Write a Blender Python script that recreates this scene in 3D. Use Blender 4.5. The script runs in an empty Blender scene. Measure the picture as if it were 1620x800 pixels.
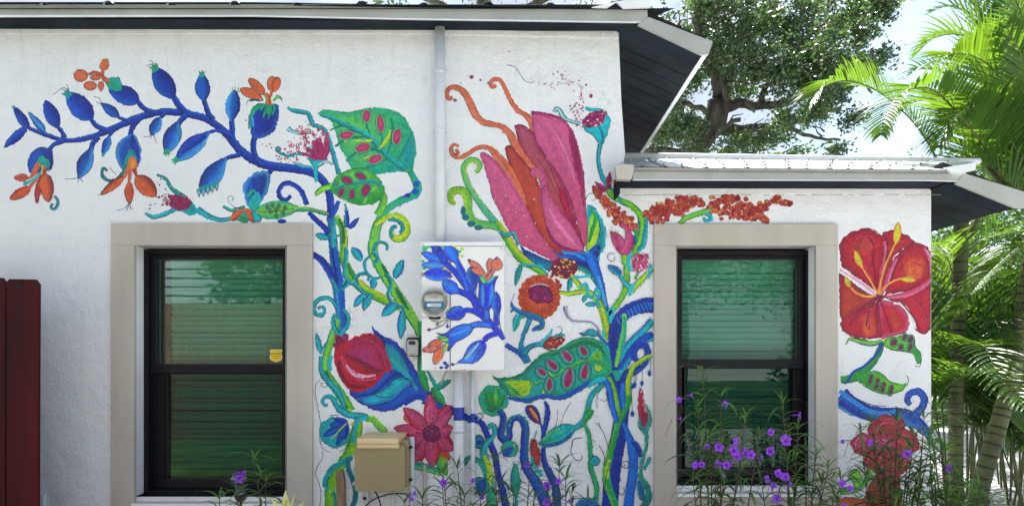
import bpy, bmesh, math, random
import numpy as np
from mathutils import Vector, Matrix, Euler
from mathutils.geometry import delaunay_2d_cdt
R = math.radians
random.seed(7)
scene = bpy.context.scene
# ------------------------------------------------------------------ camera
D = 4.0; EYE = 1.46; CX = 810.0; CY = 560.0; K = 250.0
cd = bpy.data.cameras.new('camera'); cam = bpy.data.objects.new('camera', cd)
scene.collection.objects.link(cam); scene.camera = cam
cam.location = (0, -D, EYE); cam.rotation_euler = (R(90), 0, 0)
cd.sensor_width = 36; cd.lens = 36*D/(1620/K); cd.shift_y = 160/1620.0
cd.clip_start = 0.05; cd.clip_end = 2000
# ------------------------------------------------------------------ sky, sun, exposure
SUN_EL, SUN_AZ = 57.0, 12.0       # azimuth measured from +Y (behind the house) towards +X
w = bpy.data.worlds.new('World'); scene.world = w; w.use_nodes = True
nt = w.node_tree; N = nt.nodes; L = nt.links; N.clear()
wo = N.new('ShaderNodeOutputWorld'); bg = N.new('ShaderNodeBackground'); bg.inputs['Strength'].default_value = 0.080
sk = N.new('ShaderNodeTexSky'); sk.sky_type = 'NISHITA'; sk.sun_disc = False
sk.sun_elevation = R(SUN_EL); sk.sun_rotation = R(SUN_AZ); sk.dust_density = 1.0; sk.air_density = 1.0
tc = N.new('ShaderNodeTexCoord'); mp = N.new('ShaderNodeMapping'); mp.inputs['Scale'].default_value = (1, 1, 1.8)
nz = N.new('ShaderNodeTexNoise'); nz.inputs['Scale'].default_value = 2.6; nz.inputs['Detail'].default_value = 9; nz.inputs['Roughness'].default_value = .62
cr = N.new('ShaderNodeValToRGB'); cr.color_ramp.elements[0].position = .40; cr.color_ramp.elements[1].position = .60
n2 = N.new('ShaderNodeTexNoise'); n2.inputs['Scale'].default_value = 6; n2.inputs['Detail'].default_value = 6
r2 = N.new('ShaderNodeValToRGB'); r2.color_ramp.elements[0].position = .3; r2.color_ramp.elements[1].position = .75
r2.color_ramp.elements[0].color = (1.7, 2.05, 2.6, 1); r2.color_ramp.elements[1].color = (4.3, 4.5, 4.8, 1)
mx = N.new('ShaderNodeMix'); mx.data_type = 'RGBA'
L.new(tc.outputs['Generated'], mp.inputs['Vector']); L.new(mp.outputs[0], nz.inputs['Vector']); L.new(mp.outputs[0], n2.inputs['Vector'])
L.new(nz.outputs['Fac'], cr.inputs[0]); L.new(n2.outputs['Fac'], r2.inputs[0])
L.new(cr.outputs[0], mx.inputs[0]); L.new(sk.outputs[0], mx.inputs[6]); L.new(r2.outputs[0], mx.inputs[7])
L.new(mx.outputs[2], bg.inputs['Color']); L.new(bg.outputs[0], wo.inputs['Surface'])
sd = bpy.data.lights.new('sun', 'SUN'); sd.energy = 5.0; sd.angle = R(.55); sd.color = (1, .965, .92)
so = bpy.data.objects.new('sun', sd); scene.collection.objects.link(so)
_el, _az = R(SUN_EL), R(SUN_AZ)
SD = Vector((math.sin(_az)*math.cos(_el), math.cos(_az)*math.cos(_el), math.sin(_el)))
so.rotation_euler = SD.to_track_quat('Z', 'Y').to_euler()
scene.view_settings.view_transform = 'Standard'; scene.view_settings.look = 'None'
scene.view_settings.exposure = 1.8; scene.view_settings.gamma = 1
scene.render.engine = 'CYCLES'
scene.cycles.max_bounces = 8; scene.cycles.transparent_max_bounces = 16

# ------------------------------------------------------------------ helpers
COL = scene.collection
def W(px, py, y=0.0):
    s = (D+y)/D/K
    return Vector(((px-CX)*s, y, EYE+(CY-py)*s))
def lin(h):
    h = h.lstrip('#'); v = [int(h[i:i+2], 16)/255 for i in (0, 2, 4)]
    return tuple(((c+.055)/1.055)**2.4 if c > .04045 else c/12.92 for c in v)
def tag(o, label=None, cat=None, group=None, kind=None):
    if label: o['label'] = label
    if cat: o['category'] = cat
    if group: o['group'] = group
    if kind: o['kind'] = kind
    return o
def empty(name, loc, label=None, cat=None, group=None):
    o = bpy.data.objects.new(name, None); COL.objects.link(o); o.location = loc; o.empty_display_size = .1
    return tag(o, label, cat, group)
def link(name, me, parent=None, kind=None, label=None):
    o = bpy.data.objects.new(name, me); COL.objects.link(o)
    if parent is not None:
        o.parent = parent
        o.matrix_parent_inverse = Matrix.Translation(-world_loc(parent))
    if kind: o['kind'] = kind
    if label: o['label'] = label
    return o
def world_loc(o):
    # every parent here is an unrotated Empty, or a mesh whose origin is the world origin
    return o.location.copy() if o.type == 'EMPTY' else Vector((0, 0, 0))
class MB:
    "collects faces, then builds one mesh object"
    def __init__(s): s.v = []; s.f = []; s.mi = []; s.c = 0
    def add(s, vs, fs, mi=0):
        o = len(s.v); s.v += [tuple(v) for v in vs]; s.f += [tuple(i+o for i in f) for f in fs]; s.mi += [mi]*len(fs); return s
    def box(s, a, b, mi=0):
        (x0, y0, z0), (x1, y1, z1) = a, b
        vs = [(x0,y0,z0),(x1,y0,z0),(x1,y1,z0),(x0,y1,z0),(x0,y0,z1),(x1,y0,z1),(x1,y1,z1),(x0,y1,z1)]
        return s.add(vs, [(0,3,2,1),(4,5,6,7),(0,1,5,4),(1,2,6,5),(2,3,7,6),(3,0,4,7)], mi)
    def prism(s, pts, y0, y1, mi=0, proj=None):
        "polygon given in picture-plane units lying on plane y0 (front), extruded straight back to y1"
        f = [W(px, py, y0 if proj is None else proj) for px, py in pts]
        f = [Vector((p.x, y0, p.z)) for p in f]
        n = len(f); vs = f + [Vector((p.x, y1, p.z)) for p in f]
        area = sum(f[i].x*f[(i+1)%n].z-f[(i+1)%n].x*f[i].z for i in range(n))
        fs = [tuple(range(n)), tuple(range(2*n-1, n-1, -1))]+[(i, i+n, (i+1)%n+n, (i+1)%n) for i in range(n)]
        if area < 0: fs = [t[::-1] for t in fs]
        return s.add(vs, fs, mi)
    def tube(s, pts, rad, n=8, mi=0, caps=True):
        pts = [Vector(p) for p in pts]; m = len(pts)
        rad = rad if isinstance(rad, (list, tuple)) else [rad]*m
        vs = []; up = Vector((.13, .21, 1)).normalized(); u = None
        for i in range(m):
            t = (pts[min(i+1, m-1)]-pts[max(i-1, 0)]).normalized()
            if u is None:
                u = t.cross(up); u = u.normalized() if u.length > 1e-4 else Vector((1, 0, 0))
            u = (u-t*u.dot(t)).normalized(); v2 = t.cross(u)
            for k in range(n):
                a = 2*math.pi*k/n; vs.append(pts[i]+(u*math.cos(a)+v2*math.sin(a))*rad[i])
        fs = [(i*n+k, i*n+(k+1)%n, (i+1)*n+(k+1)%n, (i+1)*n+k) for i in range(m-1) for k in range(n)]
        if caps: fs += [tuple(range(n-1, -1, -1)), tuple((m-1)*n+k for k in range(n))]
        return s.add(vs, fs, mi)
    def lathe(s, prof, c, axis='Y', n=32, mi=0):
        "profile of (radius, height along axis)"
        vs = []
        for r, h in prof:
            for k in range(n):
                a = 2*math.pi*k/n; x, z = r*math.cos(a), r*math.sin(a)
                vs.append((c[0]+x, c[1]+h, c[2]+z) if axis == 'Y' else (c[0]+x, c[1]+z, c[2]+h))
        fs = [(i*n+k, i*n+(k+1)%n, (i+1)*n+(k+1)%n, (i+1)*n+k) for i in range(len(prof)-1) for k in range(n)]
        return s.add(vs, fs, mi)
    def mesh(s, name, mats=(), smooth=False, bevel=0):
        me = bpy.data.meshes.new(name); me.from_pydata(s.v, [], s.f); me.update()
        for m in (mats if isinstance(mats, (list, tuple)) else [mats]): me.materials.append(m)
        if any(s.mi): me.polygons.foreach_set('material_index', s.mi)
        bm = bmesh.new(); bm.from_mesh(me); 
        bmesh.ops.recalc_face_normals(bm, faces=bm.faces)
        if bevel:
            es = [e for e in bm.edges if len(e.link_faces) == 2 and e.calc_face_angle(0) > .6]
            bmesh.ops.bevel(bm, geom=es, offset=bevel, segments=2, affect='EDGES', profile=.6)
        bm.to_mesh(me); bm.free()
        if smooth: me.polygons.foreach_set('use_smooth', [True]*len(me.polygons))
        return me
    def build(s, name, mats, parent=None, smooth=False, bevel=0, kind=None, label=None):
        return link(name, s.mesh(name, mats, smooth, bevel), parent, kind, label)

# ------------------------------------------------------------------ materials
def new_mat(name):
    m = bpy.data.materials.new(name); m.use_nodes = True; n = m.node_tree.nodes
    return m, n, m.node_tree.links, n['Principled BSDF']
def noise(n, l, vec, sc, det=3, rough=.5):
    t = n.new('ShaderNodeTexNoise'); t.inputs['Scale'].default_value = sc; t.inputs['Detail'].default_value = det
    t.inputs['Roughness'].default_value = rough; l.new(vec, t.inputs['Vector']); return t.outputs['Fac']
def math_(n, l, op, a, b=None, c=None):
    t = n.new('ShaderNodeMath'); t.operation = op
    for i, v in enumerate((a, b, c)):
        if v is None: continue
        if isinstance(v, (int, float)): t.inputs[i].default_value = v
        else: l.new(v, t.inputs[i])
    return t.outputs[0]
def mixc(n, l, fac, a, b, mode='MIX'):
    t = n.new('ShaderNodeMix'); t.data_type = 'RGBA'; t.blend_type = mode
    for i, v in ((0, fac), (6, a), (7, b)):
        if isinstance(v, (int, float)): t.inputs[i].default_value = v
        elif isinstance(v, tuple): t.inputs[i].default_value = (*v[:3], 1)
        else: l.new(v, t.inputs[i])
    return t.outputs[2]
def ramp(n, l, fac, p0, p1, c0=(0, 0, 0), c1=(1, 1, 1)):
    t = n.new('ShaderNodeValToRGB'); e = t.color_ramp.elements
    e[0].position = p0; e[1].position = p1; e[0].color = (*c0, 1); e[1].color = (*c1, 1); l.new(fac, t.inputs[0]); return t.outputs[0]
def stucco_bump(n, l, b, strength=1.0):
    g = n.new('ShaderNodeNewGeometry').outputs['Position']
    a = noise(n, l, g, 55, 5, .6); c = noise(n, l, g, 190, 3, .6); d = noise(n, l, g, 9, 2, .5)
    h = math_(n, l, 'ADD', math_(n, l, 'MULTIPLY', a, 1.0), math_(n, l, 'MULTIPLY', c, .42))
    h = math_(n, l, 'ADD', h, math_(n, l, 'MULTIPLY', d, 2.2))
    bp = n.new('ShaderNodeBump'); bp.inputs['Strength'].default_value = strength; bp.inputs['Distance'].default_value = .009
    l.new(h, bp.inputs['Height']); l.new(bp.outputs[0], b.inputs['Normal']); return g
def pm(name, col, rough=.6, var=.12, sc=12, bump=0, bsc=80, metal=0, spec=.5, stretch=None, col2=None, det=4):
    m, n, l, b = new_mat(name)
    tc = n.new('ShaderNodeTexCoord'); v = tc.outputs['Object']
    if stretch:
        mp = n.new('ShaderNodeMapping'); mp.inputs['Scale'].default_value = stretch; l.new(v, mp.inputs['Vector']); v = mp.outputs[0]
    c = lin(col) if isinstance(col, str) else col
    f = noise(n, l, v, sc, det, .6)
    c2 = (lin(col2) if isinstance(col2, str) else col2) if col2 else tuple(x*(1-var*2) for x in c)
    c1 = c if col2 else tuple(min(1, x*(1+var)) for x in c)
    l.new(ramp(n, l, f, .3, .72, c2, c1), b.inputs['Base Color'])
    b.inputs['Roughness'].default_value = rough; b.inputs['Metallic'].default_value = metal; b.inputs['Specular IOR Level'].default_value = spec
    if bump:
        bp = n.new('ShaderNodeBump'); bp.inputs['Strength'].default_value = .7; bp.inputs['Distance'].default_value = bump
        l.new(noise(n, l, v, bsc, 4, .6), bp.inputs['Height']); l.new(bp.outputs[0], b.inputs['Normal'])
    return m
def leaf_mat(name, col, trans, rough=.45, var=.35, sc=3, mixf=.4, attr=False):
    m, n, l, b = new_mat(name)
    g = n.new('ShaderNodeNewGeometry')
    f = noise(n, l, g.outputs['Position'], sc, 3)
    rnd = n.new('ShaderNodeObjectInfo').outputs['Random']
    ri = g.outputs['Random Per Island']
    k = math_(n, l, 'ADD', math_(n, l, 'MULTIPLY', ri, .5), math_(n, l, 'MULTIPLY', rnd, .3))
    k = math_(n, l, 'ADD', k, math_(n, l, 'MULTIPLY', f, .5))
    c = lin(col) if isinstance(col, str) else col; t = lin(trans) if isinstance(trans, str) else trans
    cc = ramp(n, l, k, .2, 1.1, tuple(x*(1-var) for x in c), tuple(x*(1+var) for x in c))
    l.new(cc, b.inputs['Base Color']); b.inputs['Roughness'].default_value = rough
    tr = n.new('ShaderNodeBsdfTranslucent')
    l.new(ramp(n, l, k, .2, 1.1, tuple(x*(1-var) for x in t), tuple(min(1, x*(1+var)) for x in t)), tr.inputs[0])
    ms = n.new('ShaderNodeMixShader'); ms.inputs[0].default_value = mixf
    l.new(b.outputs[0], ms.inputs[1]); l.new(tr.outputs[0], ms.inputs[2]); l.new(ms.outputs[0], n['Material Output'].inputs['Surface'])
    return m
# white wall stucco
m_wall, n, l, b = new_mat('white_stucco'); g = stucco_bump(n, l, b, 1.0)
f = noise(n, l, g, 1.6, 5, .6); f2 = noise(n, l, g, 300, 2)
c = ramp(n, l, f, .3, .7, (.735, .765, .79), (.825, .845, .86))
patch = noise(n, l, g, .9, 6, .7)
c = mixc(n, l, ramp(n, l, patch, .52, .60, (0,)*3, (.22,)*3), c, (.62, .65, .69))
sp = n.new('ShaderNodeSeparateXYZ'); l.new(g, sp.inputs[0])
low = n.new('ShaderNodeMapRange'); low.inputs[1].default_value = .15; low.inputs[2].default_value = 1.0; low.inputs[3].default_value = .45; low.inputs[4].default_value = 0
l.new(sp.outputs['Z'], low.inputs[0])
mp = n.new('ShaderNodeMapping'); mp.inputs['Scale'].default_value = (5, 5, .9); l.new(g, mp.inputs['Vector'])
dirt = math_(n, l, 'MULTIPLY', low.outputs[0], ramp(n, l, noise(n, l, mp.outputs[0], 2.2, 6, .7), .45, .75))
c = mixc(n, l, dirt, c, (.42, .40, .37))
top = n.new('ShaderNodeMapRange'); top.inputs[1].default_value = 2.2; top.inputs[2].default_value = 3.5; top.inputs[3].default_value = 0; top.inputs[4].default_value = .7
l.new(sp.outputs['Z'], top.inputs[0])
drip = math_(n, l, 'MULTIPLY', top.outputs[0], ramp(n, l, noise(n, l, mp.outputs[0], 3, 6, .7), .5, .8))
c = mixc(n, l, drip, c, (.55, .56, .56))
crk = n.new('ShaderNodeTexVoronoi'); crk.feature = 'DISTANCE_TO_EDGE'; crk.inputs['Scale'].default_value = .75
wv = n.new('ShaderNodeTexNoise'); wv.inputs['Scale'].default_value = 4; wv.inputs['Detail'].default_value = 5; l.new(g, wv.inputs['Vector'])
vm = n.new('ShaderNodeVectorMath'); vm.operation = 'MULTIPLY_ADD'; l.new(wv.outputs['Color'], vm.inputs[0]); vm.inputs[1].default_value = (.5, .5, .5); l.new(g, vm.inputs[2]); l.new(vm.outputs[0], crk.inputs['Vector'])
ck_ = math_(n, l, 'MULTIPLY', ramp(n, l, crk.outputs['Distance'], .0008, .0035, (1,)*3, (0,)*3), ramp(n, l, noise(n, l, g, .8, 2), .52, .62, (0,)*3, (.55,)*3))
c = mixc(n, l, ck_, c, (.33, .32, .31))
l.new(mixc(n, l, .25, c, ramp(n, l, f2, .3, .7, (.62, .63, .64), (.9, .9, .9))), b.inputs['Base Color'])
b.inputs['Roughness'].default_value = .72
# mural paint on that stucco
m_paint, n, l, b = new_mat('mural_paint'); g = stucco_bump(n, l, b, 1.0)
at = n.new('ShaderNodeAttribute'); at.attribute_name = 'Col'
f = noise(n, l, g, 120, 4, .65); f3 = noise(n, l, g, 260, 3, .6)
cc = mixc(n, l, ramp(n, l, f, .35, .68, (.25,)*3, (0,)*3), at.outputs['Color'], (.0, .02, .06), 'MIX')
cc = mixc(n, l, ramp(n, l, f3, .58, .72, (0,)*3, (.13,)*3), cc, (.7, .74, .76))
l.new(cc, b.inputs['Base Color']); b.inputs['Roughness'].default_value = .5; b.inputs['Specular IOR Level'].default_value = .4
# smooth paint on the meter cabinet
m_paint2, n, l, b = new_mat('cabinet_paint'); at = n.new('ShaderNodeAttribute'); at.attribute_name = 'Col'
g = n.new('ShaderNodeNewGeometry').outputs['Position']; f = noise(n, l, g, 60, 5, .7)
l.new(mixc(n, l, ramp(n, l, f, .4, .75, (0,)*3, (.22,)*3), at.outputs['Color'], (.25, .45, .8)), b.inputs['Base Color']); b.inputs['Roughness'].default_value = .35
m_trim = pm('beige_trim', '#bab3a9', .75, .05, 2.2, .0022, 90, stretch=(2, 2, .6), col2='#a69f95', det=7)
m_sill = pm('white_sill', (.82, .84, .86), .6, .04, 8, .001, 120)
m_frame = pm('dark_bronze_frame', (.009, .008, .012), .4, .15, 8, spec=.22)
m_gray = pm('grey_fascia', (.40, .41, .385), .5, .06, 3, .0006, 40, stretch=(1.5, 1.5, .8), col2=(.30, .315, .295), det=7)
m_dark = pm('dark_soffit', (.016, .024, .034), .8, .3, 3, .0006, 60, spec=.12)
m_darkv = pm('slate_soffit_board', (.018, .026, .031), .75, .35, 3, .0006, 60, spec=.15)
m_metal = pm('galvalume_roof', (.74, .77, .79), .33, .05, 3, metal=.45)
m_whitemetal = pm('white_metal', (.75, .77, .78), .4, .05, 6)
m_pvc = pm('white_pipe', (.64, .68, .71), .42, .05, 6, .0004, 90)
m_gap = pm('dark_gap', (.01, .01, .012), .9)
m_crack = pm('grime_line', (.30, .28, .25), .9, .2, 60)
m_gravel, n, l, b = new_mat('gravel_ground')
g = n.new('ShaderNodeNewGeometry').outputs['Position']
vo = n.new('ShaderNodeTexVoronoi'); vo.inputs['Scale'].default_value = 22; l.new(g, vo.inputs['Vector'])
cc = mixc(n, l, .55, ramp(n, l, noise(n, l, g, 3, 5), .3, .7, (.52, .50, .47), (.74, .725, .70)), vo.outputs['Color'], 'SOFT_LIGHT')
cc = mixc(n, l, ramp(n, l, noise(n, l, g, .55, 5, .7), .60, .72, (0,)*3, (.6,)*3), cc, (.16, .18, .08))
l.new(cc, b.inputs['Base Color']); b.inputs['Roughness'].default_value = .9
bp = n.new('ShaderNodeBump'); bp.inputs['Distance'].default_value = .02; l.new(vo.outputs['Distance'], bp.inputs['Height']); l.new(bp.outputs[0], b.inputs['Normal'])
m_bouncebed = pm('pale_bounce_bed', (.55, .53, .49), .95, .3, 40, .02, 60)  # unseen bed, coloured pale to bounce light onto the lower wall
m_leaf = leaf_mat('petunia_leaf', (.070, .175, .028), (.16, .34, .025), .4, .5, 6, .35)
m_leafd = leaf_mat('petunia_leaf_dark', (.040, .095, .036), (.07, .15, .025), .35, .4, 6, .3)
m_stem = pm('purple_brown_stem', (.07, .03, .028), .6, .3, 20)
m_petal = leaf_mat('purple_petal', (.31, .055, .74), (.36, .08, .85), .5, .45, 70, .3)
m_petald = pm('flower_throat', (.06, .01, .16), .6)
m_lily = leaf_mat('pale_lily_petal', (.82, .84, .42), (.78, .82, .20), .5, .12, 10, .35)
m_lilyc = leaf_mat('yellow_lily_throat', (.75, .72, .08), (.8, .8, .1), .5, .1, 10, .3)
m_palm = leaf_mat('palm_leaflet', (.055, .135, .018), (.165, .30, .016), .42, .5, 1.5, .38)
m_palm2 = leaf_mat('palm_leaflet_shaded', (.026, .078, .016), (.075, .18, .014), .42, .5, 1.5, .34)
m_rachis = pm('palm_rachis', (.11, .125, .03), .5, .3, 8)
m_oak = leaf_mat('oak_leaf', (.058, .098, .044), (.09, .16, .035), .4, .6, .5, .34)
m_bush = leaf_mat('shrub_leaf', (.055, .13, .025), (.13, .26, .03), .45, .5, .8, .35)
m_bark = pm('oak_bark', (.085, .075, .062), .9, .4, 5, .03, 14, stretch=(1, 1, .3))
# ================================================================== GROUND
gm = MB(); gm.add([(-60,-60,0),(60,-60,0),(60,140,0),(-60,140,0)], [(0,1,2,3)])
tag(gm.build('ground', m_gravel), kind='structure')
gb = MB(); gb.box((-8,-1.25,.004),(2.9,.02,.05)); tag(gb.build('planting_bed', m_bouncebed, bevel=.01), kind='structure')

# ================================================================== HOUSE
house = empty('house', (0,0,0), 'white stucco house with grey metal roofs, painted all over with a flower mural', 'house')
XL = -9.0
# window openings (left, right, top, bottom) in picture units on the wall plane
OPS = [(212, 453.5, 388, 785), (1070, 1291, 388, 768)]
wall = MB()
xs = [810+XL*K, 212, 453.5, 979, 1070, 1291, 1473]
ZB = 560+EYE*K           # picture row of ground level on the wall plane
def cell(x0, x1, ya, yb):
    wall.add([W(x0, yb), W(x1, yb), W(x1, ya), W(x0, ya)], [(0,1,2,3)])
cell(xs[0], 212, 44, 388); cell(xs[0], 212, 388, 785); cell(xs[0], 212, 785, ZB)
cell(212, 453.5, 44, 388); cell(212, 453.5, 785, ZB)
cell(453.5, 979, 44, 388); cell(453.5, 979, 388, 785); cell(453.5, 979, 785, ZB)
wall.add([W(979, 62), W(983, 160), W(989, 243), W(979, 300)], [(0,3,2,1)])
wall.add([W(979, 243+45), W(1070, 243+45), W(1070, 388), W(979, 388)], [(3,2,1,0)])
cell(1070, 1291, 288, 388); cell(1291, 1473, 288, 388)
cell(979, 1070, 388, 785); cell(979, 1070, 785, ZB)
cell(1070, 1291, 768, 785); cell(1070, 1291, 785, ZB)
cell(1291, 1473, 388, 785); cell(1291, 1473, 785, ZB)
# side walls and back walls
zt = W(0,44).z; zl = W(0,288).z
xa = W(980,0).x; xb = W(1473,0).x
wall.add([(xa,0,zl-.2),(xa,3,zl-.2),(xa,3,zt),(xa,0,zt)], [(0,1,2,3)])
wall.add([(xb,0,0),(xb,3,0),(xb,3,zl),(xb,0,zl)], [(0,1,2,3)])
wall.add([(XL,3,0),(xb,3,0),(xb,3,zl),(XL,3,zl)], [(3,2,1,0)])
wall.add([(XL,3,zl),(xa,3,zl),(xa,3,zt),(XL,3,zt)], [(3,2,1,0)])
wall.add([(XL,0,0),(XL,3,0),(XL,3,zt),(XL,0,zt)], [(3,2,1,0)])
wall.add([(xa,.0,zl),(xb,.0,zl),(xb,3,zl),(xa,3,zl)], [(0,1,2,3)])
# white reveals round the openings
for (x0, x1, ya, yb) in OPS:
    a, c_ = W(x0, ya), W(x1, yb); dy = .145
    x0_, x1_, z1_, z0_ = a.x, c_.x, a.z, c_.z
    y0_ = -.021
    wall.add([(x0_,y0_,z0_),(x0_,dy,z0_),(x0_,dy,z1_),(x0_,y0_,z1_)], [(0,1,2,3)])
    wall.add([(x1_,y0_,z0_),(x1_,dy,z0_),(x1_,dy,z1_),(x1_,y0_,z1_)], [(3,2,1,0)])
me = bpy.data.meshes.new('wall'); me.from_pydata(wall.v, [], wall.f); me.materials.append(m_wall)
wallo = link('wall', me, house)
# frieze strips under the eaves (thin raised bands) and a hairline of grime
fb = MB(); fb.prism([(xs[0],44),(688,46),(688,53),(xs[0],52)], -.006, .002); fb.prism([(704,47),(975,52),(979,60),(704,54)], -.006, .002)
fb.build('frieze_band', m_wall, house)
fb = MB(); fb.prism([(981,298),(1473,299),(1473,306.5),(981,307)], -.006, .002); fb.build('frieze_band', m_wall, house)
rr = random.Random(3); x = 986
while x < 1470:
    wd = rr.uniform(6, 26); yy = 307.2+rr.uniform(0, .9)
    ck = MB(); ck.prism([(x,yy),(x+wd,yy+.2),(x+wd,yy+rr.uniform(.6,1.5)),(x,yy+rr.uniform(.6,1.3))], -.0012, -.0002); ck.build('peeling_joint', m_crack, house); x += wd+rr.choice([1,2,9,18])

# ---- windows
m_glass, n, l, b = new_mat('green_window_glass'); n.remove(b)
tr = n.new('ShaderNodeBsdfTransparent'); tr.inputs[0].default_value = (.42, .80, .66, 1)
gl = n.new('ShaderNodeBsdfGlossy'); gl.inputs['Roughness'].default_value = .012; gl.inputs['Color'].default_value = (.80, .95, .88, 1)
fr = n.new('ShaderNodeFresnel'); fr.inputs['IOR'].default_value = 1.9
nzf = noise(n, l, n.new('ShaderNodeNewGeometry').outputs['Position'], 5, 2)
bp = n.new('ShaderNodeBump'); bp.inputs['Distance'].default_value = .0005; bp.inputs['Strength'].default_value = .22; l.new(nzf, bp.inputs['Height']); l.new(bp.outputs[0], gl.inputs['Normal'])
ms = n.new('ShaderNodeMixShader'); l.new(math_(n, l, 'MULTIPLY', fr.outputs[0], GLF if 'GLF' in globals() else .78), ms.inputs[0])
l.new(tr.outputs[0], ms.inputs[1]); l.new(gl.outputs[0], ms.inputs[2]); l.new(ms.outputs[0], n['Material Output'].inputs['Surface'])
m_glass2 = m_glass.copy(); m_glass2.name = 'screened_window_glass'
for nn in m_glass2.node_tree.nodes:
    if nn.type == 'BSDF_TRANSPARENT': nn.inputs[0].default_value = (.16, .44, .38, 1)
    if nn.type == 'MATH': nn.inputs[1].default_value = .36
m_blind = pm('blind_slat', (.34, .38, .35), .55, .05, 4)
m_room = pm('dim_room', (.10, .10, .09), .9)
def frame_mb(o, i, y0, y1, bev=True):
    "rectangular ring from outer rect o to inner rect i (picture units measured at plane y=.14)"
    m = MB(); (a, b_, c_, d), (e, f_, g_, h) = o, i
    P = .14
    m.prism([(a,c_),(b_,c_),(b_,g_),(a,g_)], y0, y1, proj=P); m.prism([(a,h),(b_,h),(b_,d),(a,d)], y0, y1, proj=P)
    m.prism([(a,g_),(e,g_),(e,h),(a,h)], y0, y1, proj=P); m.prism([(f_,g_),(b_,g_),(b_,h),(f_,h)], y0, y1, proj=P)
    return m
WIN = [dict(o=(231,457,396,784), u=(248,447,410,575), l=(262,444,592,757), trim=(175,494,353,812), sill=(212,453.5,783,785), op=OPS[0]),
       dict(o=(1068,1278,397,766), u=(1079,1265,411,568), l=(1086,1257,583,741), trim=(1035,1326,354,812), sill=(1070,1291,766,768), op=OPS[1])]
for wi, q in enumerate(WIN):
    a, b_, c_, d = q['o']; e, f_, g_, h = q['u']; e2, f2, g2, h2 = q['l']
    i1 = (a+8, b_-6, c_+7, d-11)
    win = frame_mb(q['o'], i1, .105, .24).build('window', m_frame, house, bevel=.003)
    frame_mb((i1[0], i1[1], i1[2], h+3), (e, f_, g_, h), .135, .17).build('upper_sash', m_frame, win, bevel=.003)
    frame_mb((i1[0], i1[1], h+3, i1[3]), (e2, f2, g2, h2), .160, .20).build('lower_sash', m_frame, win, bevel=.003)
    mm = MB(); mm.prism([(i1[0]+.5,h+.6),(i1[1]-.5,h+.6),(i1[1]-.5,h+14),(i1[0]+.5,h+14)], .128, .159, proj=.14); mm.build('meeting_rail', m_frame, win, bevel=.003)
    # stepped tracks beside the lower sash
    for xx in (i1[0]+5, e2-5):
        mm = MB(); mm.prism([(xx,g2-2),(xx+2,g2-2),(xx+2,h2+3),(xx,h2+3)], .150, .1597, proj=.14); mm.build('track', m_frame, win)
    mm = MB(); mm.prism([(a+2,d-9),(b_-8,d-9),(b_-8,d-6),(a+2,d-6)], .098, .1047, proj=.14); mm.build('sill_lip', m_frame, win)
    for (r_, y) in (((e,f_,g_,h), .155), ((e2,f2,g2,h2), .182)):
        pn = MB(); v = [W(r_[0]-1, r_[3]+1, .14), W(r_[1]+1, r_[3]+1, .14), W(r_[1]+1, r_[2]-1, .14), W(r_[0]-1, r_[2]-1, .14)]
        pn.add([(p.x, y, p.z) for p in v], [(0,1,2,3)]); pn.build('pane', m_glass if y < .17 else m_glass2, win)
    # blinds: head rail, slats, cords
    bl0, bl1 = W(e+8 if wi == 0 else e+3, 0, .14).x, W(f_+3, 0, .14).x
    ztop, zbot = W(0, g_-4, .14).z, W(0, h2+4, .14).z
    hr = MB(); hr.box((bl0, .235, ztop-.055), (bl1, .285, ztop)); hr.build('head_rail', m_blind, win, bevel=.003)
    sl = MB(); n_ = 6; wdt = .046
    vs = []
    for xk in (bl0, bl1):
        for k in range(n_+1):
            t = k/n_-.5; ang = R(62)
            yy = t*wdt*math.cos(ang)*-1; zz = t*wdt*math.sin(ang)+.006*(1-4*t*t)*.6
            vs.append((xk, yy-.004*(1-4*t*t), zz))
    sl.add(vs, [(k, k+1, k+n_+2, k+n_+1) for k in range(n_)])
    sme = sl.mesh('slat', m_blind, smooth=True)
    z = ztop-.075; kk = 0
    while z > zbot:
        so_ = link('slat', sme, win); so_.location = (rr.uniform(-.0015,.0015), .262, z+rr.uniform(-.0012,.0012)); so_.rotation_euler = (R(rr.gauss(0, 3.5)), R(rr.gauss(0, .12)), 0); z -= .040; kk += 1
    for fx in (.18, .8):
        cdm = MB(); xx = bl0+(bl1-bl0)*fx; cdm.tube([(xx,.228,ztop-.05),(xx,.228,zbot)], .0012, 5); cdm.build('blind_cord', m_blind, win)
    rm = MB(); rm.box((bl0-.3,.30,zbot-.3),(bl1+.3,1.6,ztop+.3)); ro = rm.mesh('room', m_room)
    bm = bmesh.new(); bm.from_mesh(ro); ff = [f for f in bm.faces if f.calc_center_median().y < .35]; bmesh.ops.delete(bm, geom=ff, context='FACES'); bm.to_mesh(ro); bm.free()
    link('room', ro, win)
    # flat beige surround, 2.2 cm proud of the wall
    t0, t1, t2, t3 = q['trim']; x0, x1, ya, yb = q['op']
    zc = 9 if wi == 0 else 11
    tm = MB()
    def pr(p): tm.prism(p, -.026, .001)
    pr([(t0,t2),(t1,t2),(t1,ya),(t0,ya)]); pr([(t0,ya),(x0,ya),(x0,t3),(t0,t3)]); pr([(x1,ya),(t1,ya),(t1,t3),(x1,t3)])
    pr([(x0, yb+zc), (x1, yb+zc), (x1, t3), (x0, t3)])
    tm.mesh; to = tm.build('window_trim', m_trim, house, bevel=.004)
    # sloped white sill
    s = MB(); A = W(x0+.4, yb+zc+.6); B = W(x1-.4, yb+zc+.6); zb_ = W(0, q['o'][3]-1, .14).z
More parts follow.
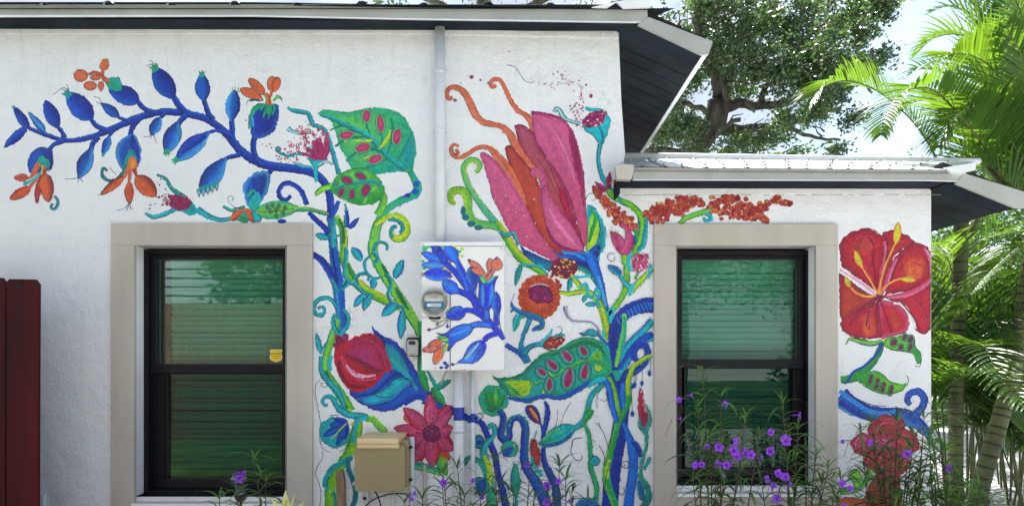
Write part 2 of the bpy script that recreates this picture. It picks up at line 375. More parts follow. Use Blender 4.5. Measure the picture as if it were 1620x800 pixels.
    s.add([(A.x,-.034,A.z),(B.x,-.034,A.z),(B.x,.11,zb_),(A.x,.11,zb_),(A.x,-.034,A.z-.016),(B.x,-.034,A.z-.016),(B.x,.11,A.z-.03),(A.x,.11,A.z-.03)],
          [(0,1,2,3),(4,5,1,0),(4,0,3,7),(1,5,6,2),(7,6,5,4),(3,2,6,7)]); s.build('sill', m_sill, house, bevel=.003)
    # ceiling of the reveal
    c0, c1 = W(x0, ya), W(x1, ya)
    ce = MB(); ce.add([(c0.x,-.02,c0.z),(c1.x,-.02,c0.z),(c1.x,.145,c0.z),(c0.x,.145,c0.z)], [(0,1,2,3)]); ce.build('reveal_head', m_trim, house)

# alarm sticker on the left window
def text_mesh(name, txt, size, loc, mat, parent, ext=.0004, align='CENTER', rot=(R(90),0,0), sx=1):
    cu = bpy.data.curves.new(name, 'FONT'); cu.body = txt; cu.size = size; cu.extrude = ext; cu.align_x = align
    t = bpy.data.objects.new(name, cu); COL.objects.link(t); t.location = loc; t.rotation_euler = rot; t.scale = (sx, 1, 1)
    bpy.context.view_layer.update()
    me = bpy.data.meshes.new_from_object(t.evaluated_get(bpy.context.evaluated_depsgraph_get())); me.transform(t.matrix_world)
    bpy.data.objects.remove(t); me.materials.clear(); me.materials.append(mat); return link(name, me, parent)
m_yel = pm('sticker_yellow', (.85, .58, .02), .45, .03); m_yel2 = pm('sticker_rim', (.9, .78, .35), .45, .03); m_ink = pm('sticker_ink', (.06, .02, .01), .6)
win0 = [o for o in house.children if o.name == 'window'][0]
shield = [(-10,-9.5),(-7,-8.5),(-3,-9.5),(0,-8.6),(3,-9.5),(7,-8.5),(10,-9.5),(9,-5),(8.5,-2),(10,2),(10,5),(7.5,8.5),(2.5,10),(0,11.5),(-2.5,10),(-7.5,8.5),(-10,5),(-10,2),(-8.5,-2),(-9,-5)]
sm = MB(); sm.prism([(435.5+x, 561.5+y) for x, y in shield], .1535, .1545, proj=.14)
stk = sm.build('alarm_sticker', m_yel2, win0)
sm = MB(); sm.prism([(435.5+x*.9, 561.5+y*.9) for x, y in shield], .1530, .1534, proj=.14); sm.build('sticker_face', m_yel, win0)
P_ = lambda py: W(435.5, py, .14)
text_mesh('sticker_text', 'DEHART', .0165, (P_(0).x, .1528, P_(560.5).z), m_ink, win0, sx=1.1)
text_mesh('sticker_text', 'ALARM SYSTEMS', .0068, (P_(0).x, .1528, P_(563.5).z), m_ink, win0, sx=1.15)
text_mesh('sticker_text', '800 500 0000'.replace('500 0000','355 4000'), .0058, (P_(0).x, .1528, P_(566.6).z), m_ink, win0, sx=1.15)

# ---- roofs
YF = -.16
def P3(px, py, y): return W(px, py, y)
def roof_front(pts, y, th, name, mat, parent, bev=.002):
    m = MB(); m.prism(pts, y, y+th); return m.build(name, mat, parent, bevel=bev)
# upper roof
zs = P3(0, 26, YF).z
up = MB()
e_z = P3(0, 8, -.20).z
up.add([(XL-.3,-.20,e_z-.02),(xa+.3,-.20,e_z-.02),(xa-.9,3.0,e_z+.9),(XL-.3,3.0,e_z+.9),(XL-.3,6.2,e_z-.02),(xa+.3,6.2,e_z-.02)], [(0,1,2,3),(3,2,5,4)])
roof = up.build('roof', m_dark, house)
fa = MB()
for i in range(14):
    x0 = XL-.3+i*.76
    x1 = min(x0+.755, W(1022,0,-.19).x); 
    if x1 <= x0: break
    s_ = MB(); vs = []; prof = [(0,0),(.02,.022),(.05,.022),(.07,0),(.38,0),(.40,.012),(.42,.012),(.44,0),(.755,0)]
    prof = [(min(x0+a, x1), b_) for a, b_ in prof]
    for (yy, zz) in ((-.205, e_z), (3.0, e_z+.93)):
        vs += [(a, yy, zz+b_-.0) for a, b_ in prof]
    k = len(prof); s_.add(vs, [(j, j+1, j+1+k, j+k) for j in range(k-1)])
    me = s_.mesh('roof_panel', m_metal); o = link('roof_panel', me, roof)
roof_front([(xs[0],5.0),(400,5.5),(640,9.5),(1024,13.5),(1025,35),(640,29.5),(400,24.5),(0,25.5),(xs[0],26)], -.180, .022, 'fascia', m_gray, roof)
roof_front([(xs[0],24.0),(400,24.2),(640,29),(1024,34.6),(1024,36),(640,30.8),(400,26),(0,27),(xs[0],27)], -.184, .006, 'drip_lip', m_whitemetal, roof, 0)
roof_front([(xs[0],3.2),(400,3.7),(640,7.4),(1024,11.4),(1024,13.6),(640,9.6),(400,5.6),(xs[0],5.1)], -.198, .03, 'drip_edge', m_dark, roof, 0)
# flat dark soffit strip between fascia and wall (slightly falling to the right)
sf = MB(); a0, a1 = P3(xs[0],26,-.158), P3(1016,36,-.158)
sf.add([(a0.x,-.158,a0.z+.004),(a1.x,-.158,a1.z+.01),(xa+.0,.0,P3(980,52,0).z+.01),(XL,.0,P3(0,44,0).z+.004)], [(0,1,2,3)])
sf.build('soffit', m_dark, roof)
def skirt(parent, wx, wz, ox, oz, y0, y1, bw, flat, mats, thick=.05):
    "soffit boards that fall sideways from the wall to the eave, with the roof sheet above"
    fm = MB(); fm.add([(wx,y0,wz),(ox,y0,oz),(ox,flat,oz),(wx,flat,wz),(wx,y0,wz+.012),(ox,y0,oz+.012),(ox,flat,oz+.012),(wx,flat,wz+.012)],
                      [(0,1,2,3),(4,7,6,5),(0,4,5,1),(3,2,6,7)]); fm.build('soffit', mats[0], parent)
    y = flat+.004
    while y < y1:
        ye = y+bw-.007; dz = .006
        bmb = MB(); bmb.add([(wx-.02,y,wz+.011),(ox,y,oz+.002),(ox,ye,oz+.002),(wx-.02,ye,wz+.011),(wx-.02,y,wz+.02),(ox,y,oz+.014),(ox,ye,oz+.014),(wx-.02,ye,wz+.02)],
                      [(0,1,2,3),(4,7,6,5),(0,4,5,1),(3,2,6,7),(0,3,7,4)]); bmb.build('soffit_board', mats[1], parent); y += bw
    tp = MB(); tp.add([(wx-.02,y0,wz+.03),(ox,y0,oz+.022),(ox,y1,oz+.022),(wx-.02,y1,wz+.03),(wx-.02,y0,wz+.13),(ox,y0,oz+.11),(ox,y1,oz+.11),(wx-.02,y1,wz+.13)],
                      [(0,1,2,3),(4,7,6,5),(0,4,5,1),(3,2,6,7),(1,5,6,2),(0,3,7,4)]); tp.build('roof_deck', mats[2], parent)
o1 = P3(1111, 86, -.165)
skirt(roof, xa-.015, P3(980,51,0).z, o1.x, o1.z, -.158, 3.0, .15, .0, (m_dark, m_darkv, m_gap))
for i in range(6):
    y0_ = -.165+i*.6
    de = MB(); de.box((o1.x+.002, y0_, o1.z-.006), (o1.x+.030, y0_+.597, o1.z+.075)); de.build('gutter_edge', m_whitemetal, roof, bevel=.002)
roof_front([(1026,27),(1128,66),(1121,86.5),(1111,87),(1009,39)], -.186, .02, 'fascia', m_gray, roof)
# bent hip flap at the roof corner
roof_front([(936,11.6),(975,2.6),(1028,-7),(1028,12),(986,13.4),(975,3.6),(960,12.4)], -.215, .012, 'hip_flap', m_whitemetal, roof, 0)
roof_front([(988,-2),(1028,-8),(1028,-12),(990,-8)], -.21, .25, 'hip_cap', m_whitemetal, roof, 0)

# lower roof
lz = P3(0, 264, -.20).z; x0r = P3(984, 0, -.2).x; x1r = P3(1504, 0, -.2).x; rz = P3(0, 250, 1.0).z; x1g = P3(1545, 0, 1.0).x
lo = MB(); lo.add([(x0r,-.19,lz-.02),(x1r,-.19,lz-.035),(x1g,1.0,rz-.04),(x0r,1.0,rz-.02),(x0r,3.1,lz-.1),(x1g,3.1,lz-.1)], [(0,1,2,3),(3,2,5,4)])
roof2 = lo.build('roof', m_dark, house)
npan = 8
for i in range(npan):
    u0, u1 = i/npan, (i+1)/npan-.004
    prof = [(0,0),(.04,.007),(.08,.007),(.12,0),(.45,0),(.48,.004),(.52,.004),(.55,0),(1,0)]
    vs = []
    for (yy, za, zb2, xe0, xe1) in ((-.205, lz, lz-.018, x0r, x1r), (1.0, rz, rz-.03, x0r, x1g)):
        for a, b_ in prof:
            u = u0+(u1-u0)*a; vs.append((xe0+(xe1-xe0)*u, yy, za+(zb2-za)*u+b_))
    k = len(prof); s_ = MB(); s_.add(vs, [(j, j+1, j+1+k, j+k) for j in range(k-1)]); s_.build('roof_panel', m_metal, roof2)
    for t in (.06, .4, .75):
        for uu in (.045, .5):
            u = u0+(u1-u0)*uu; X = (x0r+(x1r-x0r)*u)*(1-t)+(x0r+(x1g-x0r)*u)*t; Z = (lz-.018*u)*(1-t)+(rz-.03*u)*t
            sc_ = MB(); sc_.lathe([(0,.024),(.007,.022),(.008,.016),(.008,.010)], (X,-.205+1.205*t,Z), 'Z', 8); sc_.build('roof_screw', m_gray, roof2)
rc = MB(); rc.tube([(x0r,1.0,rz+.018),(x0r+.4*(x1g-x0r),1.0,rz+.004),(x1g+.02,1.0,rz-.028)], .026, 10); rc.build('ridge_cap', m_whitemetal, roof2, smooth=True)
roof_front([(1001,264.5),(1508,268),(1528,273),(1528,287),(1470,285.5),(1001,284.5)], -.180, .022, 'fascia', m_gray, roof2)
roof_front([(1001,283.6),(1470,284.8),(1520,286.4),(1520,287.6),(1470,286),(1001,285)], -.185, .006, 'drip_lip', m_whitemetal, roof2, 0)
roof_front([(973,262),(984,259),(1003,260.5),(1003,267),(999,284),(976,283)], -.215, .05, 'gutter_end', m_trim, roof2, .003)
roof_front([(1494,265),(1545,256.5),(1543,269),(1524,273.5),(1503,272)], -.205, .012, 'hip_flap', m_whitemetal, roof2, 0)
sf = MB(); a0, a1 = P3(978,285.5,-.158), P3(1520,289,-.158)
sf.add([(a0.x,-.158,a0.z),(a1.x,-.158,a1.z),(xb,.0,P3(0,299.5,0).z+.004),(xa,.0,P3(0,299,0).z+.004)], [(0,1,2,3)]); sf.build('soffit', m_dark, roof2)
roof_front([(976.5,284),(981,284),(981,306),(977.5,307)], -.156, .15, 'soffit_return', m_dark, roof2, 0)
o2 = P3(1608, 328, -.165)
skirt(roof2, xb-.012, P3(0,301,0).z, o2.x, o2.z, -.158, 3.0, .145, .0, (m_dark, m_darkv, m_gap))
roof_front([(1526,274),(1640,309),(1640,329),(1608,329),(1512,290)], -.187, .02, 'fascia', m_gray, roof2)

# ================================================================== FENCE STUB (left, in front of the wall)
m_fence = pm('oxblood_fence_board', (.10,.011,.012), .8, .45, 5, .0015, 40, spec=.15, stretch=(1,1,.12), col2=(.03,.007,.008))
fy = -.36
fence = empty('wooden_fence', W(-60,0,fy)*1, 'dark oxblood dog-eared wooden fence ending in front of the white wall', 'fence'); fence.location.z = 0
for i, (x0, x1, tp) in enumerate([(10.5,61,441),(-43,8.5,438.5),(-96,-45,442),(-149,-98,440),(-202,-151,441)]):
    m = MB(); zb2 = 560+EYE*K/(D+fy)*D
    m.prism([(x0,zb2),(x0-.5,tp+5),(x0+4,tp),(x1-6,tp+.6),(x1,tp+8),(x1-.8,600),(x1-1.5,zb2)], fy, fy+.02)
    m.build('board', m_fence, fence, bevel=.0015)
for py in (470, 700):
    m = MB(); m.prism([(-202,py),(40,py),(40,py+22),(-202,py+22)], fy+.021, fy+.06, proj=fy); m.build('rail', m_fence, fence, bevel=.002)
m = MB(); m.prism([(-20,455),(6,455),(6,zb2),(-20,zb2)], fy+.061, fy+.15, proj=fy); m.build('post', m_fence, fence, bevel=.003)
m = MB(); m.prism([(14+8,450),(26+8,449),(23+8,456),(20+8,458),(16+8,455)], fy-.0015, fy, proj=fy); m.build('knot', m_gap, fence)
m = MB(); m.prism([(61,782),(69,782),(69,800),(61,800)], -.02, .0); m.build('outlet_stub', m_pvc, house, bevel=.002)

# ================================================================== THINGS BEHIND THE CAMERA (seen in the panes)
m_bfence = pm('weathered_fence_board', (.22, .14, .10), .8, .35, 3, .002, 40, stretch=(1,1,.15))
bfz = 2.3
bf = empty('privacy_fence', (-3,-6.3,0), 'tall weathered brown privacy fence across the yard, mirrored in the left window', 'fence')
bmsh = None
for i in range(62):
    X = -7.6+i*.146
    h = bfz+rr.uniform(-.012,.012)
    if bmsh is None:
        q = MB(); q.add([(0,0,0),(.139,0,0),(.139,0,bfz-.03),(.115,0,bfz),(.024,0,bfz),(0,0,bfz-.03)]+[(0,.018,0),(.139,.018,0),(.139,.018,bfz-.03),(.115,.018,bfz),(.024,.018,bfz),(0,.018,bfz-.03)],
              [(0,1,2,3,4,5),(11,10,9,8,7,6)]+[(j,j+6,(j+1)%6+6,(j+1)%6) for j in range(6)]); bmsh = q.mesh('board', m_bfence)
    o = link('board', bmsh, bf); o.location = Vector((X,-6.3,h-bfz)); 
for z in (.5, 1.8):
    q = MB(); q.box((-7.6,-6.36,z),(1.45,-6.305,z+.09)); q.build('rail', m_bfence, bf)
m_side = pm('slate_siding', (.30, .36, .36), .6, .08, 3); 
nb = empty('neighbour_house', (-5,-10,0), 'grey clapboard house with white corner trim beyond the yard fence', 'house')
q = MB(); q.box((-10,-14,0),(-1.2,-10,4.6)); q.build('wall', m_side, nb)
for i in range(22):
    q = MB(); z = .2+i*.2; q.add([(-10,-9.999,z),(-1.2,-9.999,z),(-1.2,-9.999,z+.19),(-10,-9.999,z+.19),(-10,-9.965,z),(-1.2,-9.965,z)], [(4,5,2,3),(0,1,5,4)]); q.build('siding_board', m_side, nb)
for X in (-1.4, -2.6):
    q = MB(); q.box((X,-9.96,.0),(X+.2,-9.93,4.6)); q.build('corner_trim', m_whitemetal, nb)
q = MB(); q.box((-4.9,-9.95,2.6),(-3.3,-9.92,3.9)); wn = q.build('window', m_frame, nb)
for k in range(9):
    q = MB(); q.box((-4.8,-9.92,2.68+k*.13),(-3.4,-9.90,2.78+k*.13)); q.build('louvre', m_side, wn)
q = MB()
q.add([(-10.4,-14.4,4.6),(-.8,-14.4,4.6),(-.8,-9.6,4.6),(-10.4,-9.6,4.6),(-10.4,-12,6.6),(-.8,-12,6.6)], [(0,3,2,1),(3,2,5,4),(1,0,4,5),(0,3,4),(2,1,5)]); q.build('roof', m_gray, nb)
# ================================================================== MURAL PAINTER
PAL = dict(n='#083cab', N='#062a80', b='#0d62c2', l='#56a8e6', c='#2cc0cf', t='#169fa4', T='#0c7488', s='#2bb083', g='#2f9f3c', G='#0b7340',
           y='#8fd41c', Y='#c6d63a', e='#72cc5c', p='#d0678f', P='#bd4c7e', m='#ae3868', M='#8e2050', r='#c4283a', R='#84182c', o='#dd6c42',
           O='#bf4c30', a='#eda850', w='#f6f6f4', k='#1b2440', d='#d67c60', v='#7c2060', q='#6c1c3a', z='#bfe0e6', i='#b8bcc6', B='#b94c42',
           u='#1038d0', U='#2f86ee', j='#b45a6c', h='#e888b4', x='#4a3020', A='#b21d33', D='#851b30', W='#cd5a80')
def pc(ch):
    c = np.array(lin(PAL[ch])); g_ = c.mean(); return np.clip((g_+(c-g_)*1.12)*.93, .002, .86)
rg = np.random.default_rng(11)
_tiers = []
def tier(bb):
    t = 0
    for (a, b_, c, d, tt) in reversed(_tiers):
        if bb[0] < b_ and bb[1] > a and bb[2] < d and bb[3] > c and tt >= t: t = tt+1
    _tiers.append((*bb, t)); return t
def spline(P, step=2.2):
    P = np.array(P, float)
    if len(P) < 2: return P
    Q = np.vstack([2*P[0]-P[1], P, 2*P[-1]-P[-2]]); out = []
    for i in range(1, len(Q)-2):
        p0, p1, p2, p3 = Q[i-1:i+3]; n_ = max(2, int(np.hypot(*(p2-p1)[:2])/step))
        t = (np.arange(n_)/n_)[:, None]
        out.append(.5*((2*p1)+(-p0+p2)*t+(2*p0-5*p1+4*p2-p3)*t*t+(-p0+3*p1-3*p2+p3)*t**3))
    out.append(P[-1:]); return np.vstack(out)
def pts(s, w=None):
    o = []
    for tk in s.split():
        v = [float(q) for q in tk.split(',')]
        if len(v) > 2: w = v[2]
        o.append([v[0], v[1], w] if w is not None else v)
    return o
class Paint:
    def __init__(s, mat=None, y0=0.0, parent=None, rough=.8, step=.00005):
        s.V = []; s.C = []; s.F = []; s.n = 0; s.mat = mat or m_paint; s.y0 = y0; s.parent = parent or wallo; s.rough = rough; s.dy = step
    def raw(s, P, C, F):
        P = np.array(P, float)
        if s.y0 == 0: P[:,0] = np.minimum(P[:,0], 1472.5)
        bb = (P[:,0].min(), P[:,0].max(), P[:,1].min(), P[:,1].max())
        y = s.y0-.0003-tier(bb)*s.dy
        sc = (D+s.y0)/D/K
        s.V.append(np.column_stack([(P[:,0]-CX)*sc, np.full(len(P), y), EYE+(CY-P[:,1])*sc])); s.C.append(np.clip(C, 0, 1))
        s.F += [tuple(i+s.n for i in f) for f in F]; s.n += len(P)
    def grid(s, A, nc, col, na):
        F = [(i*nc+j, (i+1)*nc+j, (i+1)*nc+j+1, i*nc+j+1) for i in range(na-1) for j in range(nc-1)]
        s.raw(A, col, F)
    # ribbon along a curve; L, M, R colours across, e = colours at the far end
    def st(s, p, L='n', M=None, R_=None, e=None, ink=0, w=None, var=.16, rough=None, inkc='k'):
        if isinstance(p, str): p = pts(p, w)
        p = spline(p); n_ = len(p)
        if n_ < 2: return s
        M = M or L; R_ = R_ or M
        d = np.gradient(p[:, :2], axis=0); d /= (np.hypot(d[:,0], d[:,1])[:, None]+1e-9); nr = np.column_stack([d[:,1], -d[:,0]])
        wd = np.maximum(p[:, 2]*(.88 if s.mat is m_paint and L not in 'wh' else 1), .25); mw = wd.max(); nc = 3 if mw < 4 else (5 if mw < 14 else 8)
        rough = s.rough if rough is None else rough
        u = np.linspace(-1, 1, nc); t = np.linspace(0, 1, n_)
        A = np.zeros((n_, nc, 2)); C = np.zeros((n_, nc, 3))
        cs = [pc(L), pc(M), pc(R_)]; ce = [pc(q) for q in e] if e else cs
        if len(ce) == 1: ce = ce*3
        jit = rg.normal(0, 1, (n_, 2))*rough*min(1, mw/5)
        colv = rg.normal(0, 1, nc)*.5; slow = np.interp(np.arange(n_), np.arange(0, n_+6, 6), rg.normal(0, 1, len(np.arange(0, n_+6, 6))))
        for j, uu in enumerate(u):
            off = uu*wd/2
            if j == 0: off = off-np.abs(jit[:,0])*.8+jit[:,0]*.3
            if j == nc-1: off = off+np.abs(jit[:,1])*.8+jit[:,1]*.3
            A[:, j] = p[:, :2]+nr*off[:, None]
            f = (uu+1); a0 = cs[0]*(1-f)+cs[1]*f if f < 1 else cs[1]*(2-f)+cs[2]*(f-1)
            a1 = ce[0]*(1-f)+ce[1]*f if f < 1 else ce[1]*(2-f)+ce[2]*(f-1)
            C[:, j] = a0*(1-t[:, None]**1.5)+a1*t[:, None]**1.5
            C[:, j] *= np.clip(1+var*(colv[j]+slow*.35+rg.normal(0, .8, n_)), .45, 1.7)[:, None]
        s.grid(A.reshape(-1, 2), nc, C.reshape(-1, 3), n_)
        if ink:
            for side in (-1, 1):
                i = 0
                while i < n_-2:
                    L_ = int(rg.integers(3, 12)); j = min(n_-1, i+L_)
                    if rg.random() < ink:
                        q = p[i:j+1, :2]+nr[i:j+1]*(side*(wd[i:j+1]/2+rg.uniform(-.2, .9)))[:, None]
                        s.line(q, rg.uniform(.7, 1.15), inkc)
                    i = j
        return s
    def line(s, q, w=1.0, ch='k'):
        q = np.asarray(q, float)
        if len(q) < 2: return
        d = np.gradient(q, axis=0); d /= (np.hypot(d[:,0], d[:,1])[:, None]+1e-9); nr = np.column_stack([d[:,1], -d[:,0]])
        ww = w*(1+rg.normal(0, .18, len(q))); A = np.stack([q-nr*ww[:, None]/2, q+nr*ww[:, None]/2], 1).reshape(-1, 2)
        C = np.tile(pc(ch), (len(A), 1)); s.grid(A, 2, C, len(q))
    def ln(s, p, w=1.0, ch='k', gap=0):
        if isinstance(p, str): p = pts(p)
        q = spline([a[:2] for a in p], 2.5); i = 0
        while i < len(q)-1:
            j = min(len(q)-1, i+(int(rg.integers(3, 11)) if gap else len(q)))
            if not gap or rg.random() > gap: s.line(q[i:j+1], w, ch)
            i = j
        return s
    # bulb / leaf / petal: base -> tip; a places the widest point, b rounds it
    def pod(s, bx, by, tx, ty, w, L='n', M=None, R_=None, a=.8, b=.75, bend=0, tip=None, ink=.5, neck=.12, e=None, var=.16, inkc='k'):
        n_ = 15; o = []; dx, dy = tx-bx, ty-by; ln_ = math.hypot(dx, dy)
        for i in range(n_):
            t = i/(n_-1); ww = w*max(neck*(1-t) if t < .5 else .02, math.sin(math.pi*min(1, t**a))**b)
            k = math.sin(math.pi*t)*bend
            o.append([bx+dx*t-dy/ln_*k, by+dy*t+dx/ln_*k, ww])
        s.st(o, L, M, R_, ink=ink, e=e, var=var, inkc=inkc)
        if tip:
            ux, uy = dx/ln_, dy/ln_; q_ = w*.17
            for k_, m_ in ((-.55, .6), (0, 1), (.55, .7)):
                s.st([[tx-ux*q_*1.4+uy*k_*q_*.9, ty-uy*q_*1.4-ux*k_*q_*.9, q_*.8], [tx+uy*k_*q_*1.1, ty-ux*k_*q_*1.1, q_*.55], [tx+ux*q_*m_+uy*k_*q_*1.7, ty+uy*q_*m_-ux*k_*q_*1.7, .6]], tip)
        return s
    def blob(s, x, y, rx, ry=None, ch='r', c2=None, rot=0, lob=0, var=.1, ink=0, inkc='k'):
        ry = ry or rx; n_ = max(8, int(5+rx*1.6)); rings = 1 if rx < 4 else (2 if rx < 9 else 4)
        P = [(x, y)]; C = [pc(ch)]; c2v = pc(c2) if c2 else pc(ch)
        jj = 1+rg.normal(0, .04, n_)
        for r in range(1, rings+1):
            f = r/rings
            for k in range(n_):
                a = 2*math.pi*k/n_; rr_ = jj[k]*(1+(lob*math.sin(a*6) if lob else 0)) if r == rings else 1
                X, Y = rx*f*rr_*math.cos(a), ry*f*rr_*math.sin(a)
                P.append((x+X*math.cos(rot)-Y*math.sin(rot), y+X*math.sin(rot)+Y*math.cos(rot)))
                C.append((pc(ch)*(1-f)+c2v*f)*(1+rg.normal(0, var)))
        F = [(0, 1+k, 1+(k+1) % n_) for k in range(n_)]
        for r in range(1, rings):
            o = 1+(r-1)*n_; F += [(o+k, o+n_+k, o+n_+(k+1) % n_, o+(k+1) % n_) for k in range(n_)]
        s.raw(P, np.array(C), F)
        if ink:
            q = np.array(P[-n_:]+[P[-n_]]); s.line(q, 1.0 if rx > 5 else .7, inkc)
        return s
    # free outline; C centre, E edge colour within `ew`, G colour reached in direction gd
    def poly(s, p, C='n', E=None, G=None, gd=(0, 1), ew=6, ink=.5, var=.15, rough=None, inkc='k', sp=4.5, streak=None):
        if isinstance(p, str): p = pts(p)
        q = [a[:2] for a in p]; q = spline(q+[q[0]], 3.0)[:-1]
        rough = s.rough if rough is None else rough
        d = np.gradient(q, axis=0); d /= (np.hypot(d[:,0], d[:,1])[:, None]+1e-9); nr = np.column_stack([d[:,1], -d[:,0]])
        qq = q+nr*rg.normal(0, rough, len(q))[:, None]
        x0, x1, y0, y1 = qq[:,0].min(), qq[:,0].max(), qq[:,1].min(), qq[:,1].max()
        gx, gy = np.meshgrid(np.arange(x0, x1, sp), np.arange(y0, y1, sp)); g_ = np.column_stack([gx.ravel(), gy.ravel()])+rg.uniform(-1.2, 1.2, (gx.size, 2))
        ins = np.zeros(len(g_), bool); j = len(q)-1
        for i in range(len(q)):
            yi, yj, xi, xj = q[i,1], q[j,1], q[i,0], q[j,0]
            cnd = ((yi > g_[:,1]) != (yj > g_[:,1])) & (g_[:,0] < (xj-xi)*(g_[:,1]-yi)/((yj-yi) or 1e-9)+xi); ins ^= cnd; j = i
        g_ = g_[ins]
        if len(g_):
            dd = np.sqrt(((g_[:, None]-q[None])**2).sum(2)).min(1); g_ = g_[dd > 1.8]
        if E:
            inner = q; 
        allp = [Vector(v) for v in qq]+[Vector(v) for v in g_]
        r = delaunay_2d_cdt(allp, [], [list(range(len(qq)))], 1, 1e-4)
        V = np.array([(v.x, v.y) for v in r[0]]); F = [tuple(f) for f in r[2]]
        if not len(V) or not F: return s
        dist = np.sqrt(((V[:, None]-q[None])**2).sum(2)).min(1)
        gv = np.array(gd, float); gv /= np.hypot(*gv); pr = V@gv; pr = (pr-pr.min())/(np.ptp(pr)+1e-9)
        col = np.tile(pc(C), (len(V), 1))
        if G: f = np.clip(pr*1.3-.15, 0, 1)[:, None]; col = col*(1-f)+pc(G)*f
        if E: f = np.clip(1-dist/ew, 0, 1)[:, None]; col = col*(1-f)+pc(E)*f
        ang = math.atan2(gv[1], gv[0]) if streak is None else streak
        sx = V@np.array([-math.sin(ang), math.cos(ang)])
        stv = np.interp(sx, np.arange(sx.min(), sx.max()+3, 2.5), rg.normal(0, 1, len(np.arange(sx.min(), sx.max()+3, 2.5))))
        col = col*np.clip(1+var*(.6*stv+.6*rg.normal(0, 1, len(V))), .5, 1.6)[:, None]
        s.raw(V, col, F)
        if ink: s.outline(q, ink, inkc)
        return s
    def outline(s, q, ink=.5, ch='k', off=.5):
        q = np.vstack([q, q[:1]]); i = 0
        d = np.gradient(q, axis=0); d /= (np.hypot(d[:,0], d[:,1])[:, None]+1e-9); nr = np.column_stack([d[:,1], -d[:,0]])
        while i < len(q)-1:
            j = min(len(q)-1, i+int(rg.integers(3, 10)))
            if rg.random() < ink: s.line(q[i:j+1]+nr[i:j+1]*rg.uniform(-off, off), rg.uniform(.7, 1.2), ch)
            i = j
        return s
    def curl(s, cx, cy, r0, r1, a0, turns, w0, w1, L='t', M=None, R_=None, ink=.3):
        "spiral from outer radius r0 to inner r1"
        n_ = max(6, int(abs(turns)*12)); o = []
        for i in range(n_+1):
            t = i/n_; a = R(a0)+turns*2*math.pi*t; r = r0+(r1-r0)*t
            o.append([cx+r*math.cos(a), cy+r*math.sin(a), w0+(w1-w0)*t])
        if w0 < 1.6: return s.ln(o, w0)
        return s.st(o, L, M, R_, ink=ink)
    def dots(s, path, n_, spread, r=(1, 2.2), cols='mPM', ring=.3, seed=0):
        rr_ = random.Random(seed); q = spline([a[:2] for a in pts(path)], 1.5)
        for _ in range(n_):
            c = q[rr_.randrange(len(q))]; x = c[0]+rr_.gauss(0, spread); y = c[1]+rr_.gauss(0, spread); ra = rr_.uniform(*r); ch = rr_.choice(cols)
            if rr_.random() < ring: s.blob(x, y, ra*1.15, None, ch); s.blob(x, y, ra*.6, None, 'w')
            else: s.blob(x, y, ra, ra*rr_.uniform(.7, 1.2), ch)
        return s
    def build(s, name, label=None):
        V = np.vstack(s.V); C = np.vstack(s.C)
        me = bpy.data.meshes.new(name); me.from_pydata(V.tolist(), [], s.F); me.update()
        at = me.color_attributes.new('Col', 'FLOAT_COLOR', 'POINT'); at.data.foreach_set('color', np.column_stack([C, np.ones(len(C))]).ravel())
        # all faces look outwards
        me.materials.append(s.mat)
        nrm = np.empty(len(me.polygons)*3, np.float32); me.polygons.foreach_get('normal', nrm)
        if (nrm.reshape(-1, 3)[:, 1] > 0).any():
            bm = bmesh.new(); bm.from_mesh(me)
            for f in bm.faces:
                if f.normal.y > 0: f.normal_flip()
            bm.to_mesh(me); bm.free()
        o = link(name, me, s.parent); 
        if label: o['label'] = label
        return o
# ================================================================== MURAL ON THE WALL
# ---- upper left: the arching blue branch
p = Paint()
p.st('45,203,5 68,212,6 105,222,7 140,218,9 180,203,10 215,188,11 250,178,11 280,178,12 300,181,12 330,190,12 360,213,13 380,238,14 408,256,15 432,263,15 470,268,14 496,274,13 511,286,13 520,303,13 523,325,13 524,350,13', 'N','n','b', ink=.45)
p.st('524,345,12 527,388,15 531,425,18 535,455,20 538,485,18 541,512,14 541,532,10', 'T','b','b', ink=.25, e='tbb')
p.st('529,430,6 536,470,7 540,510,6', 'l','b','b'); p.st('523,360,4 526,400,5 533,445,5', 'n','N','n')
p.st('494,402,9 508,411,11 520,428,12 531,450,11', 'b','n','N', ink=.5)
p.st('488,336,6 502,350,8 515,362,9 524,380,9', 'n','n','N', ink=.3)
p.st('486,324,8 478,305,8 466,293,8 451,290,8 442,299,7 443,311,7 452,316,6 460,309,5', 'N','n','b', ink=.5)
p.st('527,340,7 532,328,8 536,318,5', 'n','b','n', ink=.3)
p.build('painted_blue_branch', 'long arching navy blue branch across the upper left of the wall')
def leafy(stalk, pod, L='N', M='n', R_='b', tip=None, wisps=None, **k):
    p = Paint()
    if stalk: p.st(stalk, 'N', 'n', 'b', ink=.35)
    k['b'] = k.get('b', .75)*1.22; pod = (*pod[:4], pod[4]*.93); p.pod(*pod, L, M, R_, tip=tip, **k)
    if wisps: 
        for w_ in wisps: p.ln(w_, .9)
    return p
leafy(None, (46,204,21,169,17), tip='t', b=.6).build('painted_blue_bud')
leafy(None, (72,209,45,178,13), L='n', M='l', R_='n').build('painted_blue_bud')
leafy(None, (43,201,6,234,17), L='b', M='n', R_='N', b=.7).build('painted_blue_leaf')
leafy('90,200,5 97,208,6 103,219,7', (92,203,71,159,27), a=.95, b=.62).build('painted_blue_bud')
leafy('142,185,6 150,197,7 158,202,8 172,207,8', (146,189,105,147,40), a=.85, b=.55, tip='t', wisps=['106,149 98,141 84,150','106,146 103,139 97,140','108,146 108,138 104,134']).build('painted_blue_bud')
leafy('184,182,5 190,187,5 202,191,6', (188,185,160,163,19), M='b', wisps=['161,165 158,156 148,153','161,166 153,161']).build('painted_blue_bud')
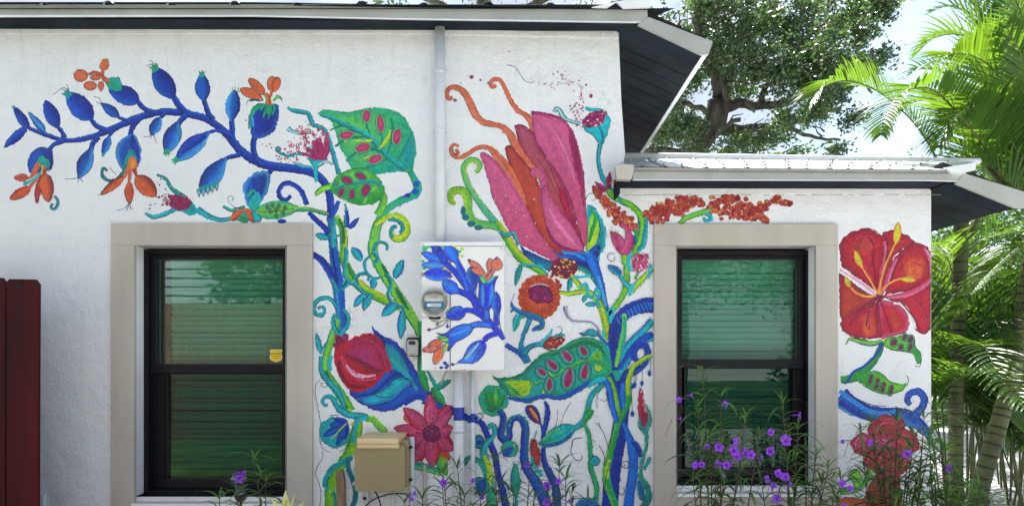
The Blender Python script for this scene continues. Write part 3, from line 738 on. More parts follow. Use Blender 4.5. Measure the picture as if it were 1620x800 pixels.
p = leafy('214,154,8 222,166,8 232,174,8 248,180,9', (220,160,172,140,35), a=.85, b=.5)
p.poly('166,131 172,124 186,122 190,128 194,142 184,145 172,140','t','s',None,ink=.6); p.st('172,126,2 180,134,3 188,140,2','g'); p.build('painted_blue_bud', 'blue bud with a teal green cap')
leafy('272,150,9 280,162,10 288,172,11 298,182,11', (275,156,243,106,37), a=.9, b=.58, tip='s', wisps=['245,106 240,103 232,104','245,105 241,98 236,96','247,106 248,102','250,107 248,100']).build('painted_blue_bud')
leafy('322,156,6 326,170,7 331,182,8 338,190,8', (322,160,319,116,28), M='b', a=.9, b=.6, tip='s', wisps=['319,118 315,113','320,117 320,112','322,118 325,113']).build('painted_blue_bud')
leafy('366,183,9 367,200,9 368,222,9', (366,192,371,142,28), M='b', R_='l', a=1.0, b=.6, wisps=['370,146 367,138','372,146 372,137','374,147 378,139','375,148 383,141']).build('painted_blue_bud')
leafy('144,238,6 147,227,7 156,216,8', (146,232,124,283,29), L='N', M='b', R_='l', a=1.05, b=.8, wisps=['124,281 116,283 103,283','125,282 123,289','127,281 131,288']).build('painted_blue_bud', 'blue bud hanging below the branch with a pale highlight')
leafy('172,217,3 176,211,5 182,205,6', (173,216,163,246,16), L='n', M='b', R_='l', tip='t').build('painted_blue_bud')
leafy('252,188,4 257,184,4 262,179,5', (253,186,239,214,21), L='N', M='b', R_='l', a=.9, b=.55, wisps=['240,212 236,216 228,216','242,213 238,219','243,212 246,222 249,227']).build('painted_blue_bud')
leafy('281,199,8 287,190,8 296,182,10', (282,193,263,243,32), L='N', M='b', R_='l', a=1.0, b=.62, tip='s', wisps=['264,242 259,244','265,242 270,244']).build('painted_blue_bud')
p = leafy('326,212,6 340,207,5 356,210,6 366,216,6', (332,209,276,255,32), L='n', M='b', R_='l', a=1.0, b=.7, tip='s'); p.st('288,242,3 300,232,8 315,222,9 326,215,5','N','n'); p.build('painted_blue_bud', 'large drooping blue bud with a green tip')
p = leafy('352,257,6 362,249,7 380,245,8', (357,250,316,306,36), L='N', M='b', R_='l', a=1.05, b=.62)
for x_, y_ in ((315,306),(322,305),(329,302),(336,299),(343,296)): p.blob(x_, y_-1, 2.8, 4.8, 'z', 't'); p.ln(f'{x_-3},{y_-4} {x_},{y_+6} {x_+3},{y_-5}', .9)
p.st('312,302,4 320,297,4 330,294,5 344,290,4','s','t'); p.build('painted_blue_bud', 'blue bud with a fringed white and green mouth')
p = Paint(); p.st('163,112,3 162,120,4 166,126,6 173,129,6','O','d','d',ink=.4); p.st('140,118,3 150,114,4 160,119,5 166,125,5','d','O','d',ink=.5)
p.blob(128,120,11,9.5,'d','o',ink=.9,inkc='x'); p.poly('117,120 122,116 121,124','d','o',ink=.4); p.pod(163,112,168,93,15,'d','o','d',a=.85,b=.6,ink=.8,inkc='x'); p.blob(143,136,10,7,'d','o',ink=.9,inkc='x'); p.pod(160,129,160,145,10,'d','o','d',ink=.8,inkc='x'); p.blob(151,123,8,4.5,'o','d',ink=.9,inkc='x')
p.build('painted_blossom','coral berry-like blossom at the very top left of the branch')
# ---- flower 1, far left
p = Paint(); p.st('76,240,8 84,230,7 94,225,8 106,221,8','N','n','b',ink=.4)
p.poly('78,235 64,233 52,240 45,252 44,266 49,275 62,272 78,270 83,262 84,248 82,238','b','n','N',(1,0),5,ink=.5)
p.poly('66,245 58,256 60,264 76,266 78,256','t','s',ink=0)
p.st('62,258,8 56,268,8 50,278,4','d','o'); p.st('70,262,7 69,272,6 67,284,4','a','d')
p.st('60,272,4 50,280,4 41,283,4','O','d'); p.pod(44,281,22,281,12,'d','O','o',a=.7,b=.5,ink=.7)
p.st('64,274,4 56,286,4 46,299,5','O','d'); p.pod(48,297,16,315,17,'r','o','O',a=.8,b=.6,ink=.6)
p.st('65,276,5 62,290,4','O','r'); p.pod(62,284,58,322,10,'r','O','r',a=.9,b=.7,ink=.6)
p.st('70,268,5 72,278,6','r','O'); p.pod(72,276,77,320,23,'o','o','R',a=.8,b=.55,ink=.6)
p.st('66,272,3 56,282,3 45,289,4 37,290,8','t','c'); p.st('86,310,2 91,316,4 91,326,4 85,331,4 80,327,4 84,322,3','T','t','t',ink=.5); p.st('67,262,3 66,276,2','g','Y'); p.build('painted_flower', 'orange petalled flower hanging from a blue dome at the far left')
# ---- flower 2
p = Paint(); p.st('206,216,8 208,205,8 212,198,9 220,189,9','N','n','n',ink=.4)
p.poly('206,212 196,217 186,230 184,246 189,262 199,269 214,268 222,256 224,240 219,226 213,213','b','l','N',(1,.1),6,ink=.5)
p.st('208,214,5 213,230,10 216,248,10 217,264,4','N','n'); p.poly('205,236 198,254 196,270 216,266 217,254 211,240','G','t',ink=0); p.blob(207,247,4,6,'t')
p.st('200,262,6 195,274,6 186,284,6 174,286,5 163,280,5 161,270,4 166,266,4 170,271,3','G','T','t',ink=.5)
p.poly('209,248 203,252 202,264 206,270 216,268 217,256','a','o',ink=0)
p.st('204,266,7 198,278,5 190,286,5','d','o'); p.st('207,268,6 205,282,5 204,296,5','O','d'); p.st('213,266,6 215,276,5 222,286,6','R','O')
p.pod(196,280,160,308,15,'R','o','o',a=.8,b=.7,ink=.6); p.pod(204,288,205,322,16,'O','o','r',a=.9,b=.7,ink=.6); p.pod(216,279,247,311,30,'o','o','R',a=.9,b=.6,ink=.6)
p.ln('160,308 156,308','0.9' and .9); p.ln('204,322 196,330 184,333',.9); p.ln('205,322 200,334',.9); p.ln('206,322 207,330 210,331',.9); p.ln('246,310 252,314',1.2); p.ln('184,276 178,270 174,265',.9)
p.build('painted_flower', 'orange three-lobed flower hanging from a blue bud above the left window')
# ---- flower 3 above its big bud
p = Paint(); p.st('404,214,8 401,225,9 401,238,9 406,252,9 416,262,8','N','n','b',ink=.4)
p.poly('404,168 413,164 424,166 434,163 440,166 441,180 437,200 426,213 408,219 399,216 395,200 396,184','n','b','N',(1,0),7,ink=.45)
p.st('412,166,8 402,174,7 396,188,5 394,204,3','G','s'); p.st('398,186,5 400,200,6','b','l')
for s_ in ('424,164,5 420,176,5 416,186,2','428,166,4 428,176,4 424,188,1','418,164,4 412,174,4','432,164,3 434,174,3 430,182,1','424,166,6 424,180,6'): p.st(s_,'G','s','g')
p.st('423,166,8 424,156,7 420,148,7','O','d','g'); p.st('428,166,5 427,154,4 432,142,4','d','O'); p.st('416,160,3 410,152,5 400,148,7','O','d')
p.pod(419,149,393,125,16,'o','o','d',a=.9,b=.6,ink=.8); p.pod(412,155,380,141,16,'o','o','d',a=.9,b=.6,ink=.8)
p.pod(430,146,430,121,15,'o','d','o',a=1.1,b=.5,ink=.7); p.pod(434,146,440,122,14,'o','o','o',a=1.2,b=.5,ink=.7)
p.st('432,160,3 440,153,5 446,158,2','g','e'); p.st('412,160,2 404,158,3 395,160,2','g','k'); p.ln('414,160 402,157 392,160 390,167',.9); p.ln('447,161 443,153 436,151',.9)
p.build('painted_flower', 'orange blossom rising from a large blue bud near the branch top')
# ---- thistle bud lower left (maroon)
p = Paint()
p.st('380,339,4 366,345,5 350,348,6 334,344,8 322,337,10 312,331,12','T','c','t',ink=.5)
p.poly('268,315 276,309 292,312 306,321 312,334 302,341 288,336 274,332','t','c',ink=.4)
p.st('248,277,3 262,283,4 270,296,6 282,306,8 296,314,6','T','t','s',ink=.5); p.st('230,337,3 244,343,6 262,338,7 278,331,6','T','c','t',ink=.5)
p.poly('270,310 278,308 296,314 304,320 297,330 282,331 268,326','M','q',ink=.2)
p.dots('272,312 296,318 290,328 274,324',40,3,(1.8,3),'MmvM',.0,1); p.dots('262,314 266,326',22,4,(1,2.2),'MmP',.3,2); p.dots('240,326 256,316 268,298 256,285',22,6,(.7,1.7),'mMkk',.3,3)
p.build('painted_bud', 'maroon seeded bud in a teal cup left of the window top')
# ---- flower 4 (under side, above window)
p = Paint(); p.st('424,276,7 430,268,8','N','n')
p.poly('392,280 404,273 418,271 427,276 426,292 421,308 411,322 404,329 392,326 387,312 385,296','b','l','N',(1,.2),7,ink=.5)
p.st('400,282,4 404,300,7 400,318,4','N','n'); p.poly('404,303 396,316 394,330 408,334 412,318 410,304','t','c','s',(0,1),ink=.4); p.st('393,312,5 398,304,6 404,301,3','G','s')
p.st('353,326,3 364,332,5 376,332,6 388,328,6','T','s','t',ink=.5); p.pod(386,332,364,348,15,'d','o','R',b=.7,ink=.6); p.pod(389,330,403,352,14,'O','o','o',b=.7,ink=.6)
p.poly('384,336 376,350 392,351 389,336','G','s',ink=.3); p.poly('398,336 408,331 414,346 408,351 402,349','c','t',ink=.2)
p.ln('388,328 372,328 361,318 362,311 368,311 369,316 366,317',.9); p.pod(404,334,414,330,8,'T','t'); p.blob(446,350,7,3.5,'n'); p.build('painted_flower', 'blue bud with orange and teal sepals touching the left window surround')
# ---- seeded green pod
p = Paint(); p.st('466,330,8 482,331,8 498,333,6 512,337,5 520,339,4','g','s','Y',ink=.5)
p.pod(472,329,405,335,33,'s','y','s',a=1.15,b=.6,ink=.5,neck=.2)
for x_, y_ in ((428,334),(437,341),(423,328),(431,325),(441,326),(451,329),(448,338),(437,332)): p.blob(x_,y_,3.6,4.2,'t','g',ink=.6); p.blob(x_,y_,1.7,2,'R')
p.ln('408,335 430,335 466,330',.9); p.build('painted_seed_pod', 'small green pod of dark seeds above the left window corner')
# ---- magenta thistle at 505,235
p = Paint()
p.st('455,170,4 463,175,6 478,177,6 488,181,7 494,196,7 504,201,6 514,206,7 521,222,7 526,240,7 531,256,7 536,276,8','T','t','c',ink=.4)
p.poly('484,249 494,250 518,250 512,260 503,266 500,285 497,266 490,258','c','t',ink=.4); p.st('499,262,6 499,275,6 501,288,5','t','c')
p.st('503,262,3 515,256,4 527,260,4','c','z'); p.st('496,264,3 480,263,4 465,258,3','z','c',ink=.4)
p.st('437,236,6 445,243,4 456,247,5 470,243,4 482,244,5','c','t',ink=.6); p.blob(440,236,4.5,4.5,'t',ink=1); p.st('455,203,7 463,209,5 478,211,5 492,210,4 500,217,4','c','z','t',ink=.6)
p.poly('484,234 494,228 500,240 496,250 486,246','c','z',ink=.3)
for s_ in ('502,253,10 496,243,8 482,233,6','503,253,10 500,238,9 497,222,8','506,253,12 508,238,9 504,218,8','510,252,10 516,238,9 516,218,6','501,252,7 491,247,5 478,243,4','514,250,6 519,236,5 519,224,3'): p.st(s_,'M','m','m',ink=.25)
p.dots('500,220 512,210 518,225',22,4,(1.2,2.8),'mWP',.1,4); p.dots('450,236 470,230 480,222 490,208 474,205',75,6,(1,2.6),'mWPj',.45,5); p.dots('440,247 470,252',22,5,(.8,2),'mWjk',.3,6); p.dots('392,188 418,226 432,232',7,5,(.9,2),'mj',0,7)
p.dots('475,188 505,192 510,196',4,4,(.9,1.5),'k',0,8); p.build('painted_thistle', 'magenta thistle with a teal cup beside the big spotted leaf')

# ---- the big spotted leaf and its stem
p = Paint()
p.st('648,268,9 654,280,10 659,290,13 661,299,15 655,308,14 640,315,13 622,324,12 610,334,12 602,346,14 596,360,16 592,378,17 590,396,17 596,414,16 610,438,17 626,462,18 642,486,18 656,510,15 664,530,10','s','s','t',e='gyy',ink=.35)
p.st('600,350,8 593,372,11 591,396,11 600,420,10 620,452,11 640,484,12 658,512,8','y','e','y')
p.blob(659,291,5,5,'b'); p.blob(657,303,6,5,'b'); p.blob(645,309,5,3.5,'n'); p.blob(638,312,3,2,'b')
p.st('626,455,3 634,470,8 646,490,3','g','G'); p.st('604,418,3 612,434,7 616,444,3','g','G'); p.build('painted_stem', 'stout lime and teal stem of the big spotted leaf')
p = Paint()
p.poly('503,180 512,174 528,176 548,178 572,174 594,170 614,173 632,180 646,195 655,216 658,240 654,258 651,272 640,272 624,270 606,274 590,277 575,281 560,272 548,250 538,232 530,208 521,188','e','s','s',(1,.5),14,ink=.55,inkc='G',sp=4)
p.poly('651,270 640,262 634,244 640,224 650,210 658,230 657,250','t','s',ink=0); p.poly('560,270 580,262 600,256 620,262 636,270 606,274 580,279','s','t',ink=0)
p.st('506,181,5 530,190,6 560,204,7 585,218,8 604,238,9 622,255,9 642,268,10','G','t','c',ink=.25)
for s_ in ('522,206,2 540,200,3 556,204,2','530,232,3 552,219,5 578,217,3','548,255,3 566,240,5 590,236,6 608,244,3','572,272,3 590,262,5 612,252,4','586,214,2 580,196,3 578,180,2','604,236,3 604,212,3 596,186,3','614,244,3 620,220,7 622,200,7 618,186,3','628,256,3 640,236,4 652,210,3'): p.st(s_,'s','T','g',var=.1)
for s_ in ('600,236,3 612,222,6 618,206,2','560,222,2 575,224,4 590,222,2','576,252,2 590,246,4 604,246,2','536,214,2 548,224,4'): p.st(s_,'y','Y')
for (x_,y_,rx,ry,ro) in ((580,184,6,10,0),(602,196,5.5,13,-8),(628,217,6.5,13,8),(548,214,11,6,-8),(574,234,12,7,-14),(594,252,11,6.5,-24)): p.blob(x_,y_,rx+2,ry+2,'t','e',R(ro),ink=1,inkc='T'); p.blob(x_,y_,rx,ry,'W','m',R(ro),ink=0)
for s_ in ('580,195 579,204','602,210 601,216','626,230 624,240','528,203 545,199 560,203','560,182 566,196'): p.ln(s_,1,'G')
p.build('painted_leaf', 'largest heart-shaped green leaf with six magenta spots')
p = Paint()
p.st('600,300,8 607,312,11 604,326,12 596,340,11','g','e','y',ink=.3)
p.st('526,294,9 512,298,9 504,303,8 499,309,3','g','y','e',ink=.5)
p.poly('524,300 528,284 540,274 556,268 572,266 588,272 600,282 608,298 604,312 592,322 576,325 558,322 540,314 528,306','e','g','g',(0,1),7,ink=.5,inkc='G')
p.st('530,300,3 545,292,4 562,290,4 578,288,5 594,288,5 604,296,6','T','t','s'); p.st('576,322,3 584,304,5 596,296,4','y','e'); p.st('548,316,2 556,302,4 566,294,3','G','s'); p.st('582,300,5 574,310,4','y')
for (x_,y_,rx,ry,ro) in ((549,285,9,5,20),(571,279,9,4.5,25),(540,304,4.5,7,25),(557,308,4,9,0),(579,301,6,10,22)): p.blob(x_,y_,rx+1.6,ry+1.6,'g','t',R(ro),ink=1,inkc='G'); p.blob(x_,y_,rx,ry,'m','M',R(ro))
p.blob(531,290,5,3,'t',ink=1); p.build('painted_leaf', 'smaller lime green leaf with five spots under the biggest leaf')
p = Paint(); p.st('594,356,7 604,348,9 616,343,9 628,342,11 639,349,12 644,360,12 641,372,12 630,378,11 621,374,9 620,364,7','Y','Y','y',ink=.55)
p.st('614,348,4 626,348,6 635,354,7 637,363,6 632,369,4','T','t'); p.st('628,358,5 621,360,6 618,368,6 622,376,5','T','t'); p.build('painted_tendril', 'yellow-green curled tendril below the spotted leaves')
# ---- green vines left centre
p = Paint()
p.st('531,342,10 540,356,12 544,372,12 544,390,12 543,406,12 548,420,14 558,440,16 574,456,17 596,468,16 616,478,14 634,486,12','g','y','Y',ink=.35)
p.st('536,346,4 542,362,6 543,385,5','g','G'); p.st('550,416,3 556,430,8 566,446,4','G','g')
p.st('536,505,9 528,526,13 520,550,13 515,575,14 518,594,15 532,614,17 546,636,18 556,650,14','s','y','g',ink=.35)
p.st('516,585,3 520,600,6 534,622,7 550,646,5','g','G'); p.build('painted_stem', 'lime green vine winding down left of the pomegranate')
p = Paint()
for s_ in ('545,392,4 548,400,7 546,420,6 545,435,6 552,446,6 562,450,6 570,458,5 580,466,5 592,468,4','566,450,5 562,440,5 568,434,6 578,432,6 584,437,5 582,444,5','584,406,4 577,414,5 579,428,5 588,438,4 596,440,4 604,436,3',
           '591,402,3 594,388,4 603,383,5 612,387,5 612,396,4','588,398,5 596,404,5 598,411,6 592,417,5','612,434,4 617,440,5 618,452,5 614,464,5 618,476,5 628,482,5 640,488,5','534,395,3 528,376,4 520,370,4','538,372,3 530,376,4 526,384,3','543,450,3 549,442,5 549,450,6 540,458,5',
           '528,348,8 526,372,8 526,392,4','537,462,4 530,450,5 524,440,4','545,340,3 548,360,4'): p.st(s_,'T','t','c',ink=.35)
for q in ((573,412,557,391,15),(624,440,638,411,15),(592,440,590,457,12),(576,465,560,485,12),(585,466,575,491,13),(627,480,604,500,17),(637,490,634,536,15),(521,377,499,371,12),(560,334,552,318,0)):
    if q[4]: p.pod(*q,'b','c','t',a=.9,b=.8,ink=.6)
p.st('547,330,4 550,346,6 550,360,5','b','n'); p.pod(552,362,568,344,9,'n','b','n'); p.st('546,322,3 549,334,4','t'); p.build('painted_vine', 'thin turquoise vine with little leaves twining the green stems')
p = Paint(); p.st('532,484,5 524,474,6 512,471,7 501,476,7 496,487,7 501,497,6 510,498,6 514,490,5 509,485,5 503,489,3','T','c','t',ink=.45); p.build('painted_tendril', 'turquoise spiral beside the left window surround')
p = Paint(); p.st('543,489,6 550,498,7 551,512,6 544,522,7 536,530,8 529,518,7 527,505,7 531,496,5','T','c','t',ink=.4)
p.st('508,563,5 507,580,7 512,594,9 522,606,10 534,618,10 542,634,8 546,648,3','T','c','t',ink=.4); p.st('525,562,5 521,574,6 523,586,5','t','c'); p.pod(508,560,500,526,9,'T','c','t',ink=.6); p.st('508,556,3 514,545,3 520,538,2','t'); p.build('painted_vine', 'turquoise vine looping round the green stem at the left')
# ---- pomegranate in its blue calyx
p = Paint()
p.poly('587,515 596,524 608,531 622,538 636,550 646,566 656,580 664,596 672,610 684,624 690,640 678,636 664,630 650,630 638,640 622,648 604,650 586,646 572,638 560,628 553,614 580,600 606,580 600,550','b','n','b',(-1,1),12,ink=.35,sp=4)
p.poly('604,540 620,545 636,562 648,586 644,600 630,592 618,584 612,566','t','b',ink=.4); p.st('600,560,4 608,540,5 596,526,3','n','N'); p.st('612,584,5 630,592,8 648,608,6','N','n')
p.st('618,566,4 634,582,5 650,600,5 660,616,3','c','s','l'); p.poly('566,630 584,622 604,614 622,602 640,598 652,606 640,616 620,632 598,640 580,640','l','b','c',(0,1),8,ink=.4,rough=.8); p.poly('590,624 612,614 622,600 636,596 646,604 632,612 620,626 604,628','c','t',ink=.5)
p.st('566,626,4 590,620,6 612,600,7 628,586,8','N','n','b'); p.st('640,640,4 660,628,8 680,632,12','b','n','n'); p.ln('600,641 624,632 640,616 656,608',1,'N'); p.ln('620,596 632,600 648,598 660,610',1,'N')
p.st('672,628,24 686,636,14 700,643,12 716,649,12 719,650,12','n','b','N',ink=.3,e='NnN'); p.build('painted_calyx', 'blue and turquoise calyx holding the red pomegranate')
p = Paint()
p.poly('532,541 530,533 536,529 542,534 545,528 551,530 550,540 562,532 578,527 592,529 604,540 611,556 616,572 620,585 608,590 598,604 588,612 570,620 553,616 541,603 533,584 528,562','r','r','R',(1,-.4),10,ink=.35,inkc='R',sp=4)
p.st('548,552,4 566,541,8 586,541,9 602,556,8 610,580,4','R','m'); p.st('536,570,3 540,592,6 556,610,6 580,612,3','R','R'); p.poly('552,552 572,543 590,548 602,568 606,584 580,578 556,568 546,560','m','r',ink=0,var=.1)
p.st('546,560,3 564,568,6 582,578,7 604,588,3','R','M'); p.st('540,562,3 552,585,7 574,598,9 596,596,4','W','r','W'); p.st('548,576,2 560,590,5 576,596,4','w','h'); p.st('566,590,2 580,594,4 594,592,2','w','h','r')
p.blob(537,538,6,7,'M','q'); p.blob(547,534,5,7,'m','M'); p.blob(532,546,5,5,'M'); p.ln('552,566 576,574 592,584 606,586',1.2,'q'); p.build('painted_pomegranate', 'ripe red pomegranate with pale highlights')
# ---- leaves right of it, daisy
p = Paint(); p.st('664,508,9 667,530,8 666,556,8 666,580,10 670,600,14 676,618,8','g','s','g',ink=.3,e='GgG'); p.pod(684,612,704,642,15,'G','g','s',ink=.5,a=.8); p.pod(687,615,713,601,12,'T','s','t',ink=.5); p.st('676,586,3 684,600,6 690,612,5','s','t'); p.build('painted_leaf', 'green leaves squeezed between the meter cabinet and the pink daisy')
p = Paint(); p.st('649,735,10 664,737,12 682,741,12 698,748,9','y','s','t',ink=.3,rough=1.3); p.st('642,732,6 648,734,8','g','y'); p.pod(690,712,707,752,20,'g','e','y',ink=.5); p.build('painted_stem', 'green stem under the pink daisy')
p = Paint()
for t_, w_ in (((643,661),14),((711,684),12),((666,732),10),((712,728),20),((693,650),12)): p.pod(683,685,*t_,w_,'o','O','o',ink=.6,b=.7)
p.st('648,668,4 640,662,4 642,655,4 648,658,3','o')
for (x_,y_,w_) in ((722,680,0),(623,676,22),(638,644,24),(712,640,25),(680,623,25),(641,706,24),(654,732,24),(718,712,30),(717,676,26),(684,738,28)):
    if w_: p.pod(684,686,x_,y_,w_,'m','W','r',a=1.0,b=.75,ink=.75,var=.2,inkc='R',neck=.3); p.ln(f'684,686 {684+(x_-684)*.45+2},{686+(y_-686)*.45+2}',1.2,'q')
p.pod(686,680,716,648,18,'P','W','m',ink=.5); p.st('680,640,2 678,655,6 680,670,3','h','W')
p.blob(683,685,14,13.5,'v','q',ink=1,lob=.04); p.dots('676,680 690,690 684,678 680,692',60,3.6,(.6,1.4),'vMqjI'.replace('I','m'),0,12); p.build('painted_daisy', 'pink-red many-petalled daisy beside the khaki box')
# ---- lower left
p = Paint()
p.st('566,658,10 566,674,16 560,694,18 554,714,19 542,732,17 530,748,15 523,768,16 522,790,18 523,812,18','g','y','y',ink=.5,rough=1.2); p.st('556,672,4 568,664,7 576,658,6','y','Y'); p.st('576,660,9 592,665,11 604,678,11 612,690,10','y','e','y',ink=.5,rough=1.1); p.st('520,746,4 516,770,4','G','g')
p.build('painted_stem', 'frayed lime green stem down the lower left')
p = Paint(); p.st('519,640,4 513,640,5 510,634,5 515,627,6 525,628,8 531,638,9 538,648,10 552,656,10 568,657,10 582,659,8','T','c','t',ink=.5); p.st('580,659,8 567,664,7 562,678,6 560,700,5','t','c'); p.st('557,722,8 543,730,8 526,740,8 516,754,8 514,766,7 520,774,5','c','t','c',ink=.4)
p.st('550,722,8 551,740,8 558,758,9 563,778,9 560,796,8 552,808,8','t','T','c',ink=.4); p.st('527,778,7 532,790,8 530,806,7','t','s'); p.ln('530,778 523,784',.9); p.build('painted_vine', 'turquoise ribbon vine curling round the lower left stem')
p = Paint(); p.blob(530,683,24.5,25,'c','t',ink=0,var=.08); p.pod(548,669,511,690,15,'N','b','n',ink=.3); p.pod(548,669,533,705,13,'N','b','n',ink=.3); p.pod(549,668,521,672,13,'N','b','n',ink=.3); p.pod(549,668,545,695,10,'b','n'); p.pod(550,668,528,661,10,'b','n')
p.st('548,669,2 536,682,3 524,694,1','Y','y'); p.ln('506,676 507,700 516,712 532,715 548,708 556,694',.9,gap=.2); p.ln('506,676 510,664 522,657 536,656',.9,gap=.3); p.build('painted_leaf', 'round turquoise leaf with navy veins at the lower left')
p = Paint(); p.ln('508,598 515,597 519,604 516,612 509,611 508,606 512,606',.9); p.ln('507,600 500,608 499,624 503,644 507,666 508,676',.9,gap=.35); p.ln('510,712 511,722 503,736 499,748 505,764 508,782 505,806',.9,gap=.25); p.build('painted_ink_line')
# ---- centre: the giant pink bloom
p = Paint()
p.poly('822,388 834,396 850,404 870,412 884,412 886,424 870,428 846,422 832,410','b','N','t',(1,.3),7,ink=.5)
for i_ in range(12): p.ln(f'{830+i_*4},{394+i_*2} {832+i_*3.8},{404+i_*1.9}',1,'N')
p.poly('872,384 880,388 895,390 912,392 926,398 936,404 944,420 950,438 936,432 920,422 904,416 888,414 878,404','b','l','n',(.6,1),6,ink=.5)
p.st('876,390,3 892,398,6 910,400,6 926,410,4','l','U'); p.st('888,414,8 906,416,10 926,420,10 940,432,10 950,452,9 956,476,8 958,494,5','n','N','N',ink=.4)
p.st('905,423,8 920,425,8 936,436,8 946,452,6','s','t','G'); 
for i_ in range(9): p.ln(f'{904+i_*4.6},{419+i_*i_*.25} {903+i_*4.6},{428+i_*i_*.3}',1,'G')
p.build('painted_calyx', 'blue calyx under the giant pink bloom')
p = Paint()
p.poly('929,324 938,326 948,338 956,354 959,374 957,392 950,404 946,422 940,436 932,424 930,404 926,380 926,350','t','c','T',(0,1),6,ink=.5)
p.poly('933,346 940,334 946,346 949,362 945,380 936,394 928,396 929,370','y','e','Y',(0,1),5,ink=.5); p.st('934,330,3 942,344,5 938,362,6 931,384,3','G','g'); p.poly('932,398 942,388 950,392 944,412 946,428 938,430','b','n',ink=.4)
for q in ((947,392),(944,400),(943,408),(944,416),(946,424)): p.blob(*q,2.6,3.6,'N')
p.ln('926,318 930,308 938,306 942,311 940,317 935,316',.9); p.build('painted_sepal', 'curved turquoise and lime sepal right of the pink bloom')
p = Paint(); p.st('932,400,20 940,420,18 948,444,14 954,468,11 958,488,10 962,505,9','b','U','n',e='lUb',ink=.4); p.st('947,436,4 953,460,5 959,484,4','l','l'); p.build('painted_stem', 'blue stem carrying the giant pink bloom')
pet = lambda nm='painted_petal', lb=None: p.build(nm, lb)
p = Paint(); p.st('785,135,5 779,138,6 776,132,6 782,126,7 791,127,7 798,138,7 804,152,7 811,164,7 819,175,8 831,182,8 839,192,8 843,206,8 848,226,9 864,252,10 886,278,12','d','d','o',ink=.55,inkc='O'); pet('painted_tendril','orange tendril rising highest above the pink bloom')
p = Paint(); p.poly('840,176 852,178 872,181 888,187 900,199 911,220 918,246 924,280 926,320 929,360 927,388 918,380 910,340 900,310 888,284 868,254 852,232 844,206','p','P','W',(.5,1),5,ink=.5,inkc='M',sp=4)
p.poly('899,196 908,212 916,236 921,268 924,300 925,330 918,300 910,270 904,240 900,220','M','m',ink=.4,inkc='q'); p.st('866,196,2 880,214,5 892,236,5 902,262,4 910,290,2','p','h','p'); p.ln('842,180 860,184 884,194',1.1,'M'); p.st('841,177,3 860,181,5 884,187,5 898,198,4','P','m'); pet(lb='tall pink petal with a darker folded edge, at the right of the bloom')
p = Paint(); p.poly('814,199 824,197 836,203 844,212 852,230 868,254 886,280 900,308 910,340 920,376 924,392 908,384 892,360 876,330 860,300 846,272 834,252 822,230','j','M','B',(.3,1),8,ink=.5,inkc='q',sp=4)
p.poly('882,296 892,300 902,330 912,362 920,386 908,376 894,344','r','M',ink=.3,inkc='q'); p.ln('850,250 868,280 884,312 900,346 914,380',1.1,'q'); p.ln('870,262 880,290 896,320 908,352',1,'q'); pet(lb='dusky rose-brown petal behind the orange ribbons')
p = Paint(); p.st('716,154,4 710,156,6 707,148,7 711,140,8 722,139,9 735,148,11 744,164,12 751,180,12 762,192,10 776,197,9 792,200,9 806,212,11 815,228,13 824,246,14 838,262,13 850,274,12 860,284,10','d','d','o',ink=.55,inkc='x'); p.blob(720,159,2.5,None,'j',ink=1); pet('painted_tendril','thick orange tendril curling at its upper left end')
p = Paint(); p.poly('799,236 803,231 811,233 822,246 838,266 850,286 857,300 860,320 864,344 874,366 886,392 892,402 876,396 856,372 838,340 822,304 808,268','B','R','O',(.3,1),5,ink=.5,inkc='x',sp=4); pet(lb='brick red petal in the middle of the bloom')
p = Paint(); p.st('722,236,4 724,244,4 717,244,4 713,236,5 718,229,5 726,232,5','d','d',ink=.5,inkc='x'); p.st('713,234,5 716,245,6 726,250,6 738,245,7 752,236,7 766,232,7 778,238,10 790,252,15 802,268,17 814,288,15 824,306,10 832,324,4','d','d','o',ink=.5,inkc='x'); pet('painted_tendril','orange ribbon ending in a small spiral by the pipe')
p = Paint(); p.poly('760,245 764,241 774,246 790,262 806,282 822,308 836,334 848,358 862,380 878,400 888,414 876,414 858,404 838,394 820,384 806,366 792,338 780,312 772,284','p','P','W',(.5,1),4,ink=.5,inkc='M',sp=4); p.st('766,246,3 786,264,3 806,292,3 826,326,3','h','P'); p.dots('790,300 840,370',10,14,(.5,1.1),'w',0,31); pet(lb='broad pink petal at the left of the bloom')
p = Paint(); p.st('846,280,5 842,274,7 848,269,8 856,275,9 860,288,11 862,304,16 865,320,26','P','p','P',ink=.5,inkc='M'); p.poly('857,300 864,294 872,312 886,334 902,352 914,372 924,394 916,398 898,396 880,386 868,368 861,344 857,320','p','P','p',(0,1),5,ink=.55,inkc='q',sp=4); p.st('868,330,2 880,352,6 898,374,6 910,388,2','p','h'); p.st('864,360,3 876,382,6 896,394,6 914,397,3','m','M'); pet(lb='front pink petal with a hooked tip')
p = Paint(); p.st('752,273,4 758,268,6 758,258,8 748,253,9 738,258,9 734,270,9 739,288,9 750,308,9 764,328,10 778,346,11 790,362,12','e','e','Y',e='sts',ink=.5,inkc='G'); p.blob(749,263,3,3,'w'); p.build('painted_tendril','green spiral tendril left of the pink bloom')
p = Paint(); p.st('721,322,6 714,318,9 714,306,11 723,301,12 735,304,13 740,318,14 741,334,14 748,349,14 762,355,13 776,356,12 790,360,12','Y','y','y',e='ses',ink=.55,inkc='x')
for q in ((733,334,4,8),(737,344,6,5),(746,354,7,5),(757,360,7,4)): p.blob(*q,'T')
p.build('painted_tendril','yellow-green tendril with blue scallops left of the bloom')
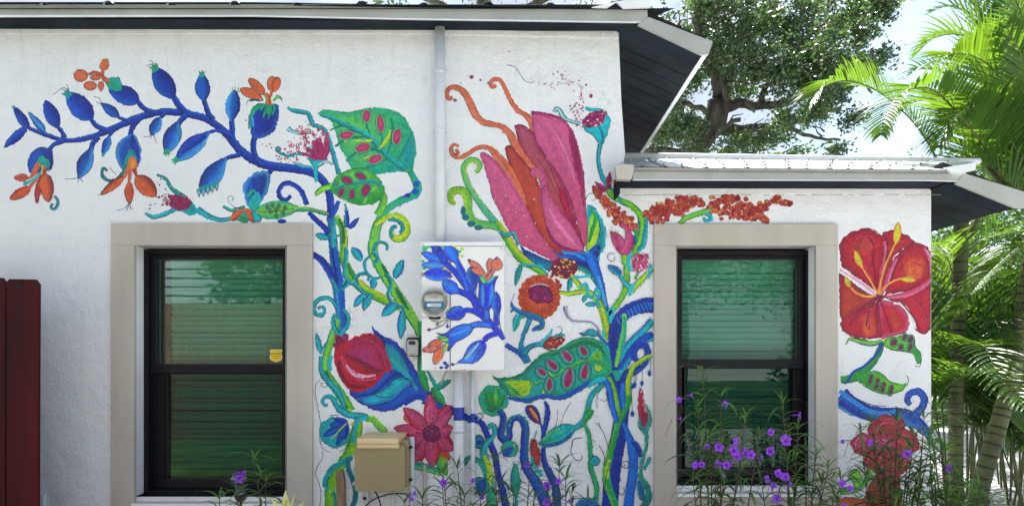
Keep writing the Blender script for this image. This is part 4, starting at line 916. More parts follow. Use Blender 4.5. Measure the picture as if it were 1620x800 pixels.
p = Paint(); p.st('786,352,8 798,370,12 810,390,14 822,406,14 838,418,13 852,427,12 866,438,8','g','y','G',ink=.5,e='gyg'); p.st('790,350,3 804,374,5 820,398,5 844,420,4','Y','Y'); p.st('790,366,4 802,372,5 812,368,4 816,376,4 820,388,4','t','c','t',ink=.5); p.st('820,420,3 836,420,4 852,420,4 862,428,4 863,440,4','t','c',ink=.5); p.pod(824,418,815,452,10,'T','t','s',ink=.5); p.build('painted_stem','lime green stem passing behind the cabinet corner')
# ---- brown bud and orange flower
p = Paint(); p.st('903,434,7 912,446,8 924,458,9 938,466,10 948,480,12 956,500,13 961,522,13 965,545,13 967,568,12','y','Y','g',ink=.4); p.st('884,462,5 900,464,7 920,461,8 932,464,7','y','Y','g',ink=.4); p.st('905,446,4 903,438,5 918,438,4 934,436,3','t','c',ink=.3); p.pod(903,440,899,461,8,'T','t','c',ink=.5)
p.st('918,456,4 926,448,4 930,456,5 930,466,5 938,472,4','t','c',ink=.4); p.st('940,470,4 944,458,4 949,464,5 944,476,5 948,486,5','t','c',ink=.4); p.pod(928,466,922,478,8,'T','c','t',ink=.5); p.pod(942,480,926,482,9,'T','c','t',ink=.5); p.build('painted_stem','lime stem with small turquoise leaves in the centre')
p = Paint(); p.poly('876,434 890,440 908,438 908,430 898,426 880,428','g','Y',ink=.2); p.poly('871,424 874,414 884,408 898,410 910,414 914,424 908,434 896,440 882,438 874,432','q','R',ink=.2); p.dots('878,418 892,414 906,422 896,432 882,430',70,4,(1,2.6),'qRRxa',.1,21); p.dots('884,412 906,414',10,3,(.8,1.8),'aY',0,22); p.build('painted_bud','dark maroon seeded bud above the orange flower')
p = Paint()
for k_ in range(20):
    a_ = 2*math.pi*k_/20; p.blob(853+26*math.cos(a_), 470+28*math.sin(a_), 8, 7, 'O' if k_ % 2 else 'o', 'O', a_, ink=.0)
p.blob(853,470,28,29,'o','O',ink=0,lob=.03,var=.14)
for k_ in range(24):
    a_ = 2*math.pi*k_/24+.05; r0_, r1_ = rg.uniform(17,21), rg.uniform(25,31); p.ln(f'{853+r0_*math.cos(a_)},{470+r0_*math.sin(a_)} {853+r1_*math.cos(a_+.06)},{470+r1_*math.sin(a_+.06)}',1.1,'R')
p.poly('837,456 850,451 866,453 872,462 874,476 862,480 846,477 836,470','v','q',ink=.4,inkc='q'); p.dots('842,460 866,460 868,472 844,472',36,2.5,(1.8,3.2),'vqMMm',.0,23); p.ln('838,453 852,449 868,452',1.8,'i'); p.dots('880,446 886,452 882,458',14,2.5,(1.5,2.6),'OR',0,24); p.dots('868,434 874,438',8,2.5,(1.5,2.6),'OR',0,25)
p.build('painted_flower','round orange ruffled flower with a purple centre')
p = Paint(); p.st('840,498,8 835,512,7 829,528,6 825,545,7 826,556,9 831,566,12 834,574,12','T','t','b',ink=.5,e='tbt'); p.st('809,478,3 812,486,6 822,493,8 834,498,9 846,501,9 856,506,8 857,516,7 848,519,8 842,523,4','T','b','t',ink=.5); p.st('830,500,3 822,504,5 818,512,7 814,522,3','t','s'); p.st('820,498,5 815,508,6 813,524,3','t','c',ink=.4); p.st('812,488,3 808,494,3','T'); p.ln('808,480 812,470 814,464',.9)
p.st('800,545,8 810,551,8 822,558,9 829,566,8','n','b','n',ink=.4,e='TbT'); p.st('828,560,9 836,550,8 846,545,7 858,544,8','T','t','b',ink=.4); p.build('painted_stem','teal forked stem between the cabinet and the big leaf')
p = Paint(); p.st('856,546,8 864,536,6 874,534,5 884,538,3','t','c',ink=.4); p.poly('858,547 866,535 880,531 893,534 889,544 876,551 864,551','R','q','B',(0,1),4,ink=.5); p.dots('866,542 886,538',30,2.6,(.8,1.5),'ORa',0,26); p.st('864,534,5 870,529,4 874,520,2','t','c'); p.st('878,532,4 888,529,4 894,531,2','t'); p.ln('884,530 889,522 886,516 882,518',.9); p.ln('858,548 866,553 880,553',1); p.build('painted_bud','red-brown bud above the big spotted leaf of the centre')
p = Paint(); p.st('894,484,7 896,494,6 900,502,4 908,507,3 922,508,2.4 934,509,2.4 944,516,2.6 948,528,2.6 952,544,2.2','n','i','i',ink=.2); p.poly('916,526 924,526 932,520 942,522 948,528 940,533 930,530 922,531','c','T','t',ink=.6); p.st('946,530,4 956,540,5 962,550,4','t','b'); p.st('953,522,3 955,534,4','c'); p.build('painted_tendril','thin blue tendril with a small turquoise leaf')
# ---- big centre leaf
p = Paint()
p.poly('779,595 792,597 808,597 824,590 836,578 846,568 860,559 878,553 894,546 906,538 922,534 938,535 952,542 964,554 974,568 980,584 978,600 964,600 948,603 934,608 918,618 902,628 886,632 870,628 852,632 836,637 818,634 802,624 790,610','s','G','t',(-1,.3),12,ink=.45,inkc='G',sp=4)
p.st('858,562,3 884,556,8 906,546,10 930,540,11 952,550,11 968,568,10 978,588,8','G','G','s',var=.1); p.st('800,628,3 830,633,5 860,626,5 880,629,6 904,622,7 926,608,6 950,600,5','n','b','n',e='bnb'); p.st('846,606,4 864,598,6 890,586,7 912,574,8 936,568,8 956,576,8 970,592,6','g','e','g',e='ggt',ink=.3,inkc='G')
p.poly('797,604 814,600 830,600 844,604 838,618 826,628 812,624','g','e','G',(0,1),5,ink=.4,inkc='G')
for i_ in range(7): p.st(f'{800+i_*4},{604+i_*3.2},1.5 {816+i_*3},{604+i_*3},3 {838},{603+i_},1.5','y' if i_%2 else 'Y')
for s_ in ('844,604,2 856,600,4 866,592,3','858,610,2 860,600,3','930,566,3 940,556,5 946,550,2'): p.st(s_,'e','t')
p.poly('938,557 948,556 953,568 940,567','g','y',ink=.2); p.poly('940,577 952,580 948,588 940,584','y','Y',ink=.3); p.poly('866,584 880,583 872,592 866,592','y','Y',ink=.2); p.poly('858,607 862,604 862,618 858,622','y','Y',ink=.2)
def seed(x,y,rx,ry,ro,ha=5):
    p.blob(x,y+1,rx+ha,ry+ha,'s','T',R(ro),ink=1,inkc='G'); p.blob(x,y+1,rx+ha-2.2,ry+ha-2.2,'e','t',R(ro),ink=0)
    c_, s_ = math.cos(R(ro)), math.sin(R(ro)); p.pod(x-s_*-ry*1.1*-1 if 0 else x+s_*ry*1.15, y-c_*ry*1.15, x-s_*ry, y+c_*ry, rx*2, 'm','M','m',a=1.35,b=.55,ink=0,neck=.1)
for q in ((923,555,5.5,8,-30),(897,563,5.5,10,-42),(874,577,5.5,9.5,-45),(857,588,4.5,8,-50),(869,608,4.5,10,4),(899,598,7,15,12),(925,588,5.5,12,10)): seed(*q)
p.build('painted_leaf','big dark green leaf with maroon teardrop seeds in the wall centre')
p = Paint(); p.blob(780,633,23,24,'T','s',ink=.7,lob=.03,inkc='G',var=.12); p.pod(785,645,768,620,16,'g','g','G',ink=.5,inkc='G'); p.pod(786,644,783,613,13,'g','e','G',ink=.5,inkc='G'); p.pod(787,645,798,624,9,'G','g'); p.pod(784,646,768,646,8,'g','G')
for q in ((766,640),(796,634),(790,616),(774,612),(776,655),(795,650)): p.ln(f'785,646 {q[0]},{q[1]}',1,'G')
p.build('painted_leaf','round dark green leaf with lime lobes')
p = Paint(); p.st('789,648,8 796,658,10 794,676,11 792,688,12 799,696,13 806,690,10 806,676,9 808,666,9 816,660,10 826,664,11 831,678,12 830,700,13 829,724,14 834,740,16 848,762,18 860,786,20 868,812,20','N','n','T',e='nbT',ink=.5)
for i_ in range(26):
    t_ = i_/25; 
    x_, y_ = (836-2*t_*0, 668+t_*80) if i_ < 20 else (838+(i_-20)*4, 748+(i_-20)*6); p.ln(f'{x_-4},{y_} {x_+.5},{y_+.6}',1.1,'T')
for q in ((806,672),(808,664),(814,658),(822,656),(830,660),(834,666)): p.blob(*q,2.4,2.4,'t')
p.build('painted_stem','snaking navy stem with scaly teal edge')
p = Paint(); p.st('757,664,9 764,672,10 771,688,10 776,700,10 783,720,10 788,748,10 795,775,11 802,806,12','N','n','n',ink=.5); p.ln('752,668 752,659 758,653 764,656 762,661 757,660',1.2); p.build('painted_stem','thin navy stem falling from the narrow conduit')
p = Paint(); p.st('774,679,3 773,674,5 779,671,6 783,679,7 780,690,7 770,700,9 765,712,12 768,732,15 773,752,16 776,775,15 778,806,15','T','c','t',e='sgs',ink=.4); p.st('766,720,5 774,742,8 775,770,6','y','Y'); p.st('740,724,3 734,728,5 736,736,5','G','s'); p.st('735,734,6 740,724,6 752,724,7 762,734,8 768,748,8','s','t','g',ink=.5); p.blob(757,698,9,11,'t','T',ink=.5); p.blob(759,699,5,4,'n'); p.build('painted_vine','teal curled vine over a green stem near the small pipe')
p = Paint(); p.blob(806,709,13.5,13,'t','s',ink=.6); p.pod(796,720,812,706,13,'b','n','b'); p.st('816,700,2 812,706,3','y'); p.build('painted_leaf','small round teal leaf with a blue eye')
p = Paint(); p.blob(760,768,14,14,'T','t',ink=.6); p.pod(760,778,765,757,14,'n','b','n'); p.pod(752,772,750,760,8,'t','s'); p.build('painted_leaf','round blue-green leaf low behind the petunias')
p = Paint(); p.pod(816,785,815,732,17,'t','s','T',a=.9,ink=.6); p.st('815,736,2 812,731,3','t'); p.st('816,782,5 817,806,5','t'); p.build('painted_leaf','narrow teal leaf standing upright')
p = Paint(); p.poly('833,642 842,640 850,647 855,660 856,670 846,668 836,660 831,650','n','N',ink=.6); p.poly('835,643 838,640 846,648 852,660 856,671 848,667 840,658','R','q','O',(0,1),4,ink=.4); p.st('838,645,2 845,655,5 851,664,2','O','a'); p.st('862,634,4 866,648,8 865,664,8 861,682,6 858,696,4','b','n','N',ink=.4); p.st('856,670,3 858,684,3 858,692,2','n'); p.build('painted_bud','navy bud split open on a red-brown seed')
p = Paint(); p.poly('841,694 846,693 851,704 854,722 852,738 845,730 839,712','B','R','r',(0,1),3,ink=.6,inkc='q'); 
for i_ in range(9): p.ln(f'{842+i_*.7},{698+i_*4.2} {850+i_*.5},{696+i_*4.2}',1,'R')
p.st('846,692,2 848,684,2 849,680,1','t'); p.st('841,722,3 843,734,5 852,744,6 858,752,5','t','c'); p.build('painted_chili','red ribbed pod like a chilli in the lower centre')
p = Paint(); p.st('860,704,5 859,718,7 863,736,9 871,752,12 878,768,12 881,790,14 882,812,14','N','n','b',e='nTb',ink=.4); p.build('painted_stem','navy stem below the teal boat-shaped leaf')
p = Paint(); p.poly('851,701 858,694 868,682 882,674 896,670 906,672 910,678 904,690 894,698 880,704 866,706 856,705','c','t','s',(0,1),5,ink=.6,inkc='G'); p.st('854,702,3 872,703,5 890,697,6 905,684,4','T','b','T'); p.st('858,696,2 872,684,3 890,678,3','s','e'); p.ln('856,699 876,694 894,684 904,676',1,'G')
p.st('906,677,7 916,672,9 924,664,9 929,650,9 932,636,9 938,622,10 948,612,9 956,606,7','t','c','t',ink=.4,e='stt'); p.st('922,668,7 932,658,7 938,648,5','G','g'); p.st('934,642,3 930,650,5 926,655,3','g'); p.build('painted_leaf','boat-shaped teal leaf on a twisted stalk')
p = Paint(); p.st('924,670,5 930,682,6 933,700,7 934,720,8 935,740,8 941,758,8 944,776,8 941,795,8 941,806,8','g','s','g',ink=.5); p.blob(941,728,8,8,'t','c',ink=.3); p.ln('935,728 937,722 944,722 947,729 942,734 938,730 941,727',1.2,'T'); p.build('painted_vine','thin green vine with a teal snail curl')
p = Paint(); p.poly('906,808 910,796 918,789 930,786 942,790 950,800 952,808','b','t',ink=.4)
for i_ in range(6): p.pod(930,812,912+i_*7,794-abs(i_-2.5)*-1.6,7,'N','n','c')
p.build('painted_leaf','ribbed blue dome at the bottom edge')
# ---- trunk
p = Paint()
p.st('966,590,12 974,604,22 983,624,24 985,646,22 981,672,24 977,700,26 971,730,27 967,765,27 964,808,27','b','N','n',e='nnN',ink=.3)
p.st('962,596,8 970,614,9 975,640,10 977,660,10','g','y','g'); p.st('992,612,10 994,632,10 988,650,9 978,668,10 971,694,10 964,722,12 959,744,13 961,764,13 968,784,12 976,808,12','g','g','G',ink=.3,e='egs')
p.st('964,726,4 960,740,6 961,756,5','y','Y'); p.st('986,600,7 984,624,7 986,646,5','b','U'); p.st('985,668,5 992,684,10 999,704,14 1002,728,16 1000,758,16 996,780,16 994,808,18','b','U','b',ink=.35)
p.st('946,605,5 956,601,8 962,610,9 966,632,10 971,652,9 976,668,6','b','U','n',ink=.4); p.st('930,612,4 944,602,8 958,598,6','t','c'); p.st('956,548,10 968,566,14 976,584,18 982,600,16','s','t','c',var=.1)
p.build('painted_trunk','deep blue and green trunk from which the centre stems fan out')
p = Paint()
p.st('976,585,14 972,560,14 970,538,17 976,512,20 988,496,21 1004,487,22 1020,483,24 1033,483,26','n','N','n',ink=.5,rough=1.2)
for i_ in range(11):
    t_ = i_/10; x_ = 978+t_*54; y_ = 500-math.sin(t_*1.6)*24; p.st([[x_-2,y_+1,3],[x_+1,y_+8,3.4],[x_+4,y_+14,1]],'l','b')
p.build('painted_arch','dark blue ribbed arch touching the right window surround')
p = Paint(); p.st('980,580,14 988,556,12 1000,540,12 1014,526,12 1024,516,12 1032,506,10','t','c','b',ink=.4); p.st('982,584,14 994,564,13 1006,548,14 1020,536,15 1033,531,15','c','b','n',ink=.4,rough=1.2)
for i_ in range(10): p.ln(f'{992+i_*4.2},{566-i_*3.6} {995+i_*4.2},{556-i_*3.2}',2,'n')
p.st('974,580,6 978,560,7 984,536,8 987,514,8 987,496,8','y','y','s',ink=.3); p.st('988,500,4 988,530,5 982,556,4','s'); p.build('painted_arch','turquoise and blue arcs under the ribbed arch')
p = Paint(); p.st('984,606,14 992,592,14 1004,586,12 1016,578,11 1023,566,11 1024,554,11 1018,546,11 1008,547,12 1002,556,12 1003,566,11 1009,570,6','b','n','N',ink=.5,e='nnb'); p.st('1031,562,7 1022,565,7 1012,572,8 1002,580,8 996,594,9 993,608,9 994,624,8','y','Y','g',ink=.4)
for (xa_,xb_,y0_,y1_) in ((1028,1027,566,588),(1015,1015,584,604),(1003,1001,588,608),(1006,1004,590,606),(998,1000,610,652)):
    p.ln(f'{xa_},{y0_} {xa_+1},{(y0_+y1_)/2} {xb_},{y1_}',.8); p.pod(xb_,y1_-2,xb_,y1_+7,5,'n','b','n',ink=.4)
p.build('painted_tendril','royal blue spiral with hanging ink drops')
p = Paint(); p.poly('1010,650 1020,640 1028,650 1030,668 1026,680 1025,700 1020,722 1014,740 1019,756 1028,768 1031,785 1024,800 1018,810 1010,808 1018,790 1022,778 1014,762 1010,742 1015,722 1020,700 1017,684 1010,672','t','s','T',(0,1),4,ink=.5); p.poly('1012,612 1016,618 1020,636 1025,655 1023,672 1018,676 1012,660 1009,640','r','m','R',(0,1),3,ink=.5,inkc='q'); p.dots('1014,618 1022,650',16,1.2,(.5,1),'w',0,41)
p.st('998,698,4 1004,700,7 1010,708,7 1013,722,5','N','n','b',ink=.4); p.st('1018,742,4 1024,732,6 1029,722,3','s','t',ink=.4); p.pod(1016,790,1010,758,11,'T','b','t',ink=.5); p.st('1010,756,2 1009,748,1','t'); p.build('painted_chili','slender crimson bud in a teal cup by the right window')
# ---- ink flourishes
p = Paint()
for s_, g_ in (('920,676 928,668 940,667 950,676 957,690 962,708 964,730 958,756 955,780 951,806',.15),('906,700 903,712 908,724 917,728 921,721 917,714 911,717',.1),('905,706 906,696 916,692 934,694 946,702 955,718 957,735',.25),('948,690 952,700 945,707 938,706',.2),('926,690 936,694 944,686 942,678',.2),('956,612 946,622 944,640 946,660 950,680',.3),('960,616 962,626 956,634 948,630',.3),('912,622 900,640 890,660 886,678',.4),('870,632 880,645 882,660 876,680 868,694',.35),('876,708 884,730 890,750 900,775 906,800',.35),('985,740 983,733 990,728 995,734 990,740 986,737 989,734',.1),('976,780 978,770 984,768 988,776 983,782 979,778',.1),('1005,720 1002,740 1012,752 1006,766',.4),('866,716 872,740 880,760 884,776',.3),('1020,762 1014,780 1022,792 1016,800',.4),
                ('730,132 728,131',.0),('802,103 814,106 822,116 830,128 842,132',.25),('836,184 846,178 860,178 870,184',.4),('882,130 892,133 900,130 908,128',.3)): p.ln(s_,1.0 if g_ < .3 else .8,'k',g_)
p.build('painted_ink_line','fine black ink curls in the white centre')
# ---- seeds cloud, teal cup flower, vine down to the tulip
p = Paint()
p.st('877,178,6 880,172,6 886,176,7 890,184,8 897,190,6 908,193,4 918,196,5','t','z','t',ink=.6); p.st('926,171,4 936,174,5 946,174,5 955,177,6','t','c',ink=.4)
p.poly('922,198 932,199 946,192 952,180 960,178 966,188 964,204 958,220 952,232 949,236 946,226 938,214 928,208','c','t','c',(1,0),4,ink=.5); p.st('948,200,3 953,216,4 951,230,3','t','T'); p.poly('920,195 930,182 944,175 956,177 956,188 946,198 930,202','v','M',ink=.2); p.dots('926,194 940,184 954,180 950,192 934,198',55,3.4,(1.2,2.8),'vmMWj',.1,51)
p.dots('918,192 912,180 914,165 920,150 918,136 908,126 896,120 884,122',80,6,(.6,1.9),'jmMvi',.35,52); p.dots('882,136 866,133 850,131 840,128',14,2.4,(.6,1.5),'jmi',.3,53); p.blob(935,152,3,3.4,'m','M'); p.blob(746,122,3.2,3,'m','j',ink=1); p.blob(760,127,2,2,'m'); p.blob(773,132,2,2,'i','k',ink=1); p.blob(805,82,1.2,1.2,'M'); p.build('painted_flower','turquoise cup of purple seeds high beside the wall corner')
p = Paint(); p.st('950,228,6 947,244,6 948,262,6 953,280,7 959,292,7 968,304,8 976,314,8 988,321,8 1000,326,8 1010,336,8 1013,350,8 1010,366,7 1008,382,7','T','c','t',ink=.5)
p.st('960,298,6 966,308,9 976,318,6','g','y'); p.st('982,316,4 994,322,9 1008,334,10 1016,350,10 1015,370,10 1009,388,9 1003,402,8','g','y','g',ink=.5); p.st('1024,340,5 1022,356,6 1020,372,8 1017,388,7 1008,398,6','T','t','c',ink=.5); p.pod(1000,386,1006,371,13,'T','b','t',ink=.4); p.st('998,360,3 1006,368,5 1008,380,4','G','g'); p.build('painted_vine','teal and lime vine dropping beside the wall corner')
p = Paint(); p.pod(962,300,965,272,9,'m','M','P',ink=.4); p.pod(960,302,941,288,8,'m','P','M',ink=.4); p.pod(958,302,945,298,6,'m','M'); p.dots('966,294 974,288 972,296',14,2.2,(1.4,2.4),'OdR',.1,61); p.dots('956,302 952,308',5,2,(1,1.8),'Od',.1,62); p.build('painted_blossom','little magenta petals on the vine by the gutter end')
def blooms(path, n_, sp, seed, lb):
    n_ = int(n_*1.25)
    q = Paint(); rr_ = random.Random(seed); c = spline([a[:2] for a in pts(path)], 1.5); wv = pts(path)
    for _ in range(n_):
        k_ = rr_.randrange(len(c)); t_ = k_/len(c); sp_ = np.interp(t_, np.linspace(0,1,len(sp)), sp); x = c[k_][0]+rr_.gauss(0, sp_*.5); y = c[k_][1]+rr_.uniform(-sp_, sp_)
        ra = rr_.uniform(2.4, 4.4); ch = rr_.choice('OoRBddOaO'); q.blob(x, y, ra, ra*rr_.uniform(.7,1.1), ch, rr_.choice('OBRd'), rr_.uniform(0,3), ink=1 if rr_.random() < .6 else 0, inkc='R')
    return q.build('painted_blossom', lb)
blooms('940,298 950,312 962,325 975,338 990,350 1004,360',110,(2,4,7,9,8,4),1,'slanting orange blossom spray left of the vine')
blooms('1028,346 1045,336 1062,327 1080,325 1098,318 1112,322',170,(8,14,15,13,7,3),2,'dense orange blossom spray above the right window, the nearer to the corner')
p = Paint(); p.st('1074,354,6 1084,346,8 1098,340,9 1112,336,9 1126,334,10','g','y','s',ink=.4); p.st('1116,338,4 1124,342,5 1124,348,5 1116,349,4 1112,344,3','t','c',ink=.5); p.build('painted_stem','short green stem above the right window')
blooms('1124,330 1145,324 1165,328 1185,336 1200,340 1214,350',190,(6,15,20,14,7,3),3,'widest orange blossom spray above the right window'); blooms('1180,336 1198,330 1214,326 1228,315 1240,320 1251,323',60,(7,7,6,6,4,1.5),4,'thin orange blossom spray pointing right')
# ---- tulip, pink pompom, branch
p = Paint()
p.st('1002,400,9 993,408,8 991,430,10 990,452,10 984,470,9 972,486,9 964,496,8','g','y','g',ink=.4); p.st('986,404,8 988,418,8','g','y'); p.st('1032,424,7 1022,436,7 1008,450,8 998,462,8','y','Y','g',ink=.4); p.st('1010,420,3 1008,434,3 1004,442,4','g'); p.st('1030,418,3 1028,428,5 1024,440,4','t','c',ink=.4); p.st('998,398,4 994,412,7 996,430,5','t','c'); p.st('978,432,4 984,442,5 990,450,7 1000,456,4','t','c',ink=.4); p.st('1004,448,3 998,458,6 996,468,4','c')
p.pod(982,434,962,420,13,'T','b','c',ink=.6); p.st('960,498,7 968,490,8 964,510,6','t','c'); p.build('painted_stem','lime stem carrying the magenta tulip')
p = Paint(); p.pod(986,404,966,366,20,'P','m','W',a=.85,bend=3,ink=.7,inkc='q'); p.pod(986,404,976,371,16,'p','P','m',a=.85,ink=.7,inkc='q'); p.st('986,402,14 994,388,15 995,372,11 990,360,7 982,355,3','m','P','p',ink=.7,inkc='q'); p.dots('968,362 976,368 982,364',16,3,(.6,1.2),'Yax',0,71); p.blob(979,392,1,2.5,'q'); p.ln('972,402 964,401 961,408 966,414 972,411 972,406',1.1); p.build('painted_tulip','small magenta tulip with curling petals')
p = Paint(); p.blob(1012,417,12,12,'W','m',ink=0,lob=.12,var=.25); p.dots('1004,410 1014,406 1022,414 1016,424 1004,424',60,3.5,(1.2,2.6),'mWPpR',.3,72); p.build('painted_pompom','small pink pompom flower left of the right window')

# ---- right of the right window: hibiscus
p = Paint(); hp = dict(ink=.5, inkc='q', sp=4)
p.poly('1328,386 1336,374 1350,366 1370,361 1386,366 1398,376 1400,390 1397,410 1391,436 1388,464 1374,452 1356,440 1342,428 1331,418','A','D','r',(1,1),9,**hp); p.poly('1345,375 1368,368 1384,380 1380,400 1360,404 1342,396','A','r','B',(1,1),8,ink=0,var=.3)
p.poly('1397,368 1408,364 1424,367 1438,374 1448,384 1434,392 1418,402 1406,425 1398,450 1391,464 1390,440 1396,408','A','D','B',(0,1),5,**hp)
p.poly('1426,396 1440,386 1456,384 1470,394 1474,420 1474,448 1456,456 1434,460 1410,464 1400,468 1402,450 1408,428 1414,410','A','D','r',(-1,.6),10,**hp); p.poly('1428,412 1446,402 1462,408 1466,428 1452,444 1432,446','O','A','o',(0,1),8,ink=0,var=.25)
p.poly('1398,470 1424,464 1450,458 1474,450 1475,490 1474,518 1460,528 1448,520 1440,504 1430,488 1416,478','A','D','r',(.3,1),8,**hp)
p.poly('1390,474 1402,476 1416,480 1430,490 1438,508 1436,522 1424,528 1406,532 1392,532','r','W','A',(0,1),8,**hp); p.poly('1390,474 1392,500 1396,530 1380,535 1360,535 1342,530 1331,520 1332,505 1346,494 1364,486','r','D','A',(0,1),9,**hp)
p.poly('1360,500 1378,492 1386,510 1384,530 1366,530','O','r','o',(0,1),6,ink=0); p.poly('1404,486 1416,490 1424,512 1416,526','O','r',ink=0)
p.poly('1328,432 1342,442 1358,454 1374,464 1386,472 1372,482 1350,492 1330,502','A','D','O',(0,1),7,**hp)
p.st('1328,426,4 1344,436,5 1360,446,6 1378,460,7 1388,468,4','w','h','w'); p.st('1390,460,5 1394,430,5 1400,400,5 1398,382,4','h','W','r'); p.st('1394,466,5 1402,446,8 1408,428,7 1418,408,4','h','W','r'); p.st('1404,470,4 1430,466,7 1454,456,8 1472,442,6','h','W','r'); p.st('1414,478,2 1430,484,4 1440,500,5 1448,520,4','w','w'); p.st('1462,392,3 1472,412,6 1474,440,6','W','h')
for s_ in ('1388,470 1376,490 1370,516','1390,472 1386,500 1388,528','1384,470 1362,490 1344,512','1392,474 1402,500 1410,526','1380,400 1384,430 1386,456','1372,372 1382,390 1380,420','1428,402 1416,424 1408,450','1424,476 1444,500 1456,522','1400,372 1404,392 1398,430'): p.st([[*q[:2], 2.6] for q in pts(s_)],'D','R',var=.3); p.ln(s_,.9,'q',.3)
for s_ in ('1350,380 1362,372 1376,372','1344,404 1362,412 1380,440','1440,470 1460,490 1466,510','1350,510 1364,498 1380,486','1340,456 1356,462 1370,472','1416,376 1430,382','1444,416 1456,420','1376,500 1374,520'): p.st([[*q[:2], 3] for q in pts(s_)],'W','r','D',var=.3)
p.blob(1390,470,9,6,'q','R'); p.dots('1382,472 1398,470',10,3,(1,2.4),'qv',0,81)
for s_, q in (('1390,466,3 1392,450,3 1399,424,3 1408,402,3 1416,386,3',(1417,387,1421,352,13)),('1388,464,3 1378,446,3 1368,430,3 1362,420,3',(1362,423,1352,396,11)),('1386,467,3 1372,469,3 1356,464,3 1346,455,3',(1344,454,1337,438,9)),('1392,466,3 1402,452,3 1416,443,3 1428,440,3',(1424,441,1449,443,9))):
    p.st(s_,'a','a','a',ink=.3,inkc='O'); p.pod(*q,'a','Y','a',a=.9,b=.8,ink=.4,inkc='O')
p.build('painted_hibiscus','huge red hibiscus with four yellow stamens at the wall end')
p = Paint(); p.st('1396,538,4 1380,543,8 1360,540,7 1344,536,4 1338,545,1.5','g','y','n',ink=.6); p.poly('1396,542 1404,534 1420,531 1440,528 1446,536 1448,548 1456,558 1457,572 1450,574 1446,562 1434,556 1416,554 1404,550','y','g','g',(1,0),5,ink=.6)
for q in ((1414,541,5,6),(1425,549,3.5,5),(1440,549,3.5,6),(1431,533,3,6),(1441,536,4,6)): p.blob(q[0],q[1],q[2]+1.5,q[3]+1.5,'t','s',ink=1); p.blob(*q,'R','q',.4)
p.ln('1457,572 1454,580 1448,578',1); p.build('painted_leaf','green seeded leaf hanging directly below the hibiscus')
p = Paint(); p.st('1396,541,6 1391,554,10 1384,568,11 1374,580,13 1360,592,16 1344,599,14 1330,600,11','g','g','G',ink=.5); p.st('1395,542,3 1388,558,4 1368,578,4 1350,588,4 1342,600,4 1336,607,3','b','n'); p.poly('1352,597 1366,588 1386,587 1398,594 1408,603 1424,607 1436,606 1428,616 1412,622 1394,622 1376,615 1362,606','g','g','y',(1,.2),5,ink=.6)
for q in ((1378,596),(1376,603),(1388,602),(1386,611),(1398,608),(1396,616),(1410,613),(1408,620)): p.blob(q[0]-.5,q[1]+1,5,5.5,'t','g',R(25),ink=1); p.blob(*q,3,4.6,'R','q',R(30),ink=0)
p.ln('1436,606 1437,598 1434,594',1); p.build('painted_leaf','lower green leaf with a row of dark red seeds')
p = Paint(); p.st('1328,626,34 1342,638,32 1360,648,28 1380,654,26 1402,657,28 1422,658,30 1440,662,26 1456,672,18 1468,684,12 1475,700,6','l','b','n',e='bbn',ink=.45); p.st('1328,618,7 1350,634,7 1372,648,6 1398,654,6 1418,648,5','l','U','l'); p.st('1328,634,10 1350,650,9 1376,662,7 1400,666,5','N','n'); p.ln('1332,616 1356,630 1380,640 1404,642',1,'N',.2); p.ln('1340,622 1360,636 1386,648 1410,646',1,'N',.2)
p.st('1440,664,14 1450,654,14 1460,642,12 1461,628,12 1452,619,12 1440,622,11 1435,632,10 1440,640,7','n','b','n',ink=.5); p.blob(1447,634,3,4,'w'); p.build('painted_wave','thick blue wave with a curled crest below the leaves')
p = Paint()
for (x_,y_,r_,c_) in ((1404,682,30,'A'),(1367,702,20,'W'),(1430,700,24,'B'),(1396,706,26,'W'),(1388,730,20,'A'),(1418,730,22,'O')):
    p.blob(x_,y_,r_,r_*.9,c_,'A',ink=.6,lob=.05,var=.3,inkc='q')
    for k_ in range(2): p.curl(x_+rg.uniform(-3,3),y_+rg.uniform(-3,3),r_*.75-k_*2.5,r_*.5-k_*2,rg.uniform(0,360),.6,1.8,1.7,'W' if k_%2 else 'R','h' if k_==1 else 'W')
p.poly('1388,740 1402,744 1420,744 1424,770 1422,810 1356,810 1372,776','r','R','B',(0,1),6,ink=.4,inkc='q',rough=1.2)
p.build('painted_hibiscus','red ruffled flower half hidden behind the petunias')
p = Paint(); p.st('1328,776,10 1346,775,10 1362,768,9 1372,756,9 1376,742,9','y','g','g',ink=.5); p.poly('1344,746 1354,742 1362,750 1364,764 1354,774 1350,762 1342,752','y','e',ink=.6); p.ln('1340,752 1348,742 1362,742 1368,748',1); p.poly('1316,796 1330,787 1350,786 1368,793 1376,806 1316,810','o','r',ink=.5,inkc='q'); p.build('painted_leaf','lime leaf over an orange petal at the bottom right of the wall')

